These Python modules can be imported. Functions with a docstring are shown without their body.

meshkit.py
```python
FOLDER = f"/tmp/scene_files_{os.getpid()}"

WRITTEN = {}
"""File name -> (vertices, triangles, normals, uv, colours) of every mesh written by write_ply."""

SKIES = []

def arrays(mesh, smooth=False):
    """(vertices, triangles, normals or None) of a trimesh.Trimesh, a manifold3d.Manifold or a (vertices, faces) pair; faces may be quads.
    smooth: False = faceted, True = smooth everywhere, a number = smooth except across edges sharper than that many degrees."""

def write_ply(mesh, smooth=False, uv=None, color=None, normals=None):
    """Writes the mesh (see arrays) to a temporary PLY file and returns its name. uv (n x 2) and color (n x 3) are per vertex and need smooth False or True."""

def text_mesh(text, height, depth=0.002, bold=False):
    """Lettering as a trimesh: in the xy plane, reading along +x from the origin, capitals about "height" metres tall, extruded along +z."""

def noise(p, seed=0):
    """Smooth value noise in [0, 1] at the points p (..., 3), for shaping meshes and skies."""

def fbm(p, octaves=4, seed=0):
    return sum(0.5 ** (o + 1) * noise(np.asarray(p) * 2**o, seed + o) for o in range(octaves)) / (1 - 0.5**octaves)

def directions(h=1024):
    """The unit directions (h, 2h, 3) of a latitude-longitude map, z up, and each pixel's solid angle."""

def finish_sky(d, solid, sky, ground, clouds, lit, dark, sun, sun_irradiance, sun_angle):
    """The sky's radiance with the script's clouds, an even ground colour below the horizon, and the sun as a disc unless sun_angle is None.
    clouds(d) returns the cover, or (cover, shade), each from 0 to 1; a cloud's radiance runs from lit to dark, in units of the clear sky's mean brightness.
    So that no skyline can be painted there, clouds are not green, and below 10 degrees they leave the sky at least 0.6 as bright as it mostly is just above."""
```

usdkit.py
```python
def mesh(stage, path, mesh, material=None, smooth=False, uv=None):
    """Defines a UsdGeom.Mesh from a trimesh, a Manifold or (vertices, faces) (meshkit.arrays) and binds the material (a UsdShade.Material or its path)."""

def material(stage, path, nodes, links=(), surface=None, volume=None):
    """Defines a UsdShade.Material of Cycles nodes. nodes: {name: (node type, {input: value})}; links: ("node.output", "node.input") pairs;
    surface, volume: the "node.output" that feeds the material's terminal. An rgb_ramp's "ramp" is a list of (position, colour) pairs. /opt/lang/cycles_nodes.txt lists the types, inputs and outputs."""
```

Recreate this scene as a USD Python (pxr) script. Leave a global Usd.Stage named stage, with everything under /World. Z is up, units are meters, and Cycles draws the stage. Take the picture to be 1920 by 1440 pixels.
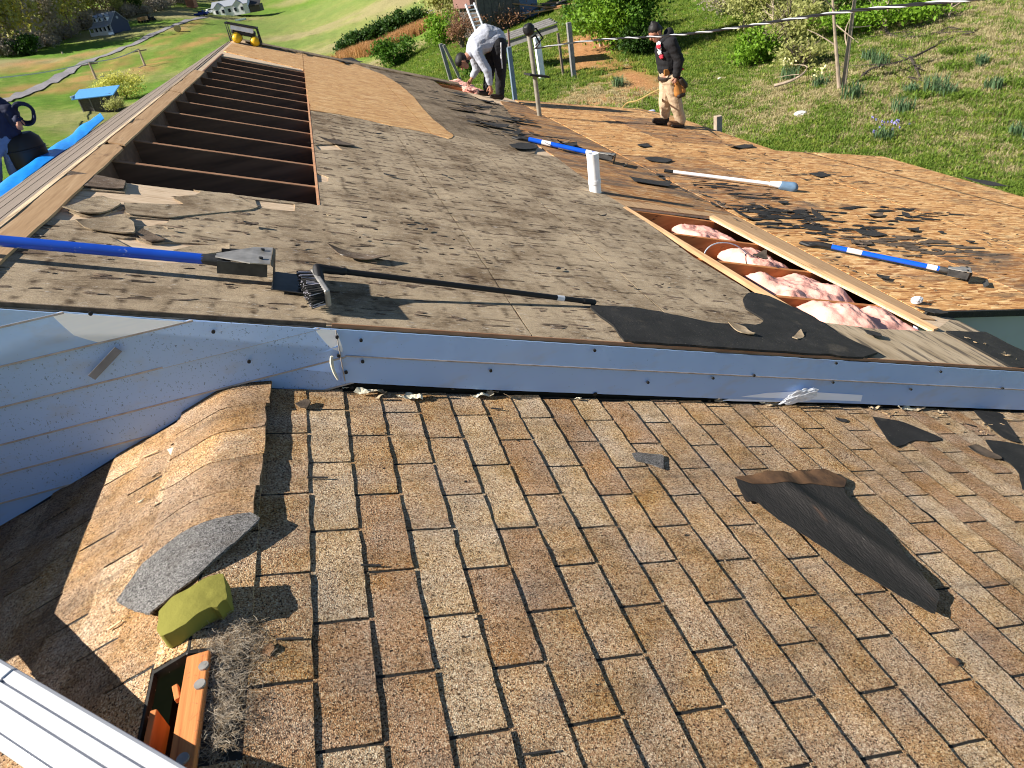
import math, random, numpy as np, trimesh, usdkit, meshkit
import manifold3d as m3
from manifold3d import Manifold
from shapely.geometry import Polygon, box as sbox, LineString
from shapely.ops import unary_union
from scipy.spatial import Delaunay
from scipy.interpolate import RBFInterpolator
from pxr import Usd, UsdGeom, UsdLux, UsdShade, Sdf, Gf, Vt

stage = Usd.Stage.CreateInMemory()
UsdGeom.SetStageUpAxis(stage, UsdGeom.Tokens.z)
UsdGeom.SetStageMetersPerUnit(stage, 1.0)
UsdGeom.Xform.Define(stage, '/World')
UsdGeom.Scope.Define(stage, '/World/Looks')

# ------------------------------------------------------------------ camera, sky, sun, exposure
# x = down the right-hand roof slopes, y = along the ridges (away), z = up; the eye is at the origin, about 1.4 m above the lower roof
R = np.array([[0.9535109575, -0.2677765040, -0.1382483194], [-0.2590162551, -0.4937264837, -0.8301474200], [0.1540371174, 0.8273632233, -0.5401320795]])
FPX = 1250.0
cam = UsdGeom.Camera.Define(stage, '/World/camera')
cam.AddTransformOp().Set(Gf.Matrix4d(*R[0], 0, *(-R[1]), 0, *(-R[2]), 0, 0, 0, 0, 1))
cam.CreateHorizontalApertureAttr(36.0); cam.CreateVerticalApertureAttr(27.0)
cam.CreateFocalLengthAttr(36.0 * FPX / 1920)
cam.CreateClippingRangeAttr(Gf.Vec2f(0.05, 3000))
cam.CreateFocusDistanceAttr(3.0); cam.CreateFStopAttr(7.0)
cam.CreateExposureAttr(1.18)

SUN = np.array([-0.80, 0.02, 0.60]); SUN /= np.linalg.norm(SUN)
sky = UsdLux.DomeLight.Define(stage, '/World/sky')
skym = usdkit.material(stage, '/World/Looks/sky_air', {
    's': ('sky_texture', {'sky_type': 'single_scattering', 'sun_disc': False, 'sun_elevation': math.asin(SUN[2]), 'sun_rotation': math.atan2(SUN[0], SUN[1]), 'altitude': 2200.0, 'air_density': 0.9, 'aerosol_density': 0.3, 'ozone_density': 1.5}),
    'b': ('background_shader', {'strength': 0.05})}, [('s.color', 'b.color')], surface='b.background')
UsdShade.MaterialBindingAPI.Apply(sky.GetPrim()).Bind(skym)
sky.GetPrim().SetCustomDataByKey('kind', 'structure')
sun = UsdLux.DistantLight.Define(stage, '/World/sun')
sun.CreateIntensityAttr(1.25); sun.CreateAngleAttr(0.5); sun.CreateColorAttr(Gf.Vec3f(1.0, 0.94, 0.85)); sun.CreateNormalizeAttr(True)
zx = SUN; xx = np.cross([0, 0, 1.0], zx); xx /= np.linalg.norm(xx); yx = np.cross(zx, xx)
sun.AddTransformOp().Set(Gf.Matrix4d(*xx, 0, *yx, 0, *zx, 0, 0, 0, 0, 1))
for n in ('sun',):
    stage.GetPrimAtPath('/World/' + n).SetCustomDataByKey('kind', 'structure')

# ------------------------------------------------------------------ helpers
rng = np.random.default_rng(7)
random.seed(7)
A = np.array
def ray(px, py):
    return R.T @ A([(px - 960) / FPX, (py - 720) / FPX, 1.0])
def plane(nx, c): return (A([nx, 0, 1.0]), c)
MAIN = plane(.36, -1.124)         # big roof, right-hand slope
LEFT = plane(-.36, -.144)         # big roof, left-hand slope
LOW = plane(.25, -1.492)          # flatter rear roof
FR = plane(.358, -1.420)          # lower roof, right-hand slope
FL = plane(-.34, -.991)           # lower roof, left-hand slope
YW = 2.333
def pz(pl, x): return pl[1] - pl[0][0] * x
def on(pl, px, py, up=0.0):
    d = ray(px, py); return d * (pl[1] + up) / (pl[0] @ d)
def atY(px, py, y): d = ray(px, py); return d * y / d[1]
def atX(px, py, x): d = ray(px, py); return d * x / d[0]
def ons(pl, pts): return [tuple(on(pl, *p)[:2]) for p in pts]
def unit(v): v = A(v, float); return v / np.linalg.norm(v)

used, locs = {}, {}
def fresh(parent, name):
    n = used.get((parent, name), 0); used[(parent, name)] = n + 1
    return f'{parent}/{name}' + (f'_{n:03d}' if n else '')
def tag(prim, label=None, cat=None, group=None, kind=None):
    for k, v in (('label', label), ('category', cat), ('group', group), ('kind', kind)):
        if v: prim.SetCustomDataByKey(k, v)
def thing(name, label, cat, loc=(0, 0, 0), group=None, rz=0, scale=None):
    p = fresh('/World', name); x = UsdGeom.Xform.Define(stage, p)
    x.AddTranslateOp().Set(Gf.Vec3d(*map(float, loc)))
    if rz: x.AddRotateZOp().Set(float(rz))
    if scale: x.AddScaleOp().Set(Gf.Vec3f(scale, scale, scale))
    locs[p] = A(loc, float); tag(x.GetPrim(), label, cat, group); return p
def moved(mesh, d):
    v, f, _ = meshkit.arrays(mesh); return (v - d, f)
def part(parent, name, mesh, mat, smooth=False, label=None, kind=None, local=False):
    p = fresh(parent, name); base = locs.get(parent, np.zeros(3))
    locs[p] = base
    m = usdkit.mesh(stage, p, mesh if local else trimesh.Trimesh(*moved(mesh, base), process=False), MAT[mat], smooth=smooth)
    tag(m.GetPrim(), label, None, None, kind); return p
def single(name, mesh, mat, label, cat, group=None, smooth=False, kind=None):
    v, f, _ = meshkit.arrays(mesh); lo, hi = v.min(0), v.max(0); c = A([(lo[0] + hi[0]) / 2, (lo[1] + hi[1]) / 2, lo[2]])
    p = fresh('/World', name)
    m = usdkit.mesh(stage, p, trimesh.Trimesh(v - c, f, process=False), MAT[mat], smooth=smooth)
    UsdGeom.Xformable(m).AddTranslateOp().Set(Gf.Vec3d(*map(float, c)))
    tag(m.GetPrim(), label, cat, group, kind); return p
def copy_of(src, name, loc, label, cat, group=None, rz=0, scale=1.0):
    p = fresh('/World', name); x = UsdGeom.Xform.Define(stage, p)
    x.GetPrim().GetReferences().AddInternalReference(src); x.GetPrim().SetInstanceable(True)
    x.ClearXformOpOrder()
    x.AddTranslateOp().Set(Gf.Vec3d(*map(float, loc))); x.AddRotateZOp().Set(float(rz)); x.AddScaleOp().Set(Gf.Vec3f(scale, scale, scale) if np.ndim(scale) == 0 else Gf.Vec3f(*scale))
    tag(x.GetPrim(), label, cat, group); return p

def cat(*ms):
    ms = [m if isinstance(m, trimesh.Trimesh) else trimesh.Trimesh(*meshkit.arrays(m)[:2], process=False) for m in ms]
    return trimesh.util.concatenate(ms)
def box(c, s, ang=0):
    b = trimesh.creation.box(s)
    if ang: b.apply_transform(trimesh.transformations.rotation_matrix(ang, [0, 0, 1]))
    b.apply_translation(c); return b
def frame(o, ex, ez=None):
    ex = unit(ex); ez = A([0, 0, 1.0]) if ez is None else A(ez, float)
    ez = unit(ez - ex * (ex @ ez)); ey = np.cross(ez, ex)
    T = np.eye(4); T[:3, 0], T[:3, 1], T[:3, 2], T[:3, 3] = ex, ey, ez, o; return T
def put(m, T): m = m.copy(); m.apply_transform(T); return m
def rbox(s, r=.004):
    """box with rounded edges, centred"""
    h = A(s) / 2 - r
    sp = Manifold.sphere(r, 8)
    m = Manifold.batch_hull([sp.translate((a * h[0], b * h[1], c * h[2])) for a in (-1, 1) for b in (-1, 1) for c in (-1, 1)])
    return trimesh.Trimesh(*meshkit.arrays(m)[:2], process=False)
def bar(p, q, w, h, up=(0, 0, 1), r=0):
    p, q = A(p, float), A(q, float); L = np.linalg.norm(q - p)
    b = rbox((L, w, h), r) if r else trimesh.creation.box((L, w, h))
    return put(b, frame((p + q) / 2, q - p, up))
def tube(pts, r, n=8, cap=True):
    pts = A(pts, float); k = len(pts); r = np.broadcast_to(r, k)
    t = np.gradient(pts, axis=0); t /= np.linalg.norm(t, axis=1, keepdims=True) + 1e-12
    u = np.cross(t[0], [0, 0, 1.0]);
    if np.linalg.norm(u) < 1e-3: u = np.cross(t[0], [1.0, 0, 0])
    u = unit(u); V = []
    for i in range(k):
        u = u - t[i] * (u @ t[i]); u = unit(u); w = np.cross(t[i], u)
        a = np.arange(n) * 2 * math.pi / n
        V.append(pts[i] + r[i] * (np.cos(a)[:, None] * u + np.sin(a)[:, None] * w))
    V = np.vstack(V); F = []
    for i in range(k - 1):
        for j in range(n):
            a, b = i * n + j, i * n + (j + 1) % n
            F += [(a, b, b + n), (a, b + n, a + n)]
    if cap:
        V = np.vstack([V, pts[0], pts[-1]]); c0, c1 = k * n, k * n + 1
        for j in range(n):
            F += [(c0, (j + 1) % n, j), (c1, (k - 1) * n + j, (k - 1) * n + (j + 1) % n)]
    return trimesh.Trimesh(V, A(F), process=False)
def curve(pts, n=20):
    pts = A(pts, float); t = np.linspace(0, 1, len(pts)); from scipy.interpolate import CubicSpline
    return CubicSpline(t, pts)(np.linspace(0, 1, n))
def rough(poly, amp, step, seed=0):
    """jitters a plan polygon's outline"""
    if poly.is_empty: return poly
    out = []
    for g in getattr(poly, 'geoms', [poly]):
        L = g.exterior.length; n = max(6, int(L / step))
        P = A([g.exterior.interpolate(i / n, normalized=True).coords[0] for i in range(n)])
        q = np.c_[P * (1.3 / step / 3), np.full(n, seed * 7.7)]
        d = np.c_[meshkit.fbm(q, 3, seed) - .5, meshkit.fbm(q + 31.3, 3, seed + 5) - .5]
        g2 = Polygon(P + d * 2 * amp, [list(h.coords) for h in g.interiors]).buffer(0)
        out.append(g2)
    return unary_union(out)
def slab(poly, pl, lo, hi, seed=None):
    """extrudes a plan polygon between two offsets above a roof plane"""
    ms = []
    for g in getattr(poly, 'geoms', [poly]):
        if g.is_empty or g.area < 1e-6: continue
        m = trimesh.creation.extrude_polygon(g, hi - lo, engine='earcut')
        v = m.vertices.copy(); v[:, 2] += lo + pl[1] - pl[0][0] * v[:, 0]; m.vertices = v; ms.append(m)
    return trimesh.util.concatenate(ms)
def sheet(poly, res, zfun, thick=.003, seed=0):
    """a thin closed sheet over a plan polygon, shaped by zfun(xy)"""
    x0, y0, x1, y1 = poly.bounds
    gx, gy = np.meshgrid(np.arange(x0, x1, res), np.arange(y0, y1, res)); P = np.c_[gx.ravel(), gy.ravel()]
    P = P + np.random.default_rng(seed).uniform(-.25, .25, P.shape) * res
    import shapely
    P = P[shapely.contains_xy(poly.buffer(-res * .35), P[:, 0], P[:, 1])]
    n = max(8, int(poly.exterior.length / res)); B = A([poly.exterior.interpolate(i / n, normalized=True).coords[0] for i in range(n)])
    Q = np.vstack([B, P]); T = Delaunay(Q).simplices
    c = Q[T].mean(1); T = T[shapely.contains_xy(poly, c[:, 0], c[:, 1])]
    a = Q[T]; s = np.cross(a[:, 1] - a[:, 0], a[:, 2] - a[:, 0]); T[s < 0] = T[s < 0][:, ::-1]
    z = zfun(Q); k = len(Q)
    top = np.c_[Q, z]; bot = np.c_[Q, z - thick]
    F = [T, T[:, ::-1] + k]; i = np.arange(n); j = (i + 1) % n
    ccw = Polygon(B).exterior.is_ccw
    S = np.vstack([np.c_[i + k, j + k, j], np.c_[i + k, j, i]])
    F.append(S if ccw else S[:, ::-1])
    return trimesh.Trimesh(np.vstack([top, bot]), np.vstack(F), process=False)
def blob(c, r, seed=0, amp=.3, freq=2.0, sub=3):
    m = trimesh.creation.icosphere(sub); v = m.vertices
    d = 1 + amp * (meshkit.fbm(v * freq + seed * 3.7 + 50, 4, seed) * 2 - 1)
    m.vertices = v * d[:, None] * A(r) + A(c); return m
def limbs(chains, edge=.03, it=8, wr=0.0):
    hs = []
    for ch in chains:
        for (p, r), (q, s) in zip(ch[:-1], ch[1:]):
            hs.append(Manifold.batch_hull([Manifold.sphere(r, 12).translate(tuple(map(float, p))), Manifold.sphere(s, 12).translate(tuple(map(float, q)))]))
    m = Manifold.batch_boolean(hs, m3.OpType.Add).refine_to_length(edge)
    t = trimesh.Trimesh(*meshkit.arrays(m)[:2], process=True)
    trimesh.smoothing.filter_taubin(t, iterations=it)
    if wr:
        n = t.vertex_normals; q = t.vertices * A([7, 7, 17]); w = np.abs(meshkit.fbm(q, 3, 5) - .5) * 2; t.vertices = t.vertices + n * (wr * (1 - w) ** 3 - wr * .4 * (meshkit.noise(t.vertices * 5, 3) - .5))[:, None]
    return t

# ------------------------------------------------------------------ materials
MAT = {}
def mat(name, ramp, scale=5, stretch=(1, 1, 1), detail=5, rough=.85, bump=None, layers=(), spec=.3, metallic=0, obj=False, random=0.0, dist=0.0, rot=(0, 0, 0), trans=0.0):
    """noise through a colour ramp, then layers (texture, scale, stretch, lo, hi, colour, strength); bump = (scale, strength, distance)"""
    N = {'g': ('geometry', {}) if not obj else ('texture_coordinate', {}), 'm': ('mapping', {'scale': stretch, 'rotation': rot}), 'n': ('noise_texture', {'scale': scale, 'detail': detail, 'roughness': .6, 'distortion': dist}),
         'r': ('rgb_ramp', {'ramp': ramp}), 'p': ('principled_bsdf', {'roughness': rough, 'specular_ior_level': spec, 'metallic': metallic})}
    src = 'g.object' if obj else 'g.position'
    L = [(src, 'm.vector'), ('m.vector', 'n.vector'), ('n.fac', 'r.fac')]; out = 'r.color'
    for i, (tex, sc, st, lo, hi, col, amt) in enumerate(layers):
        N[f'lm{i}'] = ('mapping', {'scale': st, 'rotation': rot, 'location': (i * 3.1 + 1, i * 1.7, 0)})
        if tex == 'voronoi': N[f'lt{i}'] = ('voronoi_texture', {'scale': sc}); o = f'lt{i}.distance'
        elif tex == 'cell': N[f'lt{i}'] = ('voronoi_texture', {'scale': sc}); N[f'lx{i}'] = ('rgb_to_bw', {}); L.append((f'lt{i}.color', f'lx{i}.color')); o = f'lx{i}.val'
        else: N[f'lt{i}'] = ('noise_texture', {'scale': sc, 'detail': 4, 'roughness': .6}); o = f'lt{i}.fac'
        N[f'lr{i}'] = ('map_range', {'from_min': lo, 'from_max': hi, 'to_min': 0.0, 'to_max': amt, 'clamp': True})
        N[f'lc{i}'] = ('mix_color', {'b': col})
        L += [(src, f'lm{i}.vector'), (f'lm{i}.vector', f'lt{i}.vector'), (o, f'lr{i}.value'), (f'lr{i}.result', f'lc{i}.fac'), (out, f'lc{i}.a')]; out = f'lc{i}.result'
    if random:
        N['oi'] = ('object_info', {}); N['om'] = ('map_range', {'to_min': 1 - random, 'to_max': 1 + random}); N['oh'] = ('hsv', {})
        L += [('oi.random', 'om.value'), ('om.result', 'oh.value'), (out, 'oh.color')]; out = 'oh.color'
    L.append((out, 'p.base_color'))
    if bump:
        N['bn'] = ('noise_texture', {'scale': bump[0], 'detail': 4, 'roughness': .65}); N['b'] = ('bump', {'strength': bump[1], 'distance': bump[2]})
        L += [('m.vector', 'bn.vector'), ('bn.fac', 'b.height'), ('b.normal', 'p.normal')]
    surf = 'p.BSDF'
    if trans:
        N['tr'] = ('translucent_bsdf', {}); N['mx'] = ('mix_closure', {'fac': trans})
        L += [(out, 'tr.color'), ('p.BSDF', 'mx.closure1'), ('tr.BSDF', 'mx.closure2')]; surf = 'mx.closure'
    MAT[name] = usdkit.material(stage, '/World/Looks/' + name, N, L, surface=surf)
def c(r, g, b): return (r, g, b)
def ramp2(a, b, lo=.3, hi=.7): return [(lo, a), (hi, b)]
def flat(name, col, rough=.7, var=.12, **k):
    a = tuple(x * (1 - var) for x in col); b = tuple(min(1, x * (1 + var)) for x in col)
    mat(name, ramp2(a, b), k.pop('scale', 8), rough=rough, **k)

# granule-covered shingles: every grain is a Voronoi cell with its own colour
def shingle(name, cols, grime=(.05, .036, .022), gs=330):
    k = len(cols)
    N = {'g': ('geometry', {}), 'v': ('voronoi_texture', {'scale': gs}), 'bw': ('separate_color', {}), 'r': ('rgb_ramp', {'ramp': [((i + .5) / k, x) for i, x in enumerate(cols)]}),
         'n': ('noise_texture', {'scale': 14, 'detail': 6, 'roughness': .65}), 'nr': ('map_range', {'from_min': .52, 'from_max': .75, 'to_min': 0, 'to_max': .45, 'clamp': True}), 'mx': ('mix_color', {'b': grime}),
         'n2': ('noise_texture', {'scale': 95, 'detail': 4, 'roughness': .8}), 'r2': ('map_range', {'from_min': .56, 'from_max': .7, 'to_min': 0, 'to_max': .75, 'clamp': True}), 'mx2': ('mix_color', {'b': (.035, .03, .026)}),
         'n3': ('noise_texture', {'scale': 3.6, 'detail': 5, 'roughness': .65}), 'r3': ('map_range', {'from_min': .3, 'from_max': .7, 'to_min': .70, 'to_max': 1.22}), 'hs': ('hsv', {}), 'ms': ('mapping', {'scale': (1.6, 13, 1.6)}), 'ns': ('noise_texture', {'scale': 1.4, 'detail': 7, 'roughness': .7}), 'rs': ('map_range', {'from_min': .52, 'from_max': .72, 'to_min': 0, 'to_max': .55, 'clamp': True}), 'mxs': ('mix_color', {'b': (.10, .075, .055)}), 'nh': ('noise_texture', {'scale': 7, 'detail': 3}), 'rh': ('map_range', {'from_min': .3, 'from_max': .7, 'to_min': .80, 'to_max': 1.12}),
         'b': ('bump', {'strength': .9, 'distance': .0016}), 'b2': ('bump', {'strength': .6, 'distance': .004}), 'p': ('principled_bsdf', {'roughness': .92, 'specular_ior_level': .2})}
    L = [('g.position', x + '.vector') for x in ('v', 'n', 'n2', 'n3')] + [('v.color', 'bw.color'), ('bw.r', 'r.fac'), ('n.fac', 'nr.value'), ('nr.result', 'mx.fac'), ('r.color', 'mx.a'), ('mx.result', 'mx2.a'), ('n2.fac', 'r2.value'), ('r2.result', 'mx2.fac'),
         ('g.position', 'ms.vector'), ('ms.vector', 'ns.vector'), ('ns.fac', 'rs.value'), ('rs.result', 'mxs.fac'), ('mx2.result', 'mxs.a'), ('mxs.result', 'hs.color'), ('g.position', 'nh.vector'), ('nh.fac', 'rh.value'), ('rh.result', 'hs.saturation'), ('n3.fac', 'r3.value'), ('r3.result', 'hs.value'), ('hs.color', 'p.base_color'), ('v.distance', 'b.height'), ('n2.fac', 'b2.height'), ('b2.normal', 'b.normal'), ('b.normal', 'p.normal')]
    MAT[name] = usdkit.material(stage, '/World/Looks/' + name, N, L, surface='p.BSDF')
tan = [c(.05, .027, .014), c(.34, .19, .09), c(.43, .27, .135), c(.58, .42, .24), c(.35, .175, .08), c(.70, .55, .35)]
shingle('shingle_tan', tan)
shingle('shingle_cream', [c(.06, .034, .017), c(.38, .235, .115), c(.47, .32, .17), c(.62, .47, .28), c(.37, .20, .095), c(.72, .58, .38)])
shingle('shingle_mid', [c(.045, .024, .012), c(.30, .155, .066), c(.40, .235, .105), c(.54, .37, .19), c(.32, .15, .06), c(.64, .49, .29)])
shingle('shingle_brown', [c(.042, .022, .011), c(.29, .145, .063), c(.38, .215, .10), c(.49, .32, .17), c(.30, .14, .058), c(.60, .44, .27)])
shingle('shingle_left', [c(.05, .027, .013), c(.26, .145, .07), c(.33, .20, .10), c(.42, .28, .15), c(.28, .145, .065), c(.50, .36, .22)])
shingle('shingle_grey', [c(.03, .03, .03), c(.10, .095, .09), c(.16, .155, .15), c(.22, .21, .2), c(.12, .115, .11), c(.30, .29, .28)], gs=380)
mat('underlay', ramp2(c(.012, .011, .01), c(.03, .028, .025)), 60, layers=[('noise', 90, (1, 1, 1), .66, .72, c(.55, .53, .5), .7)])
mat('tab_edge', ramp2(c(.012, .01, .009), c(.03, .025, .02)), 60)
# worn-out old roofing on the big roof: lattice of dark marks where the slots of the stripped shingles were
def weathered(name, a, b, dark):
    N = {'g': ('geometry', {}), 'sx': ('separate_xyz', {}), 'cx': ('combine_xyz', {}), 'wn': ('noise_texture', {'scale': 5, 'detail': 3}), 'wa': ('vector_math', {'math_type': 'multiply_add', 'vector2': (.26, .08, 0)}),
         'br': ('brick_texture', {'scale': 1.0, 'brick_width': .33, 'row_height': .137, 'mortar_size': .022, 'mortar_smooth': 1.0, 'color1': (1, 1, 1), 'color2': (1, 1, 1), 'mortar': (0, 0, 0)}),
         'n': ('noise_texture', {'scale': 2.2, 'detail': 10, 'roughness': .74}), 'r': ('rgb_ramp', {'ramp': [(.36, a), (.52, b), (.68, tuple(x * 1.28 for x in b))]}),
         'm1': ('mapping', {'scale': (2.2, 9, 5)}), 'n1': ('noise_texture', {'scale': 2.4, 'detail': 6, 'roughness': .7}), 'r1': ('map_range', {'from_min': .47, 'from_max': .62, 'to_min': 0, 'to_max': 1, 'clamp': True}),
         'm2': ('mapping', {'scale': (1.0, 5, 3)}), 'n2': ('noise_texture', {'scale': 4.5, 'detail': 8, 'roughness': .78}), 'r2': ('map_range', {'from_min': .53, 'from_max': .70, 'to_min': 0, 'to_max': .85, 'clamp': True}),
         'm4': ('mapping', {'scale': (.45, 1.3, 1)}), 'n4': ('noise_texture', {'scale': 40, 'detail': 7, 'roughness': .82}), 'r4': ('map_range', {'from_min': .57, 'from_max': .68, 'to_min': 0, 'to_max': .85, 'clamp': True}), 'mx4': ('mix_color', {'b': (.62, .58, .52)}),
         'n5': ('noise_texture', {'scale': 220, 'detail': 3}), 'r5': ('map_range', {'from_min': .3, 'from_max': .7, 'to_min': .72, 'to_max': 1.28}), 'hs': ('hsv', {}),
         'mul': ('math', {'math_type': 'multiply'}), 'inv': ('math', {'math_type': 'subtract', 'value1': 1.0}), 'amt': ('math', {'math_type': 'multiply', 'value2': .85}),
         'mx': ('mix_color', {'b': dark}), 'mx2': ('mix_color', {'b': tuple(x * 1.5 for x in dark)}),
         'bn': ('bump', {'strength': .8, 'distance': .005}), 'p': ('principled_bsdf', {'roughness': .93, 'specular_ior_level': .15})}
    L = [('g.position', 'sx.vector'), ('sx.y', 'cx.x'), ('sx.x', 'cx.y'), ('g.position', 'wn.vector'), ('wn.color', 'wa.vector1'), ('cx.vector', 'wa.vector3'), ('wa.vector', 'br.vector'), ('g.position', 'n.vector'), ('n.fac', 'r.fac'),
         ('g.position', 'm1.vector'), ('m1.vector', 'n1.vector'), ('n1.fac', 'r1.value'), ('br.fac', 'mul.value1'), ('r1.result', 'mul.value2'), ('mul.value', 'amt.value1'), ('amt.value', 'mx.fac'), ('r.color', 'mx.a'),
         ('g.position', 'm2.vector'), ('m2.vector', 'n2.vector'), ('n2.fac', 'r2.value'), ('r2.result', 'mx2.fac'), ('mx.result', 'mx2.a'), ('g.position', 'm4.vector'), ('m4.vector', 'n4.vector'), ('n4.fac', 'r4.value'), ('r4.result', 'mx4.fac'), ('mx2.result', 'mx4.a'),
         ('g.position', 'n5.vector'), ('n5.fac', 'r5.value'), ('r5.result', 'hs.value'), ('mx4.result', 'hs.color'), ('hs.color', 'p.base_color'), ('n4.fac', 'bn.height'), ('bn.normal', 'p.normal')]
    L = [x for x in L if not x[0].startswith('inv')]; N.pop('inv')
    MAT[name] = usdkit.material(stage, '/World/Looks/' + name, N, L, surface='p.BSDF')
weathered('old_roofing', c(.17, .118, .07), c(.385, .30, .20), c(.042, .024, .013))
weathered('old_roofing_dark', c(.10, .07, .042), c(.23, .175, .115), c(.03, .018, .01))
weathered('old_roofing_brown', c(.09, .06, .042), c(.19, .14, .10), c(.03, .02, .012))
# strand board: overlapping flakes in two directions
def strand(name, cols, dirt=.55, dirt_lo=.56, cdirt=(.06, .045, .035)):
    k = len(cols)
    N = {'g': ('geometry', {}), 'm1': ('mapping', {'scale': (9, 40, 9), 'rotation': (0, 0, .35)}), 'v1': ('voronoi_texture', {'scale': 1.0}), 'm2': ('mapping', {'scale': (11, 46, 11), 'rotation': (0, 0, -.45)}), 'v2': ('voronoi_texture', {'scale': 1.0}),
         'w': ('noise_texture', {'scale': 6, 'detail': 3}), 's1': ('separate_color', {}), 's2': ('separate_color', {}), 'mf': ('mix_float', {'fac': .5}), 'r': ('rgb_ramp', {'ramp': [((i + .5) / k, x) for i, x in enumerate(cols)]}),
         'sel': ('map_range', {'from_min': .49, 'from_max': .51, 'to_min': 0, 'to_max': 1, 'clamp': True}),
         'mg': ('mapping', {'scale': (30, 160, 30), 'rotation': (0, 0, .2)}), 'ng': ('noise_texture', {'scale': 1.0, 'detail': 4}), 'rg': ('map_range', {'from_min': .3, 'from_max': .7, 'to_min': .7, 'to_max': 1.25}), 'hs': ('hsv', {}),
         'md': ('mapping', {'scale': (1.0, 2.6, 1)}), 'nd': ('noise_texture', {'scale': 1.7, 'detail': 9, 'roughness': .72}), 'rd': ('map_range', {'from_min': dirt_lo, 'from_max': dirt_lo + .16, 'to_min': 0, 'to_max': dirt, 'clamp': True}), 'mx': ('mix_color', {'b': cdirt}),
         'nf': ('noise_texture', {'scale': 60, 'detail': 4, 'roughness': .75}), 'rf': ('map_range', {'from_min': .62, 'from_max': .72, 'to_min': 0, 'to_max': .5, 'clamp': True}), 'mxf': ('mix_color', {'b': (.05, .03, .02)}),
         'b': ('bump', {'strength': .5, 'distance': .003}), 'p': ('principled_bsdf', {'roughness': .75, 'specular_ior_level': .3})}
    L = [('g.position', x + '.vector') for x in ('m1', 'm2', 'w', 'mg', 'md', 'nf')] + [('m1.vector', 'v1.vector'), ('m2.vector', 'v2.vector'), ('mg.vector', 'ng.vector'), ('md.vector', 'nd.vector'),
         ('v1.color', 's1.color'), ('v2.color', 's2.color'), ('s1.g', 'sel.value'), ('sel.result', 'mf.fac'), ('s1.r', 'mf.a'), ('s2.r', 'mf.b'), ('mf.result', 'r.fac'), ('ng.fac', 'rg.value'), ('rg.result', 'hs.value'), ('r.color', 'hs.color'),
         ('hs.color', 'mx.a'), ('nd.fac', 'rd.value'), ('rd.result', 'mx.fac'), ('mx.result', 'mxf.a'), ('nf.fac', 'rf.value'), ('rf.result', 'mxf.fac'), ('mxf.result', 'p.base_color'), ('mf.result', 'b.height'), ('b.normal', 'p.normal')]
    MAT[name] = usdkit.material(stage, '/World/Looks/' + name, N, L, surface='p.BSDF')
strand('osb', [c(.28, .115, .034), c(.50, .26, .09), c(.62, .36, .145), c(.43, .20, .065), c(.74, .49, .23)], dirt=.85, dirt_lo=.52, cdirt=(.085, .06, .042))
strand('osb_dirty', [c(.24, .10, .028), c(.40, .19, .06), c(.50, .27, .10), c(.34, .145, .048), c(.56, .36, .18)], dirt=.85, dirt_lo=.45, cdirt=(.095, .072, .055))
strand('osb_fresh', [c(.40, .20, .075), c(.54, .30, .12), c(.64, .39, .165), c(.48, .25, .09), c(.70, .46, .22)], dirt=.25, dirt_lo=.62)
mat('plywood', [(.3, c(.48, .34, .21)), (.55, c(.66, .50, .34)), (.75, c(.74, .60, .44))], 2.0, stretch=(4, 40, 4), detail=6, bump=(6, .4, .004), layers=[('noise', 2.5, (1, 6, 1), .60, .70, c(.25, .14, .07), .6), ('noise', 40, (1, 3, 1), .66, .74, c(.10, .07, .05), .6)])
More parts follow.
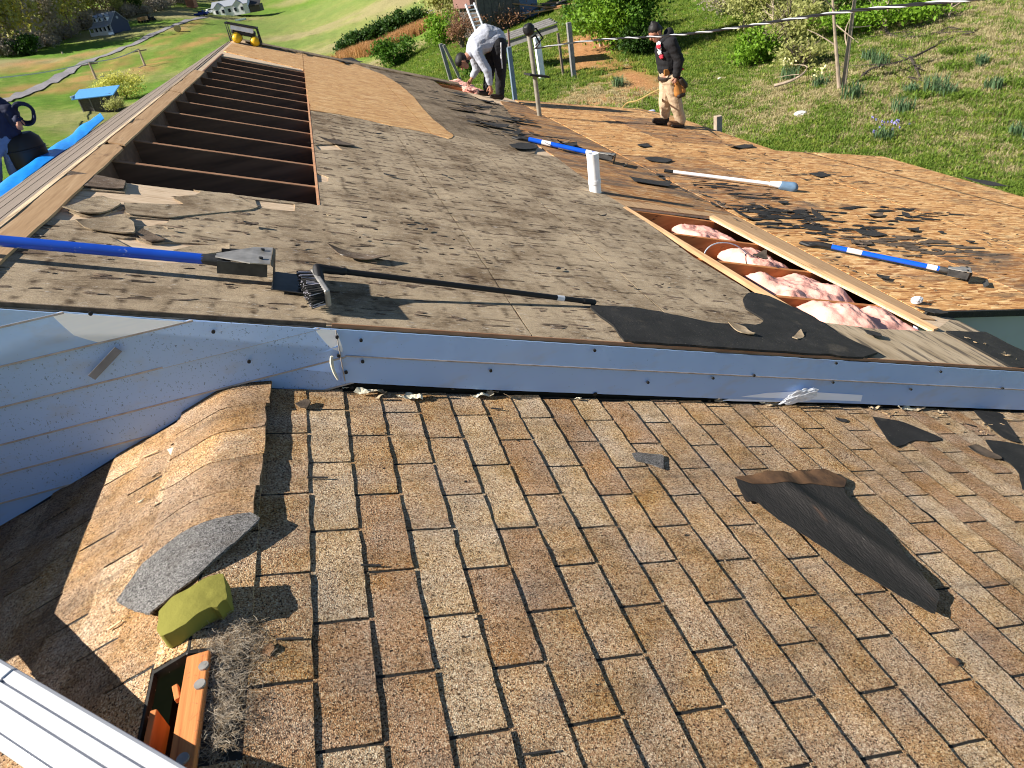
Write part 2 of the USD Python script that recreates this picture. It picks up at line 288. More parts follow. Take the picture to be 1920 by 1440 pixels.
mat('plywood_grey', [(.3, c(.26, .19, .11)), (.5, c(.44, .34, .22)), (.75, c(.55, .44, .30))], 2.0, stretch=(4, 1.2, 4), detail=8, rot=(0, 0, .5), bump=(8, .5, .005), layers=[('noise', 3.2, (9, .9, 1), .52, .60, c(.07, .055, .045), .8), ('noise', 5, (14, 1.4, 1), .6, .7, c(.09, .07, .055), .7)])
mat('plank', [(.3, c(.36, .21, .10)), (.6, c(.50, .32, .17)), (.8, c(.60, .42, .25))], 2.5, stretch=(20, 1, 4), detail=6, bump=(6, .3, .003), layers=[('noise', 4, (4, 1, 1), .62, .70, c(.16, .09, .05), .6)])
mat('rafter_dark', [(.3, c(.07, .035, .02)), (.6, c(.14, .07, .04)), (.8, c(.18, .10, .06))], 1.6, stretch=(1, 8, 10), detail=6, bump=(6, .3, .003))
mat('rafter_edge', [(.3, c(.26, .12, .06)), (.7, c(.40, .22, .12))], 3, stretch=(1, 8, 8))
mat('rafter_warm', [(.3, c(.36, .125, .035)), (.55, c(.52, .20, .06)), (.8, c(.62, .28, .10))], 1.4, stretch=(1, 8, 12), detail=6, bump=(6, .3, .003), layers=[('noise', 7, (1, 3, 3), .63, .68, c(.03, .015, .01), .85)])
mat('cut_timber', [(.3, c(.42, .14, .04)), (.6, c(.58, .22, .07)), (.8, c(.66, .30, .12))], 4, stretch=(22, 1, 6), detail=6, bump=(5, .5, .002), layers=[('noise', 3, (30, 1.2, 1), .60, .66, c(.25, .07, .02), .5)])
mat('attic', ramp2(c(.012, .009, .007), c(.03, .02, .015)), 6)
mat('felt_black', [(.3, c(.010, .010, .010)), (.6, c(.022, .021, .02)), (.85, c(.05, .047, .043))], 9, detail=8, rough=.8, bump=(70, .7, .004), layers=[('noise', 6, (1, 1, 1), .60, .75, c(.10, .085, .065), .55), ('noise', 140, (1, 1, 1), .66, .72, c(.35, .31, .26), .7)])
mat('felt_torn', [(.3, c(.012, .011, .010)), (.6, c(.026, .023, .021)), (.85, c(.06, .048, .04))], 5, stretch=(5, 1.2, 1), rot=(0, 0, .35), detail=8, rough=.75, bump=(26, .9, .008), layers=[('noise', 60, (5, 1, 1), .6, .7, c(.10, .09, .08), .6), ('noise', 3, (6, 1, 1), .62, .72, c(.11, .06, .035), .5)])
mat('felt_rust', [(.3, c(.05, .028, .016)), (.6, c(.16, .085, .04)), (.85, c(.30, .19, .10))], 8, detail=8, rough=.85, bump=(40, .6, .005))
mat('scrap_black', ramp2(c(.012, .012, .012), c(.045, .042, .04)), 30, detail=6, rough=.85, bump=(60, .6, .004))
mat('scrap_brown', ramp2(c(.05, .035, .024), c(.14, .105, .075)), 18, detail=6, bump=(60, .6, .004))
mat('scrap_tan', ramp2(c(.24, .17, .10), c(.42, .33, .22)), 18, detail=6, bump=(60, .6, .004))
mat('splinter', ramp2(c(.45, .29, .14), c(.68, .50, .30)), 14, stretch=(1, 6, 1))
mat('siding', [(.3, c(.35, .55, .92)), (.7, c(.40, .59, .93))], 1.2, detail=3, rough=.30, spec=.6, bump=(3.0, .12, .01), layers=[('noise', 5, (1, 1, 2.5), .56, .75, c(.42, .44, .50), .45), ('noise', 1.6, (1, 1, 3), .55, .8, c(.50, .52, .60), .4), ('noise', 150, (1, 1, .8), .69, .72, c(.08, .09, .12), .6)])  # blue of the sky light is put into the white siding's colour
mat('siding_mould', [(.3, c(.35, .53, .89)), (.7, c(.41, .58, .91))], 1.2, detail=3, rough=.36, spec=.5, bump=(3.0, .12, .01), layers=[('noise', 150, (1, 1, .7), .62, .66, c(.07, .085, .13), .75), ('noise', 7, (1, 1, 2), .52, .75, c(.40, .45, .56), .6)])  # same sky blue in the base colour, with mould specks over it
mat('siding_sunlit', [(.3, c(.86, .90, .96)), (.7, c(.92, .94, .98))], 3, stretch=(2, 1, 30), rough=.5)  # sunlight grazing the siding, painted as a brighter white
mat('siding_edge', ramp2(c(.30, .24, .2), c(.48, .42, .38)), 20)
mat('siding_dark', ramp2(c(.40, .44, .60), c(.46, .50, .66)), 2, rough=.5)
mat('white_metal', ramp2(c(.50, .51, .54), c(.56, .57, .59)), 3, rough=.28, spec=.5, layers=[('noise', 30, (1, 1, 1), .68, .74, c(.45, .45, .45), .4)])
flat('screw', (.012, .012, .013), .5)
flat('tar', (.012, .012, .012), .5)
mat('blue_paint', ramp2(c(.006, .055, .42), c(.01, .085, .55)), 6, rough=.35, spec=.5, layers=[('noise', 26, (.5, 1, 1), .62, .68, c(.45, .5, .62), .75)])
mat('blue_clean', ramp2(c(.004, .08, .58), c(.006, .10, .66)), 6, rough=.3, spec=.5)
mat('steel_dark', ramp2(c(.035, .035, .035), c(.10, .098, .095)), 14, rough=.5, metallic=.4, bump=(50, .2, .002))
mat('steel_worn', ramp2(c(.22, .21, .19), c(.42, .40, .37)), 18, rough=.5, metallic=.5)
flat('rubber', (.014, .014, .015), .55)
flat('label_white', (.7, .72, .76), .5)
flat('handle_white', (.80, .82, .85), .35)
flat('broom_blue', (.10, .17, .26), .9, var=.3)
mat('bristle', ramp2(c(.010, .010, .010), c(.035, .033, .03)), 40, stretch=(1, 30, 30))
mat('bristle_light', ramp2(c(.25, .23, .28), c(.60, .57, .62)), 30, stretch=(1, 20, 20))
flat('pvc', (.78, .79, .80), .4, layers=[('noise', 6, (1, 1, .6), .55, .8, c(.55, .48, .36), .5)])
mat('galv', ramp2(c(.22, .20, .16), c(.36, .33, .27)), 9, rough=.6, metallic=.3)
flat('cable_black', (.012, .012, .013), .5)
flat('cable_bare', (.42, .43, .44), .5)
mat('pink_wool', [(.3, c(.66, .30, .235)), (.6, c(.80, .43, .35)), (.85, c(.86, .55, .47))], 7, detail=7, rough=1, bump=(60, .5, .008), layers=[('noise', 9, (1, 1, 1), .68, .76, c(.30, .16, .14), .6)])
mat('foam', ramp2(c(.22, .205, .028), c(.32, .30, .05)), 6, rough=.9, bump=(140, .5, .002), layers=[('voronoi', 120, (1, 1, 1), .0, .12, c(.16, .15, .03), .6)])
flat('fibre_brown', (.24, .17, .10), .9, var=.4, scale=30)
flat('fibre', (.46, .39, .30), .8, var=.35, scale=30)
flat('paper', (.58, .53, .40), .9, var=.2, scale=30)
mat('tarp', ramp2(c(.01, .22, .72), c(.015, .28, .82)), 4, rough=.35, spec=.5, bump=(9, .5, .02))
mat('left_roof', ramp2(c(.10, .078, .062), c(.19, .152, .122)), 3, stretch=(1, 3, 1), detail=8, bump=(60, .6, .004), layers=[('noise', 5, (1, 6, 1), .62, .72, c(.09, .07, .06), .6)])
mat('brick_wall', ramp2(c(.20, .08, .05), c(.34, .14, .09)), 8, bump=(30, .5, .004))
# ================================================================== THE HOUSE
house = thing('house', 'house with its roof stripped for re-roofing, white lap siding on the gable', 'house', (0, 4, -5.6))
X_RIDGE, Z_RIDGE = -1.361, -.634
XL, ZL = -.6146, -1.200            # ridge of the lower roof

# ---- lower roof: dark underlay with every shingle tab laid on it
SLOT = sbox(-.700, .28, -.568, 1.125)           # strip cut open along the near end of the ridge
near = sbox(XL, .25, 4.6, YW - .004).difference(SLOT); far_l = sbox(-3.6, .25, XL, YW - .004).difference(SLOT)
low_roof = part(house, 'lower_roof', cat(slab(near, FR, -.022, 0), slab(far_l, FL, -.022, 0)), 'underlay')
CW, TW = .1288, .3293
def tab(pl, x0, x1, y0, y1, down, seed, lift=.0054):
    """one tab: x0..x1 across the courses, y0..y1 along them; thick at its butt, the side that faces down the slope"""
    r = np.random.default_rng(seed); n, k = 10, 4
    g = .0045
    us = np.linspace(0, 1, n + 1); V = []
    e0 = x1 if down > 0 else x0; t0 = x0 if down > 0 else x1
    w = abs(x1 - x0)
    rag = r.normal(0, .0011, n + 1); endl = r.normal(0, .0008, k + 1); endr = r.normal(0, .0008, k + 1)
    warp = r.normal(0, .0006)
    top = np.zeros((n + 1, k + 1, 3))
    for i, u in enumerate(us):
        for j in range(k + 1):
            f = j / k
            x = t0 + (e0 - t0) * f + (rag[i] * down if j == k else 0)
            y = y0 + g + (y1 - y0 - 2 * g) * u
            if i == 0: y += endl[j]
            if i == n: y += endr[j]
            h = .0012 + lift * f + warp * math.sin(u * 3.1) + .0005 * math.sin(9 * u + seed)
            top[i, j] = (x, y, pz(pl, x) + h)
    bot = top.copy(); bot[:, :, 2] -= .0045
    Nn = (n + 1) * (k + 1); V = np.vstack([top.reshape(-1, 3), bot.reshape(-1, 3)])
    idx = lambda i, j: i * (k + 1) + j
    F = []
    for i in range(n):
        for j in range(k):
            q = [idx(i, j), idx(i + 1, j), idx(i + 1, j + 1), idx(i, j + 1)]
            F += [(q[0], q[2], q[1]), (q[0], q[3], q[2])] if down > 0 else [(q[0], q[1], q[2]), (q[0], q[2], q[3])]
    ring = [idx(i, 0) for i in range(n + 1)] + [idx(n, j) for j in range(1, k + 1)] + [idx(i, k) for i in range(n - 1, -1, -1)] + [idx(0, j) for j in range(k - 1, 0, -1)]
    for a, b in zip(ring, ring[1:] + ring[:1]):
        F += [(a, b, b + Nn), (a, b + Nn, a + Nn)] if down > 0 else [(b, a, a + Nn), (b, a + Nn, b + Nn)]
    m = trimesh.Trimesh(V, A(F), process=False)
    if m.volume < 0 or True:
        nrm = m.face_normals[:n * k * 2, 2].mean()
        if nrm < 0: m.invert()
    return m
kinds = ['shingle_tan'] * 5 + ['shingle_cream'] * 3 + ['shingle_mid'] * 5 + ['shingle_brown'] * 2
X0 = -.3634
known = {(0, 1): 'shingle_cream', (0, 2): 'shingle_cream', (1, 2): 'shingle_brown', (0, 4): 'shingle_brown', (2, 3): 'shingle_cream', (4, 3): 'shingle_brown', (3, 2): 'shingle_cream', (3, 1): 'shingle_tan', (1, 1): 'shingle_mid', (5, 2): 'shingle_tan', (2, 2): 'shingle_tan'}
seed = 100
for s in range(-2, 37):
    x0 = X0 + s * CW; x1 = x0 + CW; sk = .0045 * s
    odd = s % 2
    for t in range(-1, 7):
        y1 = 2.1678 - sk - (t - 1 + .5 * odd) * TW; y0 = y1 - TW
        a, b = max(y0, .27), min(y1, YW - .006 - (.012 if (seed % 3) else .0))
        seed += 1
        if b - a < .03: continue
        pc = R @ A([x1, b, pz(FR, x1)]); pxx = 960 + FPX * pc[0] / pc[2] if pc[2] > .05 else 9e9
        if pxx > 2300 and s > 4: continue
        xx0 = x0
        if s == -2: xx0 = max(x0, XL + .004)
        if s == -2 and b < 1.3:
            if a < 1.13 and b > 1.13: a = 1.13
            elif b <= 1.13: xx0 = -.566
            if b - a < .03: continue
        k = known.get((s, t), kinds[(seed * 7919 + s * 31 + t * 17) % len(kinds)])
        part(low_roof, 'shingle', tab(FR, xx0, x1, a, b, 1, seed), k)
for s in range(0, 9):
    x1 = -.70 - (s - 1) * .1315; x0 = x1 - .1315
    for t in range(-1, 7):
        y1 = 2.45 - (t + (.5 if s % 2 == 0 else 0)) * TW + .015; y0 = y1 - TW
        a, b = max(y0, .27), min(y1, YW - .008); seed += 1
        if b - a < .03: continue
        xx1 = min(x1, XL - .004)
        if s <= 1 and a < 1.125:
            if b > 1.2: a = 1.13
            else: xx1 = min(xx1, -.708)
        if xx1 - x0 < .02: continue
        part(low_roof, 'shingle', tab(FL, x0, xx1, a, b, -1, seed, .0035), 'shingle_left' if seed % 3 else 'shingle_tan')
# ridge caps, bent over the ridge, the right-hand edge standing clear of the tabs
def cap(y0, y1, seed, xr=-.485, xl=-.80, lift=.0, matl='shingle_left'):
    r = np.random.default_rng(seed); nx, ny = 18, 5; top = np.zeros((ny + 1, nx + 1, 3))
    jr = r.normal(0, .006); jl = r.normal(0, .012)
    for i in range(ny + 1):
        v = i / ny; y = y0 + (y1 - y0) * v
        for j in range(nx + 1):
            u = j / nx; x = (xl + jl) + (xr + jr - xl - jl) * u + (r.normal(0, .0015) if j in (0, nx) else 0)
            zl, zr = pz(FL, x), pz(FR, x)
            z = -np.logaddexp(-zl * 55, -zr * 55) / 55 + .012          # rounded over the ridge
            edge = max(0, (u - .62) / .38)
            z += .003 + .016 * edge ** 1.4 + lift * (1 - v) + .0015 * math.sin(7 * v + seed)
            if i == 0: yy = y + .004 * math.sin(11 * u + seed) + r.normal(0, .0015)
            else: yy = y
            top[i, j] = (x, yy, z)
    bot = top.copy(); bot[:, :, 2] -= .006
    n = (ny + 1) * (nx + 1); V = np.vstack([top.reshape(-1, 3), bot.reshape(-1, 3)]); F = []
    idx = lambda i, j: i * (nx + 1) + j
    for i in range(ny):
        for j in range(nx):
            q = [idx(i, j), idx(i, j + 1), idx(i + 1, j + 1), idx(i + 1, j)]
            F += [(q[0], q[1], q[2]), (q[0], q[2], q[3]), (q[0] + n, q[2] + n, q[1] + n), (q[0] + n, q[3] + n, q[2] + n)]
    ring = [idx(0, j) for j in range(nx + 1)] + [idx(i, nx) for i in range(1, ny + 1)] + [idx(ny, j) for j in range(nx - 1, -1, -1)] + [idx(i, 0) for i in range(ny - 1, 0, -1)]
    for a, b in zip(ring, ring[1:] + ring[:1]): F += [(a, b + n, b), (a, a + n, b + n)]
    return trimesh.Trimesh(V, A(F), process=False)
ys = [2.325, 2.17, 2.02, 1.86, 1.70, 1.545]
for k in range(len(ys) - 1):
    part(low_roof, 'ridge_cap', cap(ys[k + 1] - .012, ys[k] + .03, 900 + k, xr=-.475 - .004 * k, lift=.003), 'shingle_left' if k != 2 else 'shingle_mid', smooth=40)
# last cap torn: its dark unexposed half is bared
tc = Polygon([(-.86, 1.43), (-.80, 1.525), (-.68, 1.56), (-.50, 1.565), (-.475, 1.53), (-.56, 1.42), (-.63, 1.345), (-.74, 1.30), (-.80, 1.36)])
def capz(Q):
    x = Q[:, 0]; zl, zr = FL[1] - FL[0][0] * x, FR[1] - FR[0][0] * x
    return -np.logaddexp(-zl * 45, -zr * 45) / 45 + .024 + .016 * np.clip((x + .62) / .14, 0, 1) ** 1.3
part(low_roof, 'ridge_cap', sheet(rough(tc, .006, .01, 3), .018, capz, .006, 3), 'shingle_grey', smooth=40, label='torn ridge cap with its dark unexposed half bared')
# cut-open ridge: timber and a thin board standing in the dark gap
part(low_roof, 'ridge_timber', bar((-.592, 1.118, -1.250), (-.598, .3, -1.250), .050, .10, r=.003), 'cut_timber', label='bare orange timber in the ridge opening')
part(low_roof, 'sheathing_edge', bar((-.678, 1.02, -1.252), (-.690, .3, -1.252), .014, .07, r=.002), 'cut_timber')
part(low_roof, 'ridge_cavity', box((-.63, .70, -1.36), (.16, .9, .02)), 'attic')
for (x, y, s) in ((-.574, 1.075, .011), (-.577, 1.03, .012), (-.590, .87, .012)):
    part(low_roof, 'nail_head', trimesh.creation.cylinder(s, .006, sections=12, transform=trimesh.transformations.translation_matrix((x, y, -1.198))), 'steel_worn')
part(low_roof, 'wood_chip', put(rbox((.012, .04, .014), .002), frame((-.632, 1.04, -1.215), (1, .3, 0))), 'cut_timber')

# ---- gable wall: backing, lap boards, the two boards that follow the rake
rake = lambda x: (-1.124 - .36 * x) if x > X_RIDGE else (-.144 + .36 * x)
wall_poly = [(-3.4, rake(-3.4) - .03), (X_RIDGE, Z_RIDGE - .03), (3.55, rake(3.55) - .03), (3.55, -5.4), (-3.4, -5.4)]
def ywall(pts, y, th, tilt=None):
    """a plate in the gable's plane from (x, z) points; tilt(z) moves it towards the viewer"""
    m = trimesh.creation.extrude_polygon(Polygon(pts).buffer(0), th, engine='earcut')
    v = m.vertices.copy(); yy = y - v[:, 2]
    if tilt is not None: yy = yy - tilt(v[:, 0], v[:, 1])
    m.vertices = np.c_[v[:, 0], yy, v[:, 1]]; m.invert()
    m.fix_normals(); return m
gable = part(house, 'gable_wall', ywall(wall_poly, YW + .06, .05), 'attic')
laps = [-.60, -.785, -.915, -1.058, -1.197, -1.313, -1.43, -1.56, -1.69]
rk = lambda z: (-1.124 - .022 - z) / .36
for k in range(1, len(laps)):
    zt, zb = laps[k - 1] + .004, laps[k]
    xr_t, xr_b = min(rk(zt), -.195), min(rk(zb), -.195)
    pts = [(-3.2, zb), (xr_b, zb), (xr_t, min(zt, rake(xr_t) - .022)), (-3.2, zt)]
    if k >= 4: pts = [(-3.2, zb), (-.30 if k == 4 else -.5, zb), (-.30 if k == 4 else -.5, zt), (-3.2, zt)]
    P = sbox(-3.2, zb, (-.5 if k > 5 else -.186), zt).intersection(Polygon([(-3.4, -.144 + .36 * -3.4 - .02), (X_RIDGE, Z_RIDGE - .022), (0, -1.146), (0, -3), (-3.4, -3)]))
    P = P.difference(Polygon([(-3.4, pz(FL, -3.4) - .03), (XL, ZL - .03), (.2, ZL - .3), (.2, -4), (-3.4, -4)]))
    if P.is_empty: continue
    b = part(gable, 'siding_board', ywall(P.exterior.coords, YW - .004, .004, lambda x, z, zt=zt, zb=zb: .013 * np.clip((zt - z) / (zt - zb), 0, 1)), 'siding_mould' if k in (3, 4, 5, 6) else 'siding')
    if k in (2, 3, 4):  # board ends painted brighter for grazing sunlight
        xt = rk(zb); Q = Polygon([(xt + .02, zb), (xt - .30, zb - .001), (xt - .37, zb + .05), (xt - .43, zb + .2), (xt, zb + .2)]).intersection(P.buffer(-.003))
        if not Q.is_empty: part(gable, 'clean_patch', ywall(rough(Q, .004, .02, k).exterior.coords, YW - .0055, .003, lambda x, z, zt=zt, zb=zb: .013 * np.clip((zt - z) / (zt - zb), 0, 1)), 'siding_sunlit', label='grazing sunlight painted white on the end of a siding board')
    xs = [p[0] for p in P.exterior.coords if abs(p[1] - zb) < .03]
    if len(xs) > 1: part(gable, 'siding_lip', bar((min(xs), YW - .0195, zb + .003), (max(xs), YW - .0195, zb + .003), .004, .007), 'siding_edge')
# overlap joint and the flap of board above the lower ridge
part(gable, 'siding_board', ywall([(-.80, -1.057), (-.188, -1.057), (-.188, -1.09 + .015), (-.5, -.966), (-.645, -.917), (-.80, -.917)], YW - .0062, .003, lambda x, z: .013 * np.clip((-.911 - z) / .147, 0, 1)), 'siding_mould')
part(gable, 'siding_board', ywall([(-.40, -1.18), (-.20, -1.14), (-.215, -1.26), (-.30, -1.225)], YW - .014, .003), 'siding', label='bent end of a siding board')
# boards along the rake
up = [(-.210, rake(-.21) - .022), (3.52, rake(3.52) - .022), (3.52, rake(3.52) - .135), (-.210, rake(-.21) - .135)]
dn = [(-.215, rake(-.215) - .129), (3.52, rake(3.52) - .129), (3.52, rake(3.52) - .268), (.3, rake(.3) - .262), (-.225, rake(-.225) - .252)]
part(gable, 'rake_board', ywall(up, YW - .006, .004, lambda x, z: .010 * np.clip((-.022 - (z + 1.124 + .36 * x)) / .113, 0, 1)), 'siding')
part(gable, 'rake_board', ywall(dn, YW - .010, .004, lambda x, z: .012 * np.clip((-.129 - (z + 1.124 + .36 * x)) / .15, 0, 1)), 'siding')
part(gable, 'rake_board_lip', bar((-.185, YW - .0215, rake(-.185) - .132), (3.5, YW - .0215, rake(3.5) - .132), .003, .006), 'siding_edge')
part(gable, 'corner_seam', bar((-.19, YW - .024, -1.075), (-.215, YW - .030, -1.29), .004, .004), 'siding_edge')
# grazing sun on the wall, painted as brighter white
for pts in ([(-.975, -.795), (-.63, -.905), (-.90, -.910), (-.93, -.86)], [(-.47, -.985), (-.215, -1.05), (-.43, -1.05)], [(-.40, -1.0), (-.24, -1.05), (-.33, -1.053)], [(1.37, -1.872), (1.62, -1.935), (2.18, -2.13), (2.18, -2.162), (1.35, -1.872)]):
    pass
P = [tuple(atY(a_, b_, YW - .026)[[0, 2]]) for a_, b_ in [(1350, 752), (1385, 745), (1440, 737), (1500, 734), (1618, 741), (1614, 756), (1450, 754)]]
part(gable, 'clean_patch', ywall(P, YW - .0225, .0012), 'siding_sunlit')
for q in [(170, 588), (400, 622), (467, 678), (632, 632), (635, 667), (677, 638), (680, 678), (649, 698), (920, 695), (1115, 657), (1215, 717), (1337, 709), (1414, 704), (1562, 717), (1568, 681), (1708, 730), (1764, 697), (1880, 728)]:
    p = atY(*q, YW - .028)
    part(gable, 'screw', trimesh.creation.cylinder(.0065, .008, sections=10, transform=frame(p, (1, 0, 0), (0, -1, 0))), 'screw')
for i in range(34):
    x = rng.uniform(1650, 1900) if i < 26 else rng.choice([1108, 1116, 1160, 1330, 1325, 950, 660, 1245])
    yb = 735 + (x - 1000) * .0385; p = atY(x, yb - abs(rng.normal(0, 5)) + 8, YW - .0285); s = rng.uniform(.002, .009)
    part(gable, 'tar_spot', blob(p, (s * rng.uniform(.6, 1.6), .0015, s), i, .5, 2, 1), 'tar')

# ---- chimney, added unseen left of the view so its shadow falls on the lower roof
ch = part(house, 'chimney', box((-2.40, 1.94, -2.2), (.75, .78, 2.84)), 'brick_wall')
part(ch, 'chimney_cap', rbox((.86, .88, .08), .01).apply_translation((-2.40, 1.94, -.745)), 'plywood_grey')

# ---- big roof, right-hand slope
YF = 14.7
Y0, ROW = 4.47, .6146
EDGE = YW + .006
slope = Polygon([(X_RIDGE, EDGE), (3.585, EDGE), (3.585, 3.11), (3.348, 3.11), (3.348, 13.0), (2.6, 14.2), (X_RIDGE, YF)])
H1 = sbox(-1.285, 3.97, -.212, 11.35)
H2 = Polygon(ons(MAIN, [(1172, 385), (1330, 404), (1500, 492), (1640, 560), (1752, 617), (1640, 612), (1545, 600), (1487, 577), (1400, 540), (1300, 480)]))
H3 = sbox(2.03, 12.75, 2.78, 13.95)
hole = unary_union([H1, H2, H3])
deck_poly = slope.difference(hole)
osb_far = Polygon(ons(MAIN, [(432, 80), (562, 100), (660, 118), (720, 140), (752, 160), (775, 180), (790, 200), (812, 224), (850, 252), (846, 260), (800, 247), (740, 236), (690, 224), (640, 214), (582, 206), (566, 128), (418, 95)])).buffer(0)
stage_seed = 11
zone_grey = Polygon(ons(MAIN, [(1480, 560), (1545, 600), (1640, 612), (1752, 617), (1790, 590), (1870, 622), (1990, 720), (1500, 690)])).buffer(0)
deck = part(house, 'main_roof', slab(deck_poly.difference(zone_grey), MAIN, -.034, -.016), 'plywood')
part(deck, 'sheathing', slab(deck_poly.intersection(zone_grey), MAIN, -.034, -.015), 'plywood_grey', label='grey weathered plywood at the lower corner')
# strand board sheets relaid on the far slope
for k, (xa, xb) in enumerate(((-1.30, -.215), (-.208, .94), (.947, 2.4))):
    g = rough(osb_far, .02, .1, 4).difference(hole).intersection(sbox(xa, 3, xb, 16))
    if not g.is_empty: part(deck, 'strand_board', slab(g, MAIN, -.015, -.003), 'osb_fresh')
# old roofing sheets, torn
B_out = Polygon(ons(MAIN, [(-60, 480), (62, 404), (118, 352), (160, 318), (205, 300), (597, 383), (582, 206), (640, 214), (690, 224), (740, 236), (800, 247), (846, 260), (850, 252), (930, 270), (1000, 288), (1040, 292), (1139, 365), (1172, 385), (1300, 480), (1400, 540), (1520, 640)]) + [(1.9, EDGE + .004), (-1.30, EDGE + .004)]).buffer(0)
z1 = lambda pts: [(x / 2.743, y / 2.743) for x, y in pts]
torn = [Polygon(ons(MAIN, z1(q))).buffer(0) for q in (
    [(330, 955), (640, 985), (650, 905), (960, 960), (1060, 985), (1010, 1003), (880, 1000), (955, 1045), (640, 1048), (520, 1018), (440, 1040), (330, 1075), (420, 1103), (510, 1108), (570, 1080), (632, 1060), (640, 1100), (520, 1122), (310, 1122), (150, 1075), (270, 990)],
    [(660, 1108), (865, 1118), (850, 1142), (760, 1155), (690, 1155)],
    [(550, 1203), (620, 1217), (690, 1210), (700, 1225), (770, 1245), (860, 1235), (1000, 1240), (1170, 1258), (890, 1285), (900, 1312), (965, 1325), (900, 1345), (700, 1330), (520, 1300), (540, 1280), (675, 1268), (640, 1250)],
    [(1310, 1018), (1512, 1040), (1510, 1080), (1330, 1062)],
    [(0, 1200), (110, 1150), (60, 1205), (0, 1240)], [(1620, 740), (1720, 735), (1760, 765), (1640, 765)], [(1620, 880), (1690, 905), (1680, 930), (1625, 930)])]
torn_u = unary_union([rough(t, .008, .03, i) for i, t in enumerate(torn)])
felt_a = Polygon(ons(MAIN, [(1098, 572), (1200, 580), (1330, 606), (1425, 612), (1432, 600), (1397, 578), (1391, 560), (1408, 549), (1440, 556), (1487, 577), (1530, 598), (1560, 622), (1650, 664), (1500, 690), (1220, 690), (1170, 640), (1150, 612)])).buffer(0).intersection(sbox(-2, EDGE - .012, 4, 9))
seams = [-3, .555, 1.335, 5]
Bp = B_out.difference(hole).difference(torn_u).difference(osb_far.buffer(-.02))
for k in range(3):
    g = Bp.intersection(sbox(seams[k] + .003, 2, seams[k + 1] - .003, 16))
    for j, (ya, yb) in enumerate(((2, 3.99), (4.0, 16))):
        gg = g.intersection(sbox(-3, ya, 5, yb))
        if not gg.is_empty: part(deck, 'roofing_sheet', slab(rough(gg, .004, .03, 20 + k), MAIN, -.0155, -.008 + .0006 * k), 'old_roofing')
# old roofing left on the far slope, right of the strand board
B_far = Polygon(ons(MAIN, [(562, 100), (660, 118), (720, 140), (752, 160), (775, 180), (790, 200), (812, 224), (850, 252), (930, 270), (1000, 288), (1010, 262), (1060, 245), (1011, 216), (960, 200), (905, 188), (870, 170), (812, 150), (700, 120), (600, 96)])).buffer(0).intersection(slope)
for k in range(3):
    g = rough(B_far.difference(hole), .03, .12, 31).intersection(sbox([-3, .9, 1.9][k] + .003, 2, [.9, 1.9, 5][k] - .003, 15)).intersection(slope)
    if not g.is_empty: part(deck, 'roofing_sheet', slab(g, MAIN, -.0155, -.007), 'old_roofing_dark' if k else 'old_roofing')
rim = Polygon([(-1.2, YF), (2.6, 14.2), (2.5, 13.75), (1.5, 13.85), (.6, 14.05), (-1.2, 14.3)])
part(deck, 'roofing_sheet', slab(rough(rim, .06, .15, 5), MAIN, -.003, .02), 'old_roofing_dark')
# gritty strip of decking between the sheets and the flatter roof
strip_d = Polygon(ons(MAIN, [(1040, 292), (1139, 365), (1172, 385), (1330, 404), (1500, 492), (1640, 560), (1752, 617), (1860, 628)]) + [(3.345, 3.2), (3.345, 12.6), (2.9, 12.2), (2.2, 8.2)]).buffer(0).difference(hole).intersection(slope)
for k in range(4):
    g = strip_d.intersection(sbox(1.5, [3.0, 5.3, 7.74, 10.18][k] + .003, 3.343, [5.3, 7.74, 10.18, 13][k] - .003))
    if not g.is_empty: part(deck, 'strand_board', slab(g, MAIN, -.0155, -.006), 'osb_dirty' if k else 'plank')
part(deck, 'torn_felt', sheet(rough(felt_a, .012, .03, 8), .05, lambda Q: MAIN[1] - .36 * Q[:, 0] + .002 + .012 * meshkit.fbm(np.c_[Q * 9, Q[:, :1] * 0], 3, 4), .012, 8), 'felt_black', smooth=35)
felt_b = Polygon(ons(MAIN, [(1772, 620), (1850, 622), (1990, 690), (1990, 720), (1900, 690), (1830, 650)])).buffer(0).intersection(sbox(2, EDGE, 3.59, 9))
part(deck, 'torn_felt', slab(rough(felt_b, .015, .04, 9).intersection(sbox(2, EDGE, 3.6, 9)), MAIN, -.013, 0), 'felt_black')
# curled flakes of old roofing at the torn places
for i, q in enumerate(([(330, 1075), (440, 1030), (520, 1020), (632, 1048), (560, 1085), (500, 1105), (420, 1103)], [(890, 1290), (1000, 1262), (1190, 1265), (1185, 1292), (1010, 1312), (910, 1310)], [(640, 1048), (950, 1045), (880, 1010), (1010, 1000), (1040, 985), (1200, 1000), (1330, 1060), (1290, 1075), (1000, 1100), (870, 1120), (650, 1100)], [(325, 945), (355, 885), (520, 905), (645, 930), (640, 978)], [(390, 1140), (520, 1122), (640, 1105), (690, 1150), (700, 1215), (560, 1195), (440, 1180)], [(700, 1205), (745, 1185), (860, 1235), (760, 1245)])):
    P = rough(Polygon(ons(MAIN, z1(q))).buffer(0), .006, .02, 40 + i)
    cx, cy = P.centroid.coords[0]; L = math.sqrt(P.area)
    part(deck, 'roofing_flake', sheet(P, .028, lambda Q, cx=cx, cy=cy, L=L, i=i: MAIN[1] - .36 * Q[:, 0] - .004 + (.0 if i == 2 else .006) + .035 * np.clip(np.hypot(Q[:, 0] - cx, (Q[:, 1] - cy)) / L, 0, 1.2) ** 3 * meshkit.noise(np.c_[Q * 5, Q[:, :1] * 0 + i], i), .006, i), 'old_roofing' if i not in (3, 5) else 'old_roofing_brown', smooth=35)
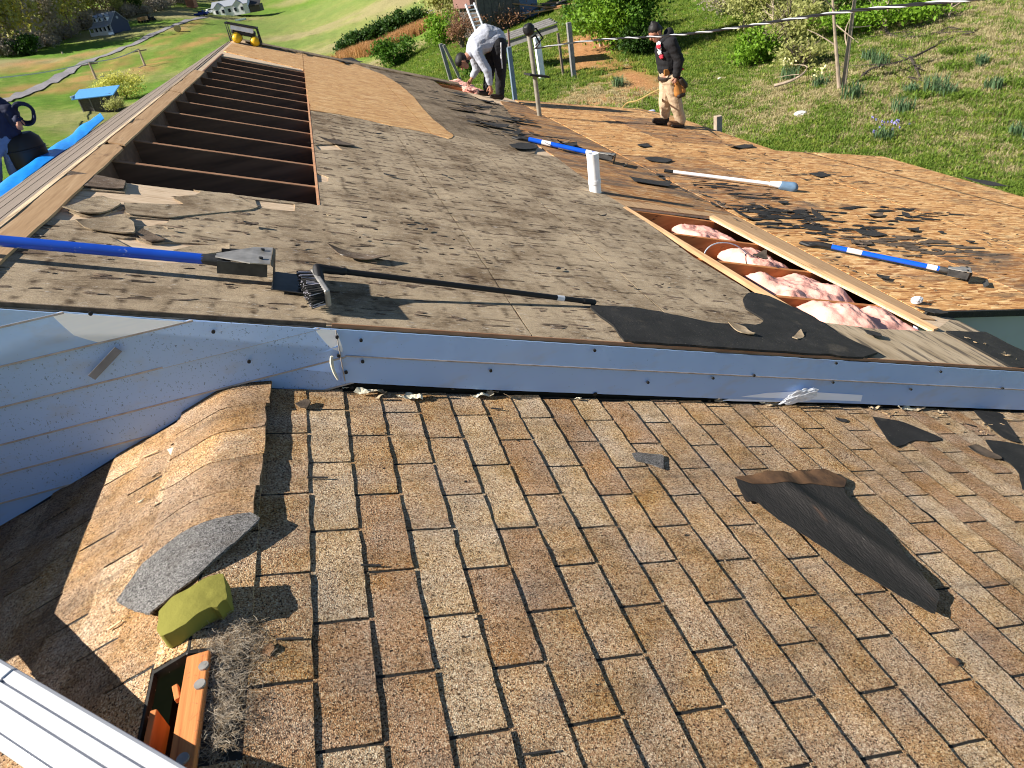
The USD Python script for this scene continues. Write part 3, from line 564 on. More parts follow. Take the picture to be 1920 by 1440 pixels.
# ragged residue left in rows where the shingles were torn off
def residue(name, region, pl, n, L0, L1, w0, w1, mt, seed, lattice=True, h=.0035):
    r = np.random.default_rng(seed); import shapely; x0, y0, x1, y1 = region.bounds; V, F = [], []; k = 0
    while k < n:
        x, y = r.uniform(x0, x1), r.uniform(y0, y1)
        if lattice:
            y = round(y / .165) * .165 + r.normal(0, .018); x = round(x / .137) * .137 + r.normal(0, .022)
        if not shapely.contains_xy(region, x, y): continue
        L, w, a = L0 * (L1 / L0) ** r.uniform() , r.uniform(w0, w1), r.normal(0, .12); m_ = 9; th = np.linspace(0, 6.28, m_, endpoint=False)
        q = np.c_[np.cos(th) * L / 2 * r.uniform(.5, 1.15, m_), np.sin(th) * w / 2 * r.uniform(.3, 1.3, m_)] @ A([[math.cos(a), math.sin(a)], [-math.sin(a), math.cos(a)]]) + A([x, y])
        o = len(V); zb = pl[1] - pl[0][0] * q[:, 0] - .009
        for (px_, py_), z in zip(q, zb): V.append((px_, py_, z))
        for (px_, py_), z in zip(q * .8 + A([x, y]) * .2, pl[1] - pl[0][0] * (q[:, 0] * .8 + x * .2) - .0085 + h * r.uniform(.4, 1.3, m_)): V.append((px_, py_, z))
        for i in range(m_):
            j = (i + 1) % m_; F += [(o + i, o + j, o + m_ + j), (o + i, o + m_ + j, o + m_ + i)]
        F += [(o + m_, o + m_ + i, o + m_ + i + 1) for i in range(1, m_ - 1)]; k += 1
    return part(deck if pl[0][0] > .3 else rear, name, trimesh.Trimesh(A(V), A(F), process=False), mt, kind='stuff')
_reg = Bp.buffer(-.02)
residue('torn_residue', _reg, MAIN, 900, .03, .16, .008, .026, 'old_roofing_brown', 1)
residue('torn_residue', _reg, MAIN, 420, .02, .10, .006, .02, 'scrap_brown', 2)
residue('paper_residue', _reg, MAIN, 620, .02, .16, .003, .012, 'scrap_tan', 3, False, .002)
# rafters in the openings, ridge board, dark attic
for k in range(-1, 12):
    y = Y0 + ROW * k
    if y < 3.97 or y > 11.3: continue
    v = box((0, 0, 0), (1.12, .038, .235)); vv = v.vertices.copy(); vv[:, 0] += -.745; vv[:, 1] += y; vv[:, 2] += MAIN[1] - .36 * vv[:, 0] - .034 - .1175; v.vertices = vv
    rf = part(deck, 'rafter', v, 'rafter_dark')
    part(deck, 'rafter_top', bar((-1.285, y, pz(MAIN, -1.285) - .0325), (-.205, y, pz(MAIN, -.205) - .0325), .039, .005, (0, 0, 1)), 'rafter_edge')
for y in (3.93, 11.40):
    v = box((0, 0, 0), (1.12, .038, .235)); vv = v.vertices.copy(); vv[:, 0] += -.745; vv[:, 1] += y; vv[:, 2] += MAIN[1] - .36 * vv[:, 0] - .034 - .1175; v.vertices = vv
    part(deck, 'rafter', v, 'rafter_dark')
for k in (-2, -1, 0, 1):
    y = Y0 + ROW * k
    v = box((0, 0, 0), (1.75, .04, .20)); vv = v.vertices.copy(); vv[:, 0] += 2.72; vv[:, 1] += y; vv[:, 2] += MAIN[1] - .36 * vv[:, 0] - .036 - .10; v.vertices = vv
    part(deck, 'rafter', v, 'rafter_warm')
for y in (12.78, 13.07, 13.68, 13.93):
    v = box((0, 0, 0), (.8, .04, .18)); vv = v.vertices.copy(); vv[:, 0] += 2.4; vv[:, 1] += y; vv[:, 2] += MAIN[1] - .36 * vv[:, 0] - .036 - .09; v.vertices = vv
    part(deck, 'rafter', v, 'rafter_warm')
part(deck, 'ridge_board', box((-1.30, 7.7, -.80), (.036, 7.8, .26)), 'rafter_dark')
part(deck, 'opening_edge', bar((-.2035, 3.97, pz(MAIN, -.2035) - .020), (-.2035, 11.36, pz(MAIN, -.2035) - .020), .016, .022), 'rafter_edge')
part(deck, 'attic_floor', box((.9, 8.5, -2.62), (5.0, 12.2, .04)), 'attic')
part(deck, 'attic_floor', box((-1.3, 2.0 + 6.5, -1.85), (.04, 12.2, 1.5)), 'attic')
part(deck, 'opening_edge', bar(on(MAIN, 1172, 388) + A([-.004, 0, -.012]), on(MAIN, 1487, 580) + A([-.004, 0, -.012]), .03, .03), 'plank')
part(deck, 'opening_edge', bar(on(MAIN, 1332, 405) + A([.012, 0, -.006]), on(MAIN, 1752, 617) + A([.012, 0, -.006]), .035, .014), 'plank')
part(deck, 'roofing_edge', bar((-.2, EDGE - .003, rake(-.2) - .012), (3.5, EDGE - .003, rake(3.5) - .012), .006, .016), 'rafter_edge')
part(deck, 'roofing_edge', bar((-3.0, EDGE - .004, rake(-3.0) - .012), (X_RIDGE, EDGE - .004, Z_RIDGE - .012), .006, .016), 'splinter')
part(deck, 'roofing_edge', bar((X_RIDGE, EDGE - .004, Z_RIDGE - .012), (-.22, EDGE - .004, rake(-.22) - .012), .006, .016), 'scrap_brown')
# ridge strips of plank, and the grey left-hand slope
for k, (ya, yb) in enumerate(((2.345, 4.76), (4.77, 7.2), (7.21, 9.05))):
    part(deck, 'ridge_strip', slab(rough(sbox(X_RIDGE + .004, ya, -1.255 - .008 * (k == 1), yb), .006, .12, k), MAIN, -.006, .004), 'plank')
    part(deck, 'ridge_strip', slab(rough(sbox(-1.52 + .03 * k, ya, X_RIDGE - .004, yb - .05), .012, .12, k + 9), LEFT, -.002, .006), 'old_roofing' if k < 2 else 'old_roofing_dark')
lp = sbox(-4.9, EDGE, X_RIDGE, YF)
lr = part(house, 'left_slope', slab(lp, LEFT, -.034, -.012), 'left_roof')
for k in range(12):
    a, b = X_RIDGE - .09 - .29 * k, X_RIDGE - .09 - .29 * (k + 1) + .004
    part(lr, 'shingle_course', slab(rough(sbox(b, EDGE + .01, a, YF - .02), .008, .15, 60 + k).intersection(lp), LEFT, -.012, -.003 + .003 * (k % 2)), 'left_roof')

# ---- flatter rear roof in strand board, its end wall
LB = 3.348
low_poly = Polygon([(LB, 3.11), (8.27, 3.11), (8.22, 9.0), (6.26, 9.0), (6.22, 12.2), (5.9, 12.95), (LB, 12.95)])
rear = part(house, 'rear_roof', slab(low_poly.buffer(-.01), LOW, -.05, -.016), 'attic')
i = 0
for c0, xa in enumerate(np.arange(LB, 8.3, 1.19)):
    for ya in np.arange(3.11 - (1.22 if c0 % 2 else 0), 13, 2.44):
        g = sbox(xa + .003, ya + .003, xa + 1.187, ya + 2.437).intersection(low_poly)
        if g.is_empty or g.area < .01: continue
        part(rear, 'strand_board', slab(g, LOW, -.016, -.004 + .002 * (i % 3)), ('osb', 'osb', 'osb_dirty')[(i * 5 + c0) % 3] if c0 < 2 else 'osb'); i += 1
zl = lambda x: pz(LOW, x)
_smear = [Polygon(ons(LOW, q)).buffer(0).intersection(low_poly) for q in ([(1370, 385), (1500, 392), (1600, 430), (1540, 440), (1440, 425)], [(1560, 440), (1700, 445), (1880, 470), (1860, 500), (1700, 480)], [(1500, 400), (1640, 385), (1800, 400), (1760, 430), (1620, 430)], [(1250, 330), (1400, 350), (1480, 375), (1400, 372)], [(1380, 300), (1560, 320), (1640, 345), (1500, 345)])]
for k, (n_, L0, L1, w0, w1, mt_) in enumerate(((60, .10, .5, .03, .12, 'felt_black'), (60, .08, .5, .03, .10, 'scrap_brown'), (46, .08, .4, .03, .1, 'felt_black'), (24, .1, .5, .02, .06, 'felt_black'), (18, .1, .6, .02, .06, 'scrap_brown'))):
    if not _smear[k].is_empty: residue('felt_residue', _smear[k], plane(.25, -1.492 + .0105), n_, L0, L1, w0, w1, mt_, 20 + k, False, .003)
residue('felt_residue', low_poly.buffer(-.05), plane(.25, -1.492 + .0105), 420, .015, .10, .004, .02, 'scrap_brown', 30, False, .003)
residue('felt_residue', low_poly.buffer(-.05), plane(.25, -1.492 + .0105), 260, .02, .10, .003, .012, 'splinter', 31, False, .003)
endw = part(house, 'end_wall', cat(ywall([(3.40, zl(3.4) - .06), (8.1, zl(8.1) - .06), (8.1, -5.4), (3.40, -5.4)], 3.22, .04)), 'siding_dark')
part(endw, 'drip_edge', bar((3.36, 3.105, zl(3.36) - .02), (8.27, 3.105, zl(8.27) - .02), .02, .045), 'felt_black')
for k in range(14):
    zb = -2.62 - .155 * k
    g = sbox(3.40, zb, 8.1, zb + .153).intersection(Polygon([(3.3, zl(3.3) - .055), (8.2, zl(8.2) - .055), (8.2, -6), (3.3, -6)]))
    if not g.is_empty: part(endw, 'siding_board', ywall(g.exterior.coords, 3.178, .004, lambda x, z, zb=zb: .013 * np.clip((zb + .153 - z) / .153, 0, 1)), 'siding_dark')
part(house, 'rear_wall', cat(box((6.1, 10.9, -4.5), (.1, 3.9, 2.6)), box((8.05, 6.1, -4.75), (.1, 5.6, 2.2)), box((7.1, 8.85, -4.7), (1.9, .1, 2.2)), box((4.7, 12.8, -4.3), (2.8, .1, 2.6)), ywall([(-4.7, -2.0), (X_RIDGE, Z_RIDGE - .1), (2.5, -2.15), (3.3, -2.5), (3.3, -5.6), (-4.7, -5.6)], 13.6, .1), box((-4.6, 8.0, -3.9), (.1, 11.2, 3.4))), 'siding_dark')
# vent pipe and service mast go through the roof
vb = on(MAIN, 1116, 358)
part(house, 'vent_pipe', cat(trimesh.creation.annulus(.038, .052, .42, sections=28, transform=trimesh.transformations.translation_matrix(vb + A([0, 0, .115])))), 'pvc', smooth=30)
part(house, 'vent_pipe_collar', trimesh.creation.annulus(.0525, .056, .03, sections=28, transform=trimesh.transformations.translation_matrix(vb + A([0, 0, .085]))), 'pvc')
mb = on(MAIN, 1012, 217)
part(house, 'service_mast', tube([mb + A([0, 0, -.2]), mb + A([-.01, 0, .6]), mb + A([-.03, 0, 1.19])], .036, 14), 'galv', smooth=40)
part(house, 'mast_head', cat(blob(mb + A([-.03, -.02, 1.25]), (.09, .085, .09), 3, .15), tube([mb + A([-.03, 0, 1.12]), mb + A([.06, -.05, 1.16]), mb + A([.10, -.08, 1.05]), mb + A([.03, -.05, .98])], .016, 6), tube([mb + A([-.03, 0, 1.26]), mb + A([.10, .02, 1.24]), mb + A([.17, -.05, 1.10]), mb + A([.04, -.04, 1.02])], .014, 6)), 'cable_black', smooth=40)
part(house, 'mast_collar', put(rbox((.34, .26, .03), .006), frame(mb + A([.02, -.01, .60]), (1, .1, -.28))), 'felt_black', label='dark flashing collar slid up the mast')
# ================================================================== THE LAND
ctl = [(0, 130, 130), (60, 105, 165), (0, 200, 85), (0, 300, 42), (210, 66, 175), (270, 48, 180), (100, 112, 140), (330, 30, 195), (450, 30, 225), (500, 22, 230), (150, 170, 95), (230, 200, 75), (300, 120, 112), (370, 80, 140), (400, 60, 155), (600, 40, 165), (560, 0, 250), (650, 0, 185),
       (620, 95, 75), (700, 60, 90), (780, 30, 92), (850, 0, 88), (740, 100, 50), (800, 110, 40), (700, 112, 58), (830, 100, 36), (990, 190, 23.5), (1040, 150, 26), (1100, 60, 33), (1100, 190, 22), (1200, 200, 21.5), (1010, 30, 41), (1250, 20, 38), (1300, 230, 20), (1400, 265, 17.8), (1480, 285, 17),
       (1575, 172, 19.5), (1700, 100, 23), (1500, 0, 34), (1650, 0, 30), (1900, 0, 27.5), (1900, 180, 19.5), (1920, 340, 15.8), (1640, 285, 16.8), (1750, 200, 19), (1100, -40, 45), (1500, -80, 48), (1900, -90, 42)]
pts = []
for px, py, r in ctl:
    d = ray(px, py); h = math.hypot(d[0], d[1]); pts.append(d * r / h)
for az in range(-180, 180, 20):
    a = math.radians(az); s, co = math.sin(a), math.cos(a)
    for r, z in ((2, -5.3), (6, -5.25), (11, -5.15)):
        pts.append(A([s * r, co * r, z]))
    if az < -45 or az > 75:
        for r, z in ((25, -4.8), (60, -4.5), (140, -3.0), (260, 2.0)): pts.append(A([s * r, co * r, z]))
    pts.append(A([s * 420, co * 420, 14.0])); pts.append(A([s * 800, co * 800, 45.0]))
pts = A(pts)
def uv(x, y):
    r = np.hypot(x, y); a = np.arctan2(x, y); lr = np.log(np.maximum(r, 1.0))
    return np.c_[lr * 1.0 * np.cos(a), lr * np.sin(a)]
RBF = RBFInterpolator(uv(pts[:, 0], pts[:, 1]), pts[:, 2], kernel='linear', smoothing=.002)
azs = np.radians(np.r_[np.arange(-180, -30, 6), np.arange(-30, 64, .3), np.arange(64, 180.1, 6)])
rs = np.exp(np.arange(math.log(1.5), math.log(800), .025))
AZ, RR = np.meshgrid(azs, rs); GX, GY = RR * np.sin(AZ), RR * np.cos(AZ)
GZ = RBF(uv(GX.ravel(), GY.ravel())).reshape(GX.shape)
from scipy.ndimage import gaussian_filter
GZ = gaussian_filter(GZ, (4, 5), mode=('nearest', 'wrap'))
bumpy = meshkit.fbm(np.stack([GX * .5, GY * .5, GX * 0], -1), 4, 3) - .5
GZ = GZ + bumpy * np.clip((RR - 10) / 20, 0, 1) * np.clip(RR / 40, .25, 1.2) * .5
from scipy.interpolate import RegularGridInterpolator
_gi = RegularGridInterpolator((np.log(rs), azs), GZ, bounds_error=False, fill_value=None)
def gz(x, y): return float(_gi((math.log(max(math.hypot(x, y), 1.5)), math.atan2(x, y))))
def ground(px, py, r0=11.0):
    """where the view through a picture point meets the land"""
    d = ray(px, py); d = d / math.hypot(d[0], d[1]); prev = None
    for r in np.exp(np.linspace(math.log(r0), math.log(700), 500)):
        P = d * r; f = P[2] - gz(P[0], P[1])
        if prev is not None and prev > 0 >= f: return A([P[0], P[1], gz(P[0], P[1])])
        prev = f
    return d * 120
def near_r(px, py, r):
    d = ray(px, py); d = d / math.hypot(d[0], d[1]) * r; return A([d[0], d[1], gz(d[0], d[1])])
def near_ground(px, py, r):
    g = ground(px, py); h = math.hypot(g[0], g[1])
    if .62 < h / r < 1.6: r = h
    d = ray(px, py); d = d / math.hypot(d[0], d[1]) * r; return A([d[0], d[1], gz(d[0], d[1])])
# what grows where: r = bare orange soil, g = lush green, b = dry straw
PX = (R @ np.stack([GX.ravel(), GY.ravel(), GZ.ravel()])); vis = PX[2] > 1
ux = np.where(vis, 960 + FPX * PX[0] / np.maximum(PX[2], .1), -9999).reshape(GX.shape); uy = np.where(vis, 720 + FPX * PX[1] / np.maximum(PX[2], .1), -9999).reshape(GX.shape)
P3 = np.stack([GX, GY, GX * 0], -1)
soil = np.zeros_like(GX); lush = np.zeros_like(GX); straw = np.zeros_like(GX)
def near_line(line, w):
    """weight by distance (metres) from a line on the land"""
    d = np.full(GX.shape, 1e9)
    for (ax, ay), (bx, by) in zip(line[:-1], line[1:]):
        t = np.clip(((GX - ax) * (bx - ax) + (GY - ay) * (by - ay)) / ((bx - ax) ** 2 + (by - ay) ** 2 + 1e-9), 0, 1)
        d = np.minimum(d, np.hypot(GX - ax - t * (bx - ax), GY - ay - t * (by - ay)))
    return np.clip(1.3 - d / w, 0, 1)
def land(line): return [tuple(ground(*p)[:2]) for p in line]
n1 = meshkit.fbm(P3 * .35 + 9, 4, 5); n2 = meshkit.fbm(P3 * .06 + 3, 4, 8)
soil = np.maximum(soil, near_line(land([(1105, 75), (1112, 110), (1140, 135), (1165, 152), (1180, 165)]), 1.7))
soil = np.maximum(soil, .95 * near_line(land([(1160, 140), (1120, 160), (1090, 185)]), 1.8))
soil = np.maximum(soil, .5 * near_line(land([(1290, 95), (1330, 85), (1345, 60)]), .8))
soil = np.maximum(soil, .75 * near_line(land([(655, 112), (720, 88), (790, 62), (818, 45)]), 1.6))
for ln, w in (([(60, 135), (120, 112), (175, 100)], 3.0), ([(10, 182), (55, 160)], 2.0), ([(90, 178), (160, 145), (245, 105)], 2.6), ([(290, 85), (370, 40)], 2.5), ([(240, 145), (330, 95), (420, 65)], 2.6), ([(0, 140), (60, 115)], 3)):
    soil = np.maximum(soil, .62 * near_line(land(ln), w) * np.clip(n1 * 2.2 - .3, .25, 1))
straw = np.clip((n2 - .45) * 4, 0, .8)
straw = np.maximum(straw, .95 * near_line(land([(1100, 180), (1140, 190), (1170, 175)]), 1.6))
straw = np.maximum(straw, .9 * near_line(land([(1480, 190), (1620, 180), (1760, 140), (1900, 100)]), 4.5) * np.clip(n1 * 2.6 - .1, 0, 1))
straw = np.maximum(straw, .9 * near_line(land([(1750, 20), (1850, 60), (1910, 90)]), 4.0))
straw = np.maximum(straw, .7 * near_line(land([(1620, 225), (1760, 260), (1880, 300)]), 1.2))
straw = np.maximum(straw, .28 * near_line(land([(560, 30), (700, 40), (800, 20)]), 22))
lush = np.clip((.58 - n2) * 3, 0, .7)
lush = np.maximum(lush, near_line(land([(1000, 180), (1050, 140), (1060, 110)]), 1.8))
lush = np.maximum(lush, near_line(land([(1330, 215), (1330, 150), (1310, 60), (1270, 20)]), 2.6) * .9)
lush = np.maximum(lush, near_line(land([(1480, 280), (1700, 290), (1900, 350)]), 1.2))
lush = np.maximum(lush, .8 * near_line(land([(0, 105), (40, 110)]), 12)); lush = np.maximum(lush, .6 * near_line(land([(400, 40), (470, 50)]), 12))
soil *= np.clip(n1 * 3 - .6, .35, 1)
na = len(azs); nr = len(rs); I = np.arange(nr - 1)[:, None] * na + np.arange(na - 1)[None]
F = np.concatenate([np.stack([I, I + na, I + na + 1], -1).reshape(-1, 3), np.stack([I, I + na + 1, I + 1], -1).reshape(-1, 3)])
V = np.stack([GX, GY, GZ], -1).reshape(-1, 3)
if np.cross(V[F[0, 1]] - V[F[0, 0]], V[F[0, 2]] - V[F[0, 0]])[2] < 0: F = F[:, ::-1]
N = {'g': ('geometry', {}), 'at': ('attribute', {'attribute': 'cover'}), 's': ('separate_color', {}),
     'n': ('noise_texture', {'scale': 1.1, 'detail': 10, 'roughness': .7}), 'r': ('rgb_ramp', {'ramp': [(.30, c(.095, .140, .024)), (.46, c(.165, .225, .038)), (.58, c(.25, .27, .065)), (.72, c(.36, .31, .13))]}),
     'n2': ('noise_texture', {'scale': .9, 'detail': 8, 'roughness': .7}), 'rl': ('rgb_ramp', {'ramp': [(.3, c(.045, .125, .010)), (.5, c(.075, .19, .014)), (.7, c(.14, .25, .028))]}),
     'n3': ('noise_texture', {'scale': 5, 'detail': 9, 'roughness': .75}), 'rs': ('rgb_ramp', {'ramp': [(.3, c(.15, .14, .05)), (.5, c(.30, .25, .13)), (.7, c(.46, .38, .22))]}),
     'rd': ('rgb_ramp', {'ramp': [(.3, c(.34, .155, .06)), (.55, c(.46, .23, .10)), (.75, c(.52, .32, .17))]}),
     'x1': ('mix_color', {}), 'x2': ('mix_color', {}), 'x3': ('mix_color', {}), 'n5': ('noise_texture', {'scale': 18, 'detail': 6, 'roughness': .8}), 'r5': ('map_range', {'from_min': .3, 'from_max': .7, 'to_min': .6, 'to_max': 1.35}), 'hs': ('hsv', {}),
     'b': ('bump', {'strength': .8, 'distance': .08}), 'p': ('principled_bsdf', {'roughness': 1.0, 'specular_ior_level': .1})}
L = [('g.position', x + '.vector') for x in ('n', 'n2', 'n3', 'n5')] + [('n.fac', 'r.fac'), ('n2.fac', 'rl.fac'), ('n3.fac', 'rs.fac'), ('n3.fac', 'rd.fac'), ('at.color', 's.color'),
     ('r.color', 'x1.a'), ('rl.color', 'x1.b'), ('s.g', 'x1.fac'), ('x1.result', 'x2.a'), ('rs.color', 'x2.b'), ('s.b', 'x2.fac'), ('x2.result', 'x3.a'), ('rd.color', 'x3.b'), ('s.r', 'x3.fac'),
     ('x3.result', 'hs.color'), ('n5.fac', 'r5.value'), ('r5.result', 'hs.value'), ('hs.color', 'p.base_color'), ('n5.fac', 'b.height'), ('b.normal', 'p.normal')]
MAT['land'] = usdkit.material(stage, '/World/Looks/land', N, L, surface='p.BSDF')
gm = usdkit.mesh(stage, '/World/ground', trimesh.Trimesh(V, F, process=False), MAT['land'], smooth=True)
UsdGeom.PrimvarsAPI(gm).CreatePrimvar('cover', Sdf.ValueTypeNames.Color3fArray, 'vertex').Set(Vt.Vec3fArray.FromNumpy(np.stack([soil, lush, straw], -1).reshape(-1, 3).astype(np.float32)))
tag(gm.GetPrim(), kind='structure')
# country lane
flat('gravel', (.20, .19, .20), .95, var=.25, scale=3)
def ribbon(line, w, lift):
    P = A([ground(*p) for p in line]); t = np.linspace(0, 1, 160)
    from scipy.interpolate import PchipInterpolator
    s = np.r_[0, np.cumsum(np.linalg.norm(np.diff(P[:, :2], axis=0), axis=1))]; s /= s[-1]
    Q = np.c_[PchipInterpolator(s, P[:, 0])(t), PchipInterpolator(s, P[:, 1])(t)]
    T = np.gradient(Q, axis=0); T /= np.linalg.norm(T, axis=1, keepdims=True); Nn = np.c_[-T[:, 1], T[:, 0]]
    V, F = [], []
    for k, o in enumerate((-.5, -.17, .17, .5)):
        for q, n in zip(Q, Nn):
            x, y = q + n * w * o; V.append((x, y, gz(x, y) + lift))
    n = len(Q)
    for k in range(3):
        for i in range(n - 1):
            a = k * n + i; F += [(a, a + 1, a + n + 1), (a, a + n + 1, a + n)]
    m = trimesh.Trimesh(A(V), A(F), process=False)
    if m.face_normals[:, 2].mean() < 0: m.invert()
    return m
rd = usdkit.mesh(stage, '/World/road', ribbon([(5, 194), (80, 160), (160, 118), (230, 90), (300, 60), (340, 44), (385, 33)], 1.6, .10), MAT['gravel'], smooth=True)
tag(rd.GetPrim(), kind='structure')

# ------------------------------------------------------------------ foliage
def leaf(name, a, b, tr=.35):
    mat(name, ramp2(a, b), 6, obj=False, rough=.6, trans=tr, spec=.25)
leaf('leaf_lime', c(.10, .22, .012), c(.22, .36, .03)); leaf('leaf_green', c(.045, .12, .012), c(.11, .22, .022)); leaf('leaf_deep', c(.018, .055, .008), c(.05, .11, .014))
leaf('leaf_yellow', c(.52, .52, .10), c(.66, .62, .17), .5); leaf('leaf_olive', c(.36, .38, .12), c(.50, .50, .19), .5); leaf('leaf_grey', c(.36, .31, .25), c(.52, .45, .36), .5); leaf('leaf_rust', c(.20, .10, .06), c(.34, .18, .10))
leaf('blade_green', c(.095, .175, .018), c(.21, .30, .045), .4); leaf('blade_dry', c(.36, .31, .15), c(.56, .48, .27), .3); leaf('blade_blue', c(.06, .125, .055), c(.13, .20, .09), .25); leaf('blade_orange', c(.42, .22, .08), c(.58, .34, .15), .3)
flat('bark', (.17, .13, .10), .9, var=.3); flat('bark_pale', (.36, .28, .21), .9, var=.25); flat('bark_dark', (.05, .04, .033), .9, var=.3)
def leaves(P, s, seed=0, flat_=.0, long=1.0):
    r = np.random.default_rng(seed); n = len(P)
    a = r.normal(size=(n, 3)); a[:, 2] *= (1 - flat_); a /= np.linalg.norm(a, axis=1, keepdims=True)
    b = np.cross(a, r.normal(size=(n, 3))); b /= np.linalg.norm(b, axis=1, keepdims=True)
    sz = s * r.uniform(.6, 1.4, (n, 1)); a = a * sz * long; b = b * sz * .55
    V = np.stack([P - a, P + b, P + a, P - b], 1).reshape(-1, 3); k = np.arange(n)[:, None] * 4
    return trimesh.Trimesh(V, np.vstack([k + [0, 1, 2], k + [0, 2, 3]]), process=False)
def crown_pts(n, c0, rad, seed, clumps=14, holes=.35):
    r = np.random.default_rng(seed); C = r.normal(size=(clumps, 3)); C /= np.linalg.norm(C, axis=1, keepdims=True); C *= r.uniform(.35, .95, (clumps, 1))
    k = r.integers(0, clumps, n); P = C[k] + r.normal(0, .22, (n, 3)) * r.uniform(.6, 1.3, (clumps, 1))[k]
    return P * A(rad) + A(c0)
def branches(h, r0, seed, n=7, spread=.45, top=.95, first=.3):
    r = np.random.default_rng(seed); ms = [tube(curve([(0, 0, -.3), (r.normal(0, .02) * h, r.normal(0, .02) * h, h * .4), (r.normal(0, .04) * h, r.normal(0, .04) * h, h * top)], 8), np.linspace(r0, r0 * .15, 8), 6)]
    for i in range(n):
        z = h * r.uniform(first, top * .85); a = r.uniform(0, 6.28); L = h * spread * r.uniform(.5, 1) * (1.1 - z / h)
        e = A([math.cos(a) * L, math.sin(a) * L, z + L * r.uniform(.4, 1.1)])
        ms.append(tube(curve([(0, 0, z), e * A([.5, .5, 0]) + A([0, 0, (z + e[2]) / 2 - .05 * L]), e], 5), np.linspace(r0 * .4, r0 * .06, 5), 5))
    return cat(*ms)
WOODS = [(3, 'leaf_yellow', 'bark', 1500, 'pale yellow-green spring tree in the wood behind the white farmhouse'), (4, 'leaf_olive', 'bark', 1300, 'olive tree with thin spring leaf in the wood on the far hill'), (5, 'leaf_grey', 'bark_pale', 1000, 'bare grey-brown tree in the wood on the far hill'), (6, 'leaf_deep', 'bark_dark', 1700, 'dark evergreen tree at the edge of the far wood')]
tp = [(int(-10 + 13.3 * (i % 28)), 60) for i in range(84)]
tp_old = [(8, 92), (22, 96), (40, 100), (55, 98), (70, 96), (88, 90), (104, 86), (120, 82), (138, 76), (150, 71), (165, 66), (182, 60), (14, 60), (34, 52), (58, 58), (82, 50), (104, 55), (128, 44), (150, 40), (172, 36), (196, 28), (222, 26), (246, 34), (268, 33), (290, 28), (310, 24), (330, 20), (350, 16), (238, 22), (260, 14), (282, 12), (304, 8), (4, 30), (50, 30), (100, 26), (150, 18), (200, 12)]
protos = {}
for i, (px, py) in enumerate(tp):
    k = [0, 1, 2, 1, 0, 2, 1][i % 7]; row = i // 28; px += (row * 5 + i * 7 % 6)
    if px > 225 and row == 0: k = 3 if i % 3 else 1
    P = near_r(px, np.interp(px, [0, 60, 90, 130, 180, 215, 260, 320, 380], [100, 104, 96, 84, 64, 40, 32, 20, 8]), np.interp(px, [0, 60, 130, 165, 180, 275, 290, 360], [158, 160, 178, 188, 200, 206, 214, 240]) + row * 17 + (i * 37 % 9)); s = (1.0 + .2 * ((i * 53) % 7 - 3) / 3) * (.55 if k == 3 else 1)
    if px > 225 and k != 3: s *= .62
    seedn, lf, bk, n, lab = WOODS[k]
    if k not in protos:
        t = thing('woodland_tree', lab, 'tree', P, 'woodland trees: ' + lab.split(' tree')[0])
        part(t, 'trunk', branches(13.5, .20, seedn, 14, .35), bk, local=True)
        part(t, 'crown', leaves(crown_pts(n, (0, 0, 8.0), (3.3, 3.3, 6.4), seedn, 26), .34, seedn), lf, local=True)
        protos[k] = t
    else:
        copy_of(protos[k], 'woodland_tree', P, lab, 'tree', 'woodland trees: ' + lab.split(' tree')[0], (i * 67) % 360, s)
def shrub(name, P, rad, n, lf, s, label, catn='bush', seed=0, twig='bark_dark', group=None, stems=9):
    t = thing(name, label, catn, P, group); r = np.random.default_rng(seed)
    ms = []
    for i in range(stems):
        a = r.uniform(0, 6.28); e = A([math.cos(a) * rad[0] * r.uniform(.2, .8), math.sin(a) * rad[1] * r.uniform(.2, .8), rad[2] * r.uniform(1.0, 1.9)])
        ms.append(tube(curve([(0, 0, -.1), e * A([.35, .35, .5]), e], 5), np.linspace(.035, .008, 5), 5))
    part(t, 'stems', cat(*ms), twig, local=True)
    part(t, 'crown', leaves(crown_pts(n, (0, 0, rad[2] * 1.02), rad, seed, 26), s, seed), lf, local=True); return t
shrub('leafy_bush', near_ground(1150, 95, 30), (1.5, 1.2, 1.5), 7000, 'leaf_lime', .07, 'tall bright lime bush in front of which the electric cable passes', seed=21)
shrub('leafy_bush', near_ground(1200, 92, 31.5), (1.35, 1.2, 1.75), 7000, 'leaf_green', .07, 'dense green bush directly behind the head of the man in black', seed=22)
shrub('leafy_bush', near_ground(1118, 60, 34), (1.3, 1.2, 1.3), 4500, 'leaf_green', .07, 'loose green bush at the left end of the bush row, above the dirt path', seed=23)
shrub('leafy_bush', near_ground(1200, 100, 30), (.8, .7, .55), 2500, 'leaf_deep', .06, 'low dark bush at the foot of the dense green bush', seed=24)
shrub('thicket_bush', near_ground(1440, 60, 27), (2.0, 1.5, 1.15), 6000, 'leaf_olive', .06, 'brown-green brush left of the twin-stemmed sapling', seed=25, stems=26, twig='bark')
shrub('thicket_bush', near_ground(1530, 18, 31), (2.6, 1.6, 1.2), 6000, 'leaf_grey', .06, 'bare brown thicket at the top of the grassy bank', seed=26, stems=40, twig='bark')
shrub('thicket_bush', near_ground(1650, 55, 26), (2.0, 1.2, .45), 5000, 'leaf_lime', .06, 'low bright green growth right of the sapling, under the cable', seed=27, twig='bark')
shrub('thicket_bush', near_ground(1500, 135, 21.5), (.75, .5, .42), 1400, 'leaf_olive', .05, 'heap of dry brush and brambles beside the white daffodils', seed=28, stems=46, twig='bark')
shrub('thicket_bush', near_ground(1370, 25, 33), (1.2, 1.0, .9), 3500, 'leaf_grey', .06, 'brown tangled brush at the top of the lawn', seed=29, stems=30, twig='bark')
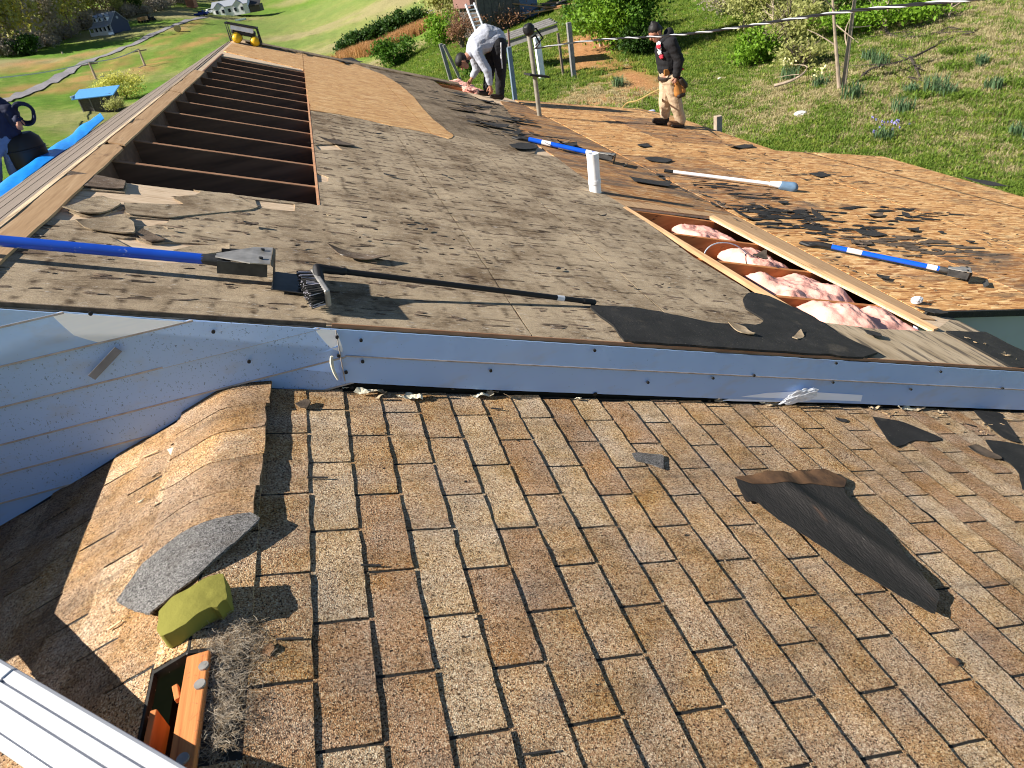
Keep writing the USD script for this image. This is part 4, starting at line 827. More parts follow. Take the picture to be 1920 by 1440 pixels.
shrub('round_bush', near_ground(836, 84, 42), (1.2, 1.0, .85), 3500, 'leaf_lime', .07, 'bright green round bush left of the old shed', seed=31)
shrub('round_bush', near_ground(742, 124, 46), (1.25, 1.0, .75), 3500, 'leaf_green', .07, 'green bush showing over the far roof edge', seed=32)
shrub('round_bush', near_ground(838, 40, 62), (2.3, 1.6, 2.0), 4000, 'leaf_olive', .12, 'large olive bush at the top of the hedge line', seed=33)
shrub('round_bush', near_ground(58, 104, 160), (2.6, 2, 1.6), 1400, 'leaf_deep', .26, 'dark round bush at the near edge of the far wood', seed=34)
shrub('yellow_bush', near_ground(238, 186, 78), (2.4, 1.4, 1.2), 2500, 'leaf_yellow', .1, 'yellow flowering bush behind the blue-roofed shed', seed=35)
for i, (px, py) in enumerate([(655, 104), (672, 98), (690, 92), (708, 86), (724, 80), (742, 72), (758, 66), (772, 60), (786, 55)]):
    shrub('hedge_shrub', near_ground(px, py, 66 + i * 1.6), (1.15, 1.0, .8 + .25 * (i in (5, 6))), 1100, 'leaf_deep', .13, 'dark shrub in the hedge line across the pasture', 'hedge', 40 + i, group='dark shrubs of the hedge line')
shrub('brush_heap', near_ground(935, 62, 31), (2.0, 1.0, .75), 2600, 'leaf_rust', .05, 'reddish-brown dead brush in front of the old shed', seed=51, stems=60, twig='bark')
shrub('brush_heap', near_ground(868, 92, 33), (.9, .8, .8), 1600, 'leaf_rust', .05, 'brown dead brush behind the bent-over man', seed=52, stems=40, twig='bark')
shrub('round_bush', near_ground(905, 140, 27), (.9, .6, .5), 2200, 'leaf_green', .06, 'low weeds below the head of the bent-over man', seed=53)

ug = None
for i in range(46):
    px = -8 + 8.1 * i; P = near_r(px, np.interp(px, [0, 60, 90, 130, 180, 215, 260, 320, 380], [100, 104, 96, 84, 64, 40, 32, 20, 8]), np.interp(px, [0, 60, 130, 165, 180, 275, 290, 360], [156, 158, 176, 186, 197, 203, 212, 237]) + (i * 29 % 13))
    if ug is None: ug = shrub('woodland_shrub', P, (2.2, 1.8, 1.3), 1100, 'leaf_grey', .22, 'brown leafless undergrowth at the edge of the far wood', 'bush', 90, group='brown undergrowth of the far wood', stems=24, twig='bark')
    else: copy_of(ug, 'woodland_shrub', P, 'brown leafless undergrowth at the edge of the far wood', 'bush', 'brown undergrowth of the far wood', i * 51 % 360, .7 + .5 * (i * 13 % 7) / 7)
for px, py, r_, rad, lf, lab, sd in ((1400, 40, 29, (1.6, 1.2, 1.5), 'leaf_olive', 'tall olive brush between the lawn and the sapling', 71), (1480, 25, 28.5, (1.4, 1.0, 1.4), 'leaf_grey', 'bare grey brush left of the top of the sapling', 72), (1580, 30, 27.5, (1.5, 1.0, .8), 'leaf_green', 'green brush behind the stems of the sapling', 73), (1480, 95, 24, (1.2, .9, .8), 'leaf_olive', 'olive brush above the white daffodils', 74), (1420, 120, 23, (.9, .7, .5), 'leaf_lime', 'low lime-green weeds left of the brush heap', 75), (1700, 20, 29, (1.5, 1.0, .7), 'leaf_grey', 'low dry brush at the top right of the bank', 76)):
    shrub('thicket_bush', near_ground(px, py, r_), rad, 3200, lf, .055, lab, seed=sd, stems=34, twig='bark')
for px, py, h_, sd, lab in ((1445, 110, 2.2, 81, 'thin bare sapling rising from the brush left of the daffodils'), (1515, 60, 2.6, 82, 'bare forked sapling in the brush behind the twin-stemmed one'), (1660, 60, 1.9, 83, 'thin bare sapling right of the twin-stemmed one'), (1395, 60, 2.4, 84, 'bare pale sapling at the left end of the brush'), (1775, 40, 1.6, 85, 'low bare twiggy sapling at the top right of the bank'), (1340, 10, 2.6, 86, 'bare sapling at the top of the lawn')):
    t = thing('bare_sapling', lab, 'tree', near_ground(px, py, 26)); part(t, 'trunk', branches(h_, .035, sd, 16, .5, first=.15), 'bark_pale', local=True)
# sapling with two stems on the bank
P = near_ground(1577, 172, 19.6); sap = thing('sapling', 'bare twin-stemmed sapling on the grassy bank', 'tree', P)
def st(pxs, r): return [near_ground(1577, 172, 19.6) * 0 + atY(a, b, P[1]) - P for a, b in pxs]
part(sap, 'trunk', tube(curve(st([(1574, 180), (1571, 130), (1566, 70), (1562, 10), (1556, -70)], 0), 14), np.linspace(.055, .02, 14), 8), 'bark_pale', local=True, smooth=40)
part(sap, 'trunk', tube(curve(st([(1579, 178), (1587, 120), (1597, 40), (1606, -20), (1618, -80)], 0), 14), np.linspace(.065, .028, 14), 8), 'bark_pale', local=True, smooth=40)
for i, q in enumerate([[(1566, 85), (1550, 68), (1538, 58)], [(1565, 30), (1545, 22), (1505, 30)], [(1597, 45), (1612, 52), (1660, 50)], [(1566, 45), (1575, 62), (1584, 78)], [(1590, 90), (1598, 60), (1625, 30)], [(1562, 18), (1535, 0), (1500, -14)], [(1602, 5), (1640, -10), (1700, -12)]]):
    part(sap, 'branch', tube(curve(st(q, 0), 8) + A([0, 1, 0]) * np.linspace(0, .5 * (-1) ** i, 8)[:, None], np.linspace(.018, .006, 8), 5), 'bark_pale', local=True)
for i, (q, lab) in enumerate(([[(1660, 60), (1690, 74), (1750, 70), (1810, 62)], 'dark fallen branch lying across the upper bank'], [[(1615, 152), (1650, 130), (1700, 118), (1760, 88), (1800, 72)], 'long dark fallen branch on the bank right of the sapling'], [[(1705, 112), (1716, 135), (1724, 155)], 'short forked dead branch below the long fallen branch'], [[(1400, 12), (1440, 30), (1468, 70), (1490, 100)], 'pale arching dead stem in the brush left of the sapling'], [[(1450, 182), (1490, 168), (1510, 150)], 'pale dead stick lying below the brush heap'])):
    pts_ = [ground(*p) + A([0, 0, .05 if i < 3 else .25]) for p in q]
    single('dead_branch', cat(tube(curve(pts_, 14), np.linspace(.05, .015, 14), 6), *[tube(curve([pts_[k], pts_[k] + A([rng.normal(0, .3), rng.normal(0, .3), .12]), pts_[k] + A([rng.normal(0, .6), rng.normal(0, .6), .05])], 5), [.02, .016, .012, .008, .005], 5) for k in range(1, len(pts_))]), 'bark_dark' if i < 3 else 'bark_pale', lab, 'branch')

# daffodil clumps and tufts on the bank
def clump(n, h, spread, seed, w=.012, bend=.45):
    r = np.random.default_rng(seed); V, F = [], []
    for i in range(n):
        a = r.uniform(0, 6.28); b = r.uniform(0, 6.28); o = A([math.cos(b), math.sin(b), 0]) * spread * r.uniform(0, 1) ** .7; d = A([math.cos(a), math.sin(a), 0]); L = h * r.uniform(.6, 1.1); bd = bend * r.uniform(.3, 1.2)
        s = A([-d[1], d[0], 0]) * w; k = len(V)
        p1, p2 = o + d * L * bd * .3 + A([0, 0, L * .6]), o + d * L * bd + A([0, 0, L * (1 - .4 * bd)])
        V += [o - s, o + s, p1 - s * .9, p1 + s * .9, p2]; F += [(k, k + 1, k + 3), (k, k + 3, k + 2), (k + 2, k + 3, k + 4)]
    return trimesh.Trimesh(A(V), A(F), process=False)
flat('petal', (.85, .80, .45), .7); flat('petal_blue', (.30, .28, .55), .7)
daf = [(1478, 150, 1.2, 'white daffodils flowering beside the brush heap', 1), (1536, 165, 1.0, 'daffodil clump with pale flowers left of the sapling foot', 1), (1534, 118, 1.1, 'blue-green daffodil leaves between the brush and the sapling', 0), (1596, 185, 1.2, 'grey-green daffodil tuft at the foot of the sapling', 0), (1628, 115, 1.0, 'daffodil leaves nearest the upper right of the sapling', 0), (1648, 126, 1.2, 'tall daffodil leaves at the lower end of the long fallen branch', 0), (1692, 212, 1.1, 'lowest blue-green daffodil tuft on the bank', 0), (1752, 180, 1.4, 'largest daffodil tuft in the middle of the bank', 0), (1775, 180, .9, 'small daffodil tuft touching the largest one on its right', 0), (1860, 168, .9, 'upright daffodil tuft alone on the right of the bank', 0), (1705, 178, .8, 'dark daffodil tuft left of the largest one', 0), (1160, 165, 1.0, 'daffodil leaves beside the dirt path', 0), (1838, 122, .8, 'pale daffodil tuft high on the right of the bank', 0), (1912, 258, 1.0, 'daffodil tuft at the right edge of the view', 0), (1655, 268, .9, 'tuft with small bluish flowers just above the rear roof edge', 2)]
for i, (px, py, s, lab, fl) in enumerate(daf):
    P = ground(px, py); t = thing('daffodil_clump', lab, 'flowers', P)
    part(t, 'leaf_blades', clump(70, .38 * s, .22 * s, 200 + i), 'blade_blue', local=True)
    if fl:
        r = np.random.default_rng(i); k = 16
        C = np.c_[r.normal(0, .2 * s, (k, 2)), r.uniform(.3, .5, k) * s]
        part(t, 'flowers', cat(*[leaves(np.repeat(q[None], 5, 0), .035, int(1000 * abs(q[0]))) for q in C]), 'petal' if fl == 1 else 'petal_blue', local=True)
for i, (px, py) in enumerate([(1800, 185), (1785, 130), (1720, 182), (1905, 162), (1790, 103)]):
    P = ground(px, py); single('grass_tuft', trimesh.Trimesh(clump(220, .22, .42, 300 + i, bend=.9).vertices + P, clump(220, .22, .42, 300 + i, bend=.9).faces, process=False), 'blade_green', ['dark green grass tuft right of the largest daffodil tuft', 'small dark grass tuft above the largest daffodil tuft', 'dark grass tuft left beside the largest daffodil tuft', 'dark grass tuft at the right edge of the bank', 'dark grass tuft highest on the right of the bank'][i], 'grass')

# grass over the near slopes
def instancer(path, protos_, P, idx, rot, scl, kind='stuff', label=None, catn=None):
    pi = UsdGeom.PointInstancer.Define(stage, path); UsdGeom.Scope.Define(stage, path + '/kinds')
    for k, (m, mt) in enumerate(protos_):
        usdkit.mesh(stage, f'{path}/kinds/tuft_{k:03d}' if k else f'{path}/kinds/tuft', m, MAT[mt]); pi.CreatePrototypesRel().AddTarget(f'{path}/kinds/tuft_{k:03d}' if k else f'{path}/kinds/tuft')
    pi.CreatePositionsAttr(Vt.Vec3fArray.FromNumpy(A(P, np.float32))); pi.CreateProtoIndicesAttr(Vt.IntArray.FromNumpy(A(idx, np.int32)))
    q = [Gf.Quath(float(math.cos(a / 2)), 0, 0, float(math.sin(a / 2))) for a in rot]; pi.CreateOrientationsAttr(Vt.QuathArray(q))
    pi.CreateScalesAttr(Vt.Vec3fArray.FromNumpy(np.repeat(A(scl, np.float32)[:, None], 3, 1))); tag(pi.GetPrim(), label, catn, None, kind)
r = np.random.default_rng(77); n = 90000
aa = np.radians(r.uniform(2, 58, n)); rr = 12.5 * (52 / 12.5) ** r.uniform(0, 1, n) ** 1.0
gx, gy = rr * np.sin(aa), rr * np.cos(aa)
it = lambda g: RegularGridInterpolator((np.log(rs), azs), g)(np.c_[np.log(rr), aa])
zz, so, lu, sw = it(GZ), it(soil), it(lush), it(straw)
inside = (gx < 8.6) & (gy < 15.3)
keep = (r.uniform(size=n) > so * 1.2) & ~inside
dry = r.uniform(size=n) < np.clip(.30 + .8 * sw - .32 * lu, .08, .95); lime = r.uniform(size=n) < .45
idx = np.where(dry, 2, np.where(lime, 1, 0))
mat('blade_lime', ramp2(c(.18, .255, .03), c(.33, .385, .07)), 6, trans=.4)
scl = r.uniform(.5, 1.25, n) * (.55 + .7 * meshkit.fbm(np.c_[gx * .45, gy * .45, gx * 0], 3, 12)) * np.where(dry, .8, 1)
protos_g = [(clump(22, .17, .16, 1, .009, .8), 'blade_green'), (clump(22, .15, .16, 2, .009, .8), 'blade_lime'), (clump(20, .15, .16, 3, .008, 1.1), 'blade_dry')]
instancer('/World/grass', protos_g, np.c_[gx, gy, zz - .01][keep], idx[keep], r.uniform(0, 6.28, n)[keep], scl[keep], label='short rough grass covering the bank behind the house', catn='grass')
# strip of tall orange dry grass below the hedge
ln = A(land([(640, 116), (700, 100), (760, 76), (818, 48)])); n = 2600; t = r.uniform(0, len(ln) - 1.001, n); k = t.astype(int); f = (t - k)[:, None]
q = ln[k] * (1 - f) + ln[k + 1] * f + r.normal(0, .55, (n, 2))
instancer('/World/tall_grass', [(clump(16, .85, .2, 5, .012, .35), 'blade_orange')], np.c_[q, [gz(*p) for p in q]], np.zeros(n), r.uniform(0, 6.28, n), r.uniform(.6, 1.2, n), label='strip of tall orange dry grass below the hedge line', catn='grass')

# ------------------------------------------------------------------ far buildings and vehicles
flat('clapboard', (.74, .75, .77), .7); flat('roof_slate', (.24, .26, .30), .8); flat('gable_navy', (.035, .045, .075), .8); flat('window_glass', (.02, .025, .035), .15); flat('roof_blue', (.10, .30, .62), .4); flat('old_board', (.085, .075, .065), .9, var=.3)
flat('grey_board', (.20, .19, .185), .9, var=.25); flat('blue_grey_panel', (.16, .21, .27), .8); flat('rust_metal', (.20, .105, .085), .85); flat('car_blue', (.01, .04, .25), .25); flat('car_white', (.75, .76, .78), .3); flat('machine_yellow', (.62, .38, .01), .45); flat('machine_dark', (.025, .025, .025), .6); flat('wood_orange', (.46, .25, .12), .85, var=.3); flat('brick_far', (.30, .13, .08), .9)
def prism(w, d, h, rh, over=.3):
    """gabled roof slab pair: ridge along x"""
    ms = []
    for s in (-1, 1):
        ms.append(bar((-0, 0, 0), (1, 0, 0), .1, .1)); ms.pop()
        L = math.hypot(d / 2 + over, rh * (d / 2 + over) / (d / 2))
        b = trimesh.creation.box((w + 2 * over, L, .14)); ang = -s * math.atan2(rh, d / 2)
        b.apply_transform(trimesh.transformations.rotation_matrix(ang, [1, 0, 0])); yy = s * (d / 2 + over) / 2; b.apply_translation((0, yy, h + rh - abs(yy) * rh / (d / 2) + .06)); ms.append(b)
    return cat(*ms)
def gable_end(w, d, h, rh, x, th=.1):
    m = trimesh.creation.extrude_polygon(Polygon([(-d / 2, 0), (d / 2, 0), (d / 2, h), (0, h + rh), (-d / 2, h)]), th, engine='earcut')
    v = m.vertices; m.vertices = np.c_[x + v[:, 2] - th / 2, v[:, 0], v[:, 1]]; m.fix_normals(); return m
# farmhouse: long front towards -y (local), navy gable on +x
P = near_ground(214, 63, 172)
fh = thing('farmhouse', 'white farmhouse with three dormers and a dark gable end by the wood', 'house', P, rz=-38, scale=.58)
w, d, h, rh = 9.0, 7.5, 2.9, 3.5
part(fh, 'wall', cat(box((0, -d / 2, h / 2), (w, .12, h)), box((0, d / 2, h / 2), (w, .12, h)), gable_end(w, d, h, rh, -w / 2)), 'clapboard', local=True)
part(fh, 'gable_end', gable_end(w, d, h, rh, w / 2), 'gable_navy', local=True)
rf = part(fh, 'roof', prism(w, d, h, rh), 'roof_slate', local=True)
for x in (-3, -.3, 2.4):
    dm = part(rf, 'dormer', cat(box((x, -2.3, h + 1.75), (1.25, 1.6, 1.3))), 'clapboard', local=True)
    part(rf, 'dormer_roof', put(prism(1.3, 1.3, 0, .75, .15), trimesh.transformations.compose_matrix(angles=(0, 0, math.pi / 2), translate=(x, -2.4, h + 2.35))), 'roof_slate', local=True)
    part(rf, 'dormer_window', box((x, -3.13, h + 1.75), (.7, .06, .9)), 'window_glass', local=True)
part(fh, 'porch_roof', put(trimesh.creation.box((w, 2.4, .14)), trimesh.transformations.compose_matrix(angles=(.28, 0, 0), translate=(0, -d / 2 - 1.1, h - .25))), 'roof_slate', local=True)
for x in np.linspace(-4.2, 4.2, 5): part(fh, 'porch_post', box((x, -d / 2 - 2, 1.2), (.16, .16, 2.4)), 'clapboard', local=True)
part(fh, 'porch_rail', box((0, -d / 2 - 2.05, .75), (w, .08, .75)), 'clapboard', local=True)
part(fh, 'porch_floor', box((0, -d / 2 - 1.0, .1), (w, 2.2, .7)), 'clapboard', local=True)
for x in (-3, -1, 1.2, 3.2): part(fh, 'window', box((x, -d / 2 - .07, 1.7), (.9, .06, 1.4)), 'window_glass', local=True)
part(fh, 'window', trimesh.creation.cylinder(.45, .06, transform=trimesh.transformations.compose_matrix(angles=(0, math.pi / 2, 0), translate=(w / 2 + .07, 0, h + 1.6))), 'roof_slate', local=True, label='round attic window in the dark gable')
# long white house with two front gables and a dark-roofed garage
P = near_ground(440, 29, 224)
wh = thing('white_house', 'long white house with two small front gables on the far hillside', 'house', P, rz=-10, scale=.72)
w, d, h, rh = 12.5, 7, 3.2, 1.7
part(wh, 'wall', cat(box((0, 0, h / 2), (w, d, h)), gable_end(w, d, h, rh, -w / 2), gable_end(w, d, h, rh, w / 2)), 'clapboard', local=True)
part(wh, 'roof', prism(w, d, h, rh), 'roof_slate', local=True)
for x in (-3.6, 3.2):
    part(wh, 'front_gable', put(gable_end(0, 3.4, h, 1.3, 0, .5), trimesh.transformations.compose_matrix(angles=(0, 0, math.pi / 2), translate=(x, -d / 2 - .3, 0))), 'clapboard', local=True)
    part(wh, 'front_gable_roof', put(prism(1.6, 3.4, h, 1.3, .25), trimesh.transformations.compose_matrix(angles=(0, 0, math.pi / 2), translate=(x, -d / 2 + .3, 0))), 'roof_slate', local=True)
for x in (-4.6, -2.4, -.3, 2.0, 4.4): part(wh, 'window', box((x, -d / 2 - .62 if abs(x) > 1 and abs(x) < 5 and x != -.3 else -d / 2 - .04, 1.8), (.9, .06, 1.1)), 'window_glass', local=True)
part(wh, 'garage_wall', box((8.0, 1.0, 1.2), (4.2, 6, 2.4)), 'old_board', local=True)
part(wh, 'garage_roof', put(trimesh.creation.box((4.6, 6.6, .16)), trimesh.transformations.compose_matrix(angles=(.32, 0, 0), translate=(8.0, .9, 3.0))), 'machine_dark', local=True)
P = near_ground(362, 15, 235); bh = thing('brick_shed', 'small brick outbuilding with a white upper wall beside the lane', 'shed', P, rz=-15)
part(bh, 'wall', box((0, 0, 1.1), (2.2, 2.4, 2.4)), 'brick_far', local=True); part(bh, 'upper_wall', box((0, 0, 2.9), (2.22, 2.42, 1.2)), 'clapboard', local=True); part(bh, 'roof', prism(2.4, 2.5, 3.5, .8), 'roof_slate', local=True)
P = near_ground(45, 66, 185); sh = thing('white_shed', 'small white building half hidden in the far wood', 'shed', P, rz=20)
part(sh, 'wall', box((0, 0, 2.1), (3, 3, 4.2)), 'clapboard', local=True); part(sh, 'roof', prism(3, 3, 4.2, .9), 'clapboard', local=True)
# shed with a blue roof
P = near_ground(196, 208, 98)
bs = thing('blue_roofed_shed', 'dark open shed with a bright blue metal roof in the pasture', 'shed', P, rz=-8, scale=.64)
part(bs, 'wall', cat(box((0, 0, 1.0), (4.4, 2.4, 2.2))), 'old_board', local=True)
part(bs, 'roof', put(rbox((5.4, 3.4, .14), .03), trimesh.transformations.compose_matrix(angles=(.22, .05, 0), translate=(0, -.1, 2.35))), 'roof_blue', local=True)
part(bs, 'roof_edge', box((-2.72, -.1, 2.42), (.08, 3.3, .18)), 'clapboard', local=True)
for x in (-2.1, -.7, .7, 2.1): part(bs, 'post', box((x, -1.25, 1.0), (.12, .12, 2.2)), 'grey_board', local=True)
shrub('vine_bush', P + A([1.5, -2.0, 0]), (.9, .5, .55), 900, 'leaf_olive', .07, 'creeper growing on the right side of the blue-roofed shed', seed=61)
# utility poles with wires
def pole(name, px0, py0, px1, py1, r, label, arms=1):
    d = ray(px0, py0); d = d / math.hypot(d[0], d[1]) * r; x, y = d[0], d[1]; z0 = gz(x, y)
    e = ray(px1, py1); e = e / math.hypot(e[0], e[1]) * r; zt = e[2]
    t = thing(name, label, 'pole', (x, y, z0)); H = zt - z0
    part(t, 'post', tube([(0, 0, -.3), (0, 0, H * .5), (0, 0, H)], [.16, .14, .11], 8), 'bark_pale', local=True)
    if arms: part(t, 'crossarm', box((0, 0, H - .25), (1.9, .12, .14)), 'bark', local=True)
    return A([x, y, zt])
pa = pole('utility_pole', 206, 206, 168, 116, 104, 'utility pole standing right behind the blue-roofed shed')
pb = pole('utility_pole', 286, 158, 258, 92, 112, 'utility pole right of the one behind the blue-roofed shed', 1)
pc = pole('utility_pole', 127, 122, 120, 96, 150, 'faint distant utility pole below the far wood', 0)
e0 = atY(-60, 150, 60.0)
def wire(a, b, sag, r, label, n=16):
    t = np.linspace(0, 1, n)[:, None]; P = A(a) * (1 - t) + A(b) * t; P[:, 2] -= sag * 4 * t[:, 0] * (1 - t[:, 0])
    single('overhead_wire', tube(P, r, 5), 'cable_bare', label, 'wire')
wire(e0, pa, .3, .045, 'overhead wire coming in from the left to the pole behind the shed'); wire(pa, pb, .35, .06, 'uppermost wire between the two near utility poles'); wire(pa - A([0, 0, 1.7]), pb - A([0, 0, 2.0]), .3, .04, 'middle wire between the two near utility poles'); wire(pa - A([0, 0, 3.2]), pb - A([0, 0, 3.1]), .3, .04, 'lowest wire between the two near utility poles')
wire(A(e0) - A([0, 0, 3.3]), pa - A([0, 0, 3.2]), .3, .04, 'lower wire coming in from the left to the pole behind the shed')
# vehicles
def car(name, P, rz, body, label, truck):
    t = thing(name, label, 'truck' if truck else 'car', P, rz=rz, scale=.72)
    part(t, 'body', cat(rbox((4.6, 1.8, .7), .12).apply_translation((0, 0, .75)), rbox((1.9 if truck else 2.6, 1.6, .65), .18).apply_translation((.2 if truck else -.2, 0, 1.35))), body, smooth=40, local=True)
    for x in (-1.4, 1.4):
        for y in (-.85, .85): part(t, 'wheel', trimesh.creation.cylinder(.36, .25, sections=18, transform=trimesh.transformations.compose_matrix(angles=(math.pi / 2, 0, 0), translate=(x, y, .36))), 'rubber', local=True)
    for y in (-.81, .81): part(t, 'window', box((.2 if truck else -.2, y, 1.42), (1.5 if truck else 2.1, .03, .4)), 'window_glass', local=True)
    part(t, 'windscreen', put(box((0, 0, 0), (.04, 1.4, .5)), trimesh.transformations.compose_matrix(angles=(0, -.5, 0), translate=(1.22 if truck else 1.2, 0, 1.36))), 'window_glass', local=True)
car('pickup_truck', near_ground(379, 31, 200), -20, 'car_blue', 'blue pickup truck parked at the end of the lane', True)
car('parked_car', near_ground(398, 27, 206), 25, 'car_white', 'white car parked beside the blue pickup truck', False)
car('parked_car', near_ground(436, 25, 214), 10, 'machine_dark', 'black car parked in front of the long white house', False)
P = near_ground(270, 43, 176); wg = thing('farm_wagon', 'brown wooden farm wagon right of the farmhouse', 'wagon', P, rz=-20, scale=.7)
part(wg, 'box', box((0, 0, 1.1), (2.9, 1.5, 1.0)), 'wood_orange', local=True)
for x in (-1, 1):
    for y in (-.8, .8): part(wg, 'wheel', trimesh.creation.cylinder(.42, .14, sections=18, transform=trimesh.transformations.compose_matrix(angles=(math.pi / 2, 0, 0), translate=(x, y, .42))), 'rubber', local=True)
P = near_ground(285, 40, 177); tr = thing('tractor', 'small dark tractor beside the farm wagon', 'tractor', P, rz=-20, scale=.7)
part(tr, 'body', cat(rbox((1.7, .6, .6), .1).apply_translation((.3, 0, .9)), rbox((.5, .8, .9), .1).apply_translation((-.5, 0, 1.5))), 'machine_dark', local=True)
for x, s in ((-.6, .6), (.9, .35)):
    for y in (-.55, .55): part(tr, 'wheel', trimesh.creation.cylinder(s, .25, sections=18, transform=trimesh.transformations.compose_matrix(angles=(math.pi / 2, 0, 0), translate=(x, y, s))), 'rubber', local=True)
for i, (px, py, lab) in enumerate(((335, 60, 'pale round hay bale on the pasture below the lane'), (452, 40, 'small pale trough on the green slope below the white house'))):
    P = near_ground(px, py, 165 + 20 * i); single('hay_bale' if i == 0 else 'water_trough', (trimesh.creation.cylinder(.6, 1.2, sections=20, transform=frame(P + A([0, 0, .6]), (1, 0, 0), (.8, .6, 0))) if i == 0 else cat(box(P + A([0, 0, .12]), (2.6, .9, .1)), box(P + A([0, .42, .3]), (2.6, .06, .45)), box(P + A([0, -.42, .3]), (2.6, .06, .45)), box(P + A([1.27, 0, .3]), (.06, .9, .45)), box(P + A([-1.27, 0, .3]), (.06, .9, .45)))), 'blade_dry' if i == 0 else 'clapboard', lab, 'hay bale' if i == 0 else 'trough')
# ------------------------------------------------------------------ old shed, fallen ramp, posts, lumber
P = near_ground(932, 60, 36); os_ = thing('old_shed', 'weathered dark shed with a blue-grey side behind the bent-over man', 'shed', P, rz=14)
part(os_, 'wall', box((-.2, .2, 1.6), (2.5, 2.2, 3.4)), 'old_board', local=True)
part(os_, 'side_panel', box((1.75, .5, 1.7), (1.35, 2.0, 3.6)), 'blue_grey_panel', local=True)
part(os_, 'side_panel', box((-1.58, .3, 2.4), (.28, 2.0, 2.0)), 'rust_metal', local=True)
for k in range(6): part(os_, 'wall_board', box((-1.25 + .42 * k, -.93, 1.6), (.40, .04, 3.35)), 'old_board', local=True)
part(os_, 'roof', put(box((0, 0, 0), (4.8, 3.0, .12)), trimesh.transformations.compose_matrix(angles=(0, .12, 0), translate=(.2, .4, 3.5))), 'rust_metal', local=True)
def g2(px, py, r): d = ray(px, py); return d * r / math.hypot(d[0], d[1])
pl_ = thing('pale_ladder', 'pale weathered ladder leaning left of the old shed', 'ladder', near_ground(890, 62, 33))
b0 = locs[pl_]
for o in (0, .38):
    part(pl_, 'rail', bar(g2(873, 8, 33.5) + A([o, 0, 0]), g2(893, 60, 33) + A([o, 0, 0]), .05, .10), 'clapboard')
for k in range(7):
    a = g2(873, 8, 33.5) * (1 - (k + .5) / 7) + g2(893, 60, 33) * (k + .5) / 7; part(pl_, 'rung', bar(a, a + A([.38, 0, 0]), .04, .04), 'clapboard')
rp = thing('fallen_ramp', 'grey plank ramp leaning on posts behind the electric mast', 'ramp', near_ground(990, 85, 27))
a0, a1 = g2(945, 76, 27.5), g2(1044, 42, 27.0)
for k in range(4): part(rp, 'plank', bar(a0 + A([0, .24 * k, .03 * k]), a1 + A([0, .24 * k, .03 * k]), .22, .05, r=.008), 'grey_board')
for q, f in ((.12, 1), (.55, 1), (.97, 1)):
    p = a0 * (1 - q) + a1 * q; part(rp, 'post', bar(p + A([0, .3, -.03]), A([p[0], p[1] + .3, gz(p[0], p[1]) - .1]), .12, .12), 'bark')
part(rp, 'skirt_board', bar(a0 + A([0, -.02, -.16]), a1 + A([0, -.02, -.16]), .04, .2), 'grey_board')
def postf(px0, py0, px1, py1, r, w, matl, label, name='fence_post'):
    b = near_r(px0, py0, r); t = g2(px1, py1, r); single(name, bar((b[0], b[1], b[2] - .1), t, w, w, (0, 1, 0), r=.008), matl, label, 'post')
postf(1073, 106, 1066, 42, 25.5, .15, 'grey_board', 'square grey post beside the dirt path')
postf(1127, 76, 1119, 36, 30, .12, 'bark_pale', 'pale leaning post in front of the lime bush')
postf(965, 182, 954, 88, 21, .12, 'blue_grey_panel', 'blue-grey post between the bent-over man and the electric mast')
postf(953, 105, 953, 55, 25, .06, 'rust_metal', 'thin rusty rod above the blue-grey post')
postf(846, 150, 826, 82, 30, .14, 'grey_board', 'leaning grey fence post left of the bent-over man')
postf(862, 128, 832, 84, 29.5, .11, 'grey_board', 'grey rail leaning against the fence post left of the bent-over man', 'fence_rail')
postf(1012, 100, 1006, 70, 26, .2, 'clapboard', 'short white block under the fallen ramp', 'white_block')
postf(1350, 300, 1346, 217, 13.4, .115, 'bark_pale', 'wooden post standing just beyond the rear roof edge', 'deck_post')
postf(1052, 90, 1046, 62, 26, .08, 'bark', 'thin brown stake right of the fallen ramp')
single('barrel', trimesh.creation.cylinder(.34, .95, sections=22, transform=trimesh.transformations.translation_matrix(near_ground(797, 47, 66) + A([0, 0, .5]))), 'blue_grey_panel', 'grey barrel standing at the end of the hedge line', 'barrel')
single('white_tub', trimesh.creation.cylinder(.36, .8, sections=22, transform=trimesh.transformations.translation_matrix(near_ground(810, 38, 67) + A([0, 0, .4]))), 'clapboard', 'white tub right of the grey barrel', 'tub')
lp_ = near_ground(1032, 22, 41)
for i in range(12):
    o = A([rng.normal(0, .8), rng.normal(0, .5), .1 + .12 * (i % 5)]); dr = A([1, rng.normal(0, .3), rng.normal(0, .15)])
    single('lumber_board', bar(lp_ + o - dr * 1.1, lp_ + o + dr * 1.1, .18, .05), ('wood_orange', 'clapboard', 'wood_orange', 'old_board')[i % 4], {'wood_orange': 'orange-brown board in the lumber heap by the lawn', 'clapboard': 'white board in the lumber heap by the lawn', 'old_board': 'dark board in the lumber heap by the lawn'}[('wood_orange', 'clapboard', 'wood_orange', 'old_board')[i % 4]], 'board', {'wood_orange': 'orange boards of the lumber heap', 'clapboard': 'white boards of the lumber heap', 'old_board': 'dark boards of the lumber heap'}[('wood_orange', 'clapboard', 'wood_orange', 'old_board')[i % 4]])
flat('stone_pale', (.62, .60, .56), .9, var=.15)
for i, (px, py, s, lab) in enumerate(((1500, 222, .16, 'white stone in the grass at the foot of the bank'), (1350, 150, .07, 'small white scrap on the lawn behind the man in black'), (1620, 130, .05, 'tiny pale stone on the bank near the sapling'))):
    single('stone', blob(ground(px, py) + A([0, 0, s * .3]), (s, s * .7, s * .5), i, .3), 'stone_pale', lab, 'stone')
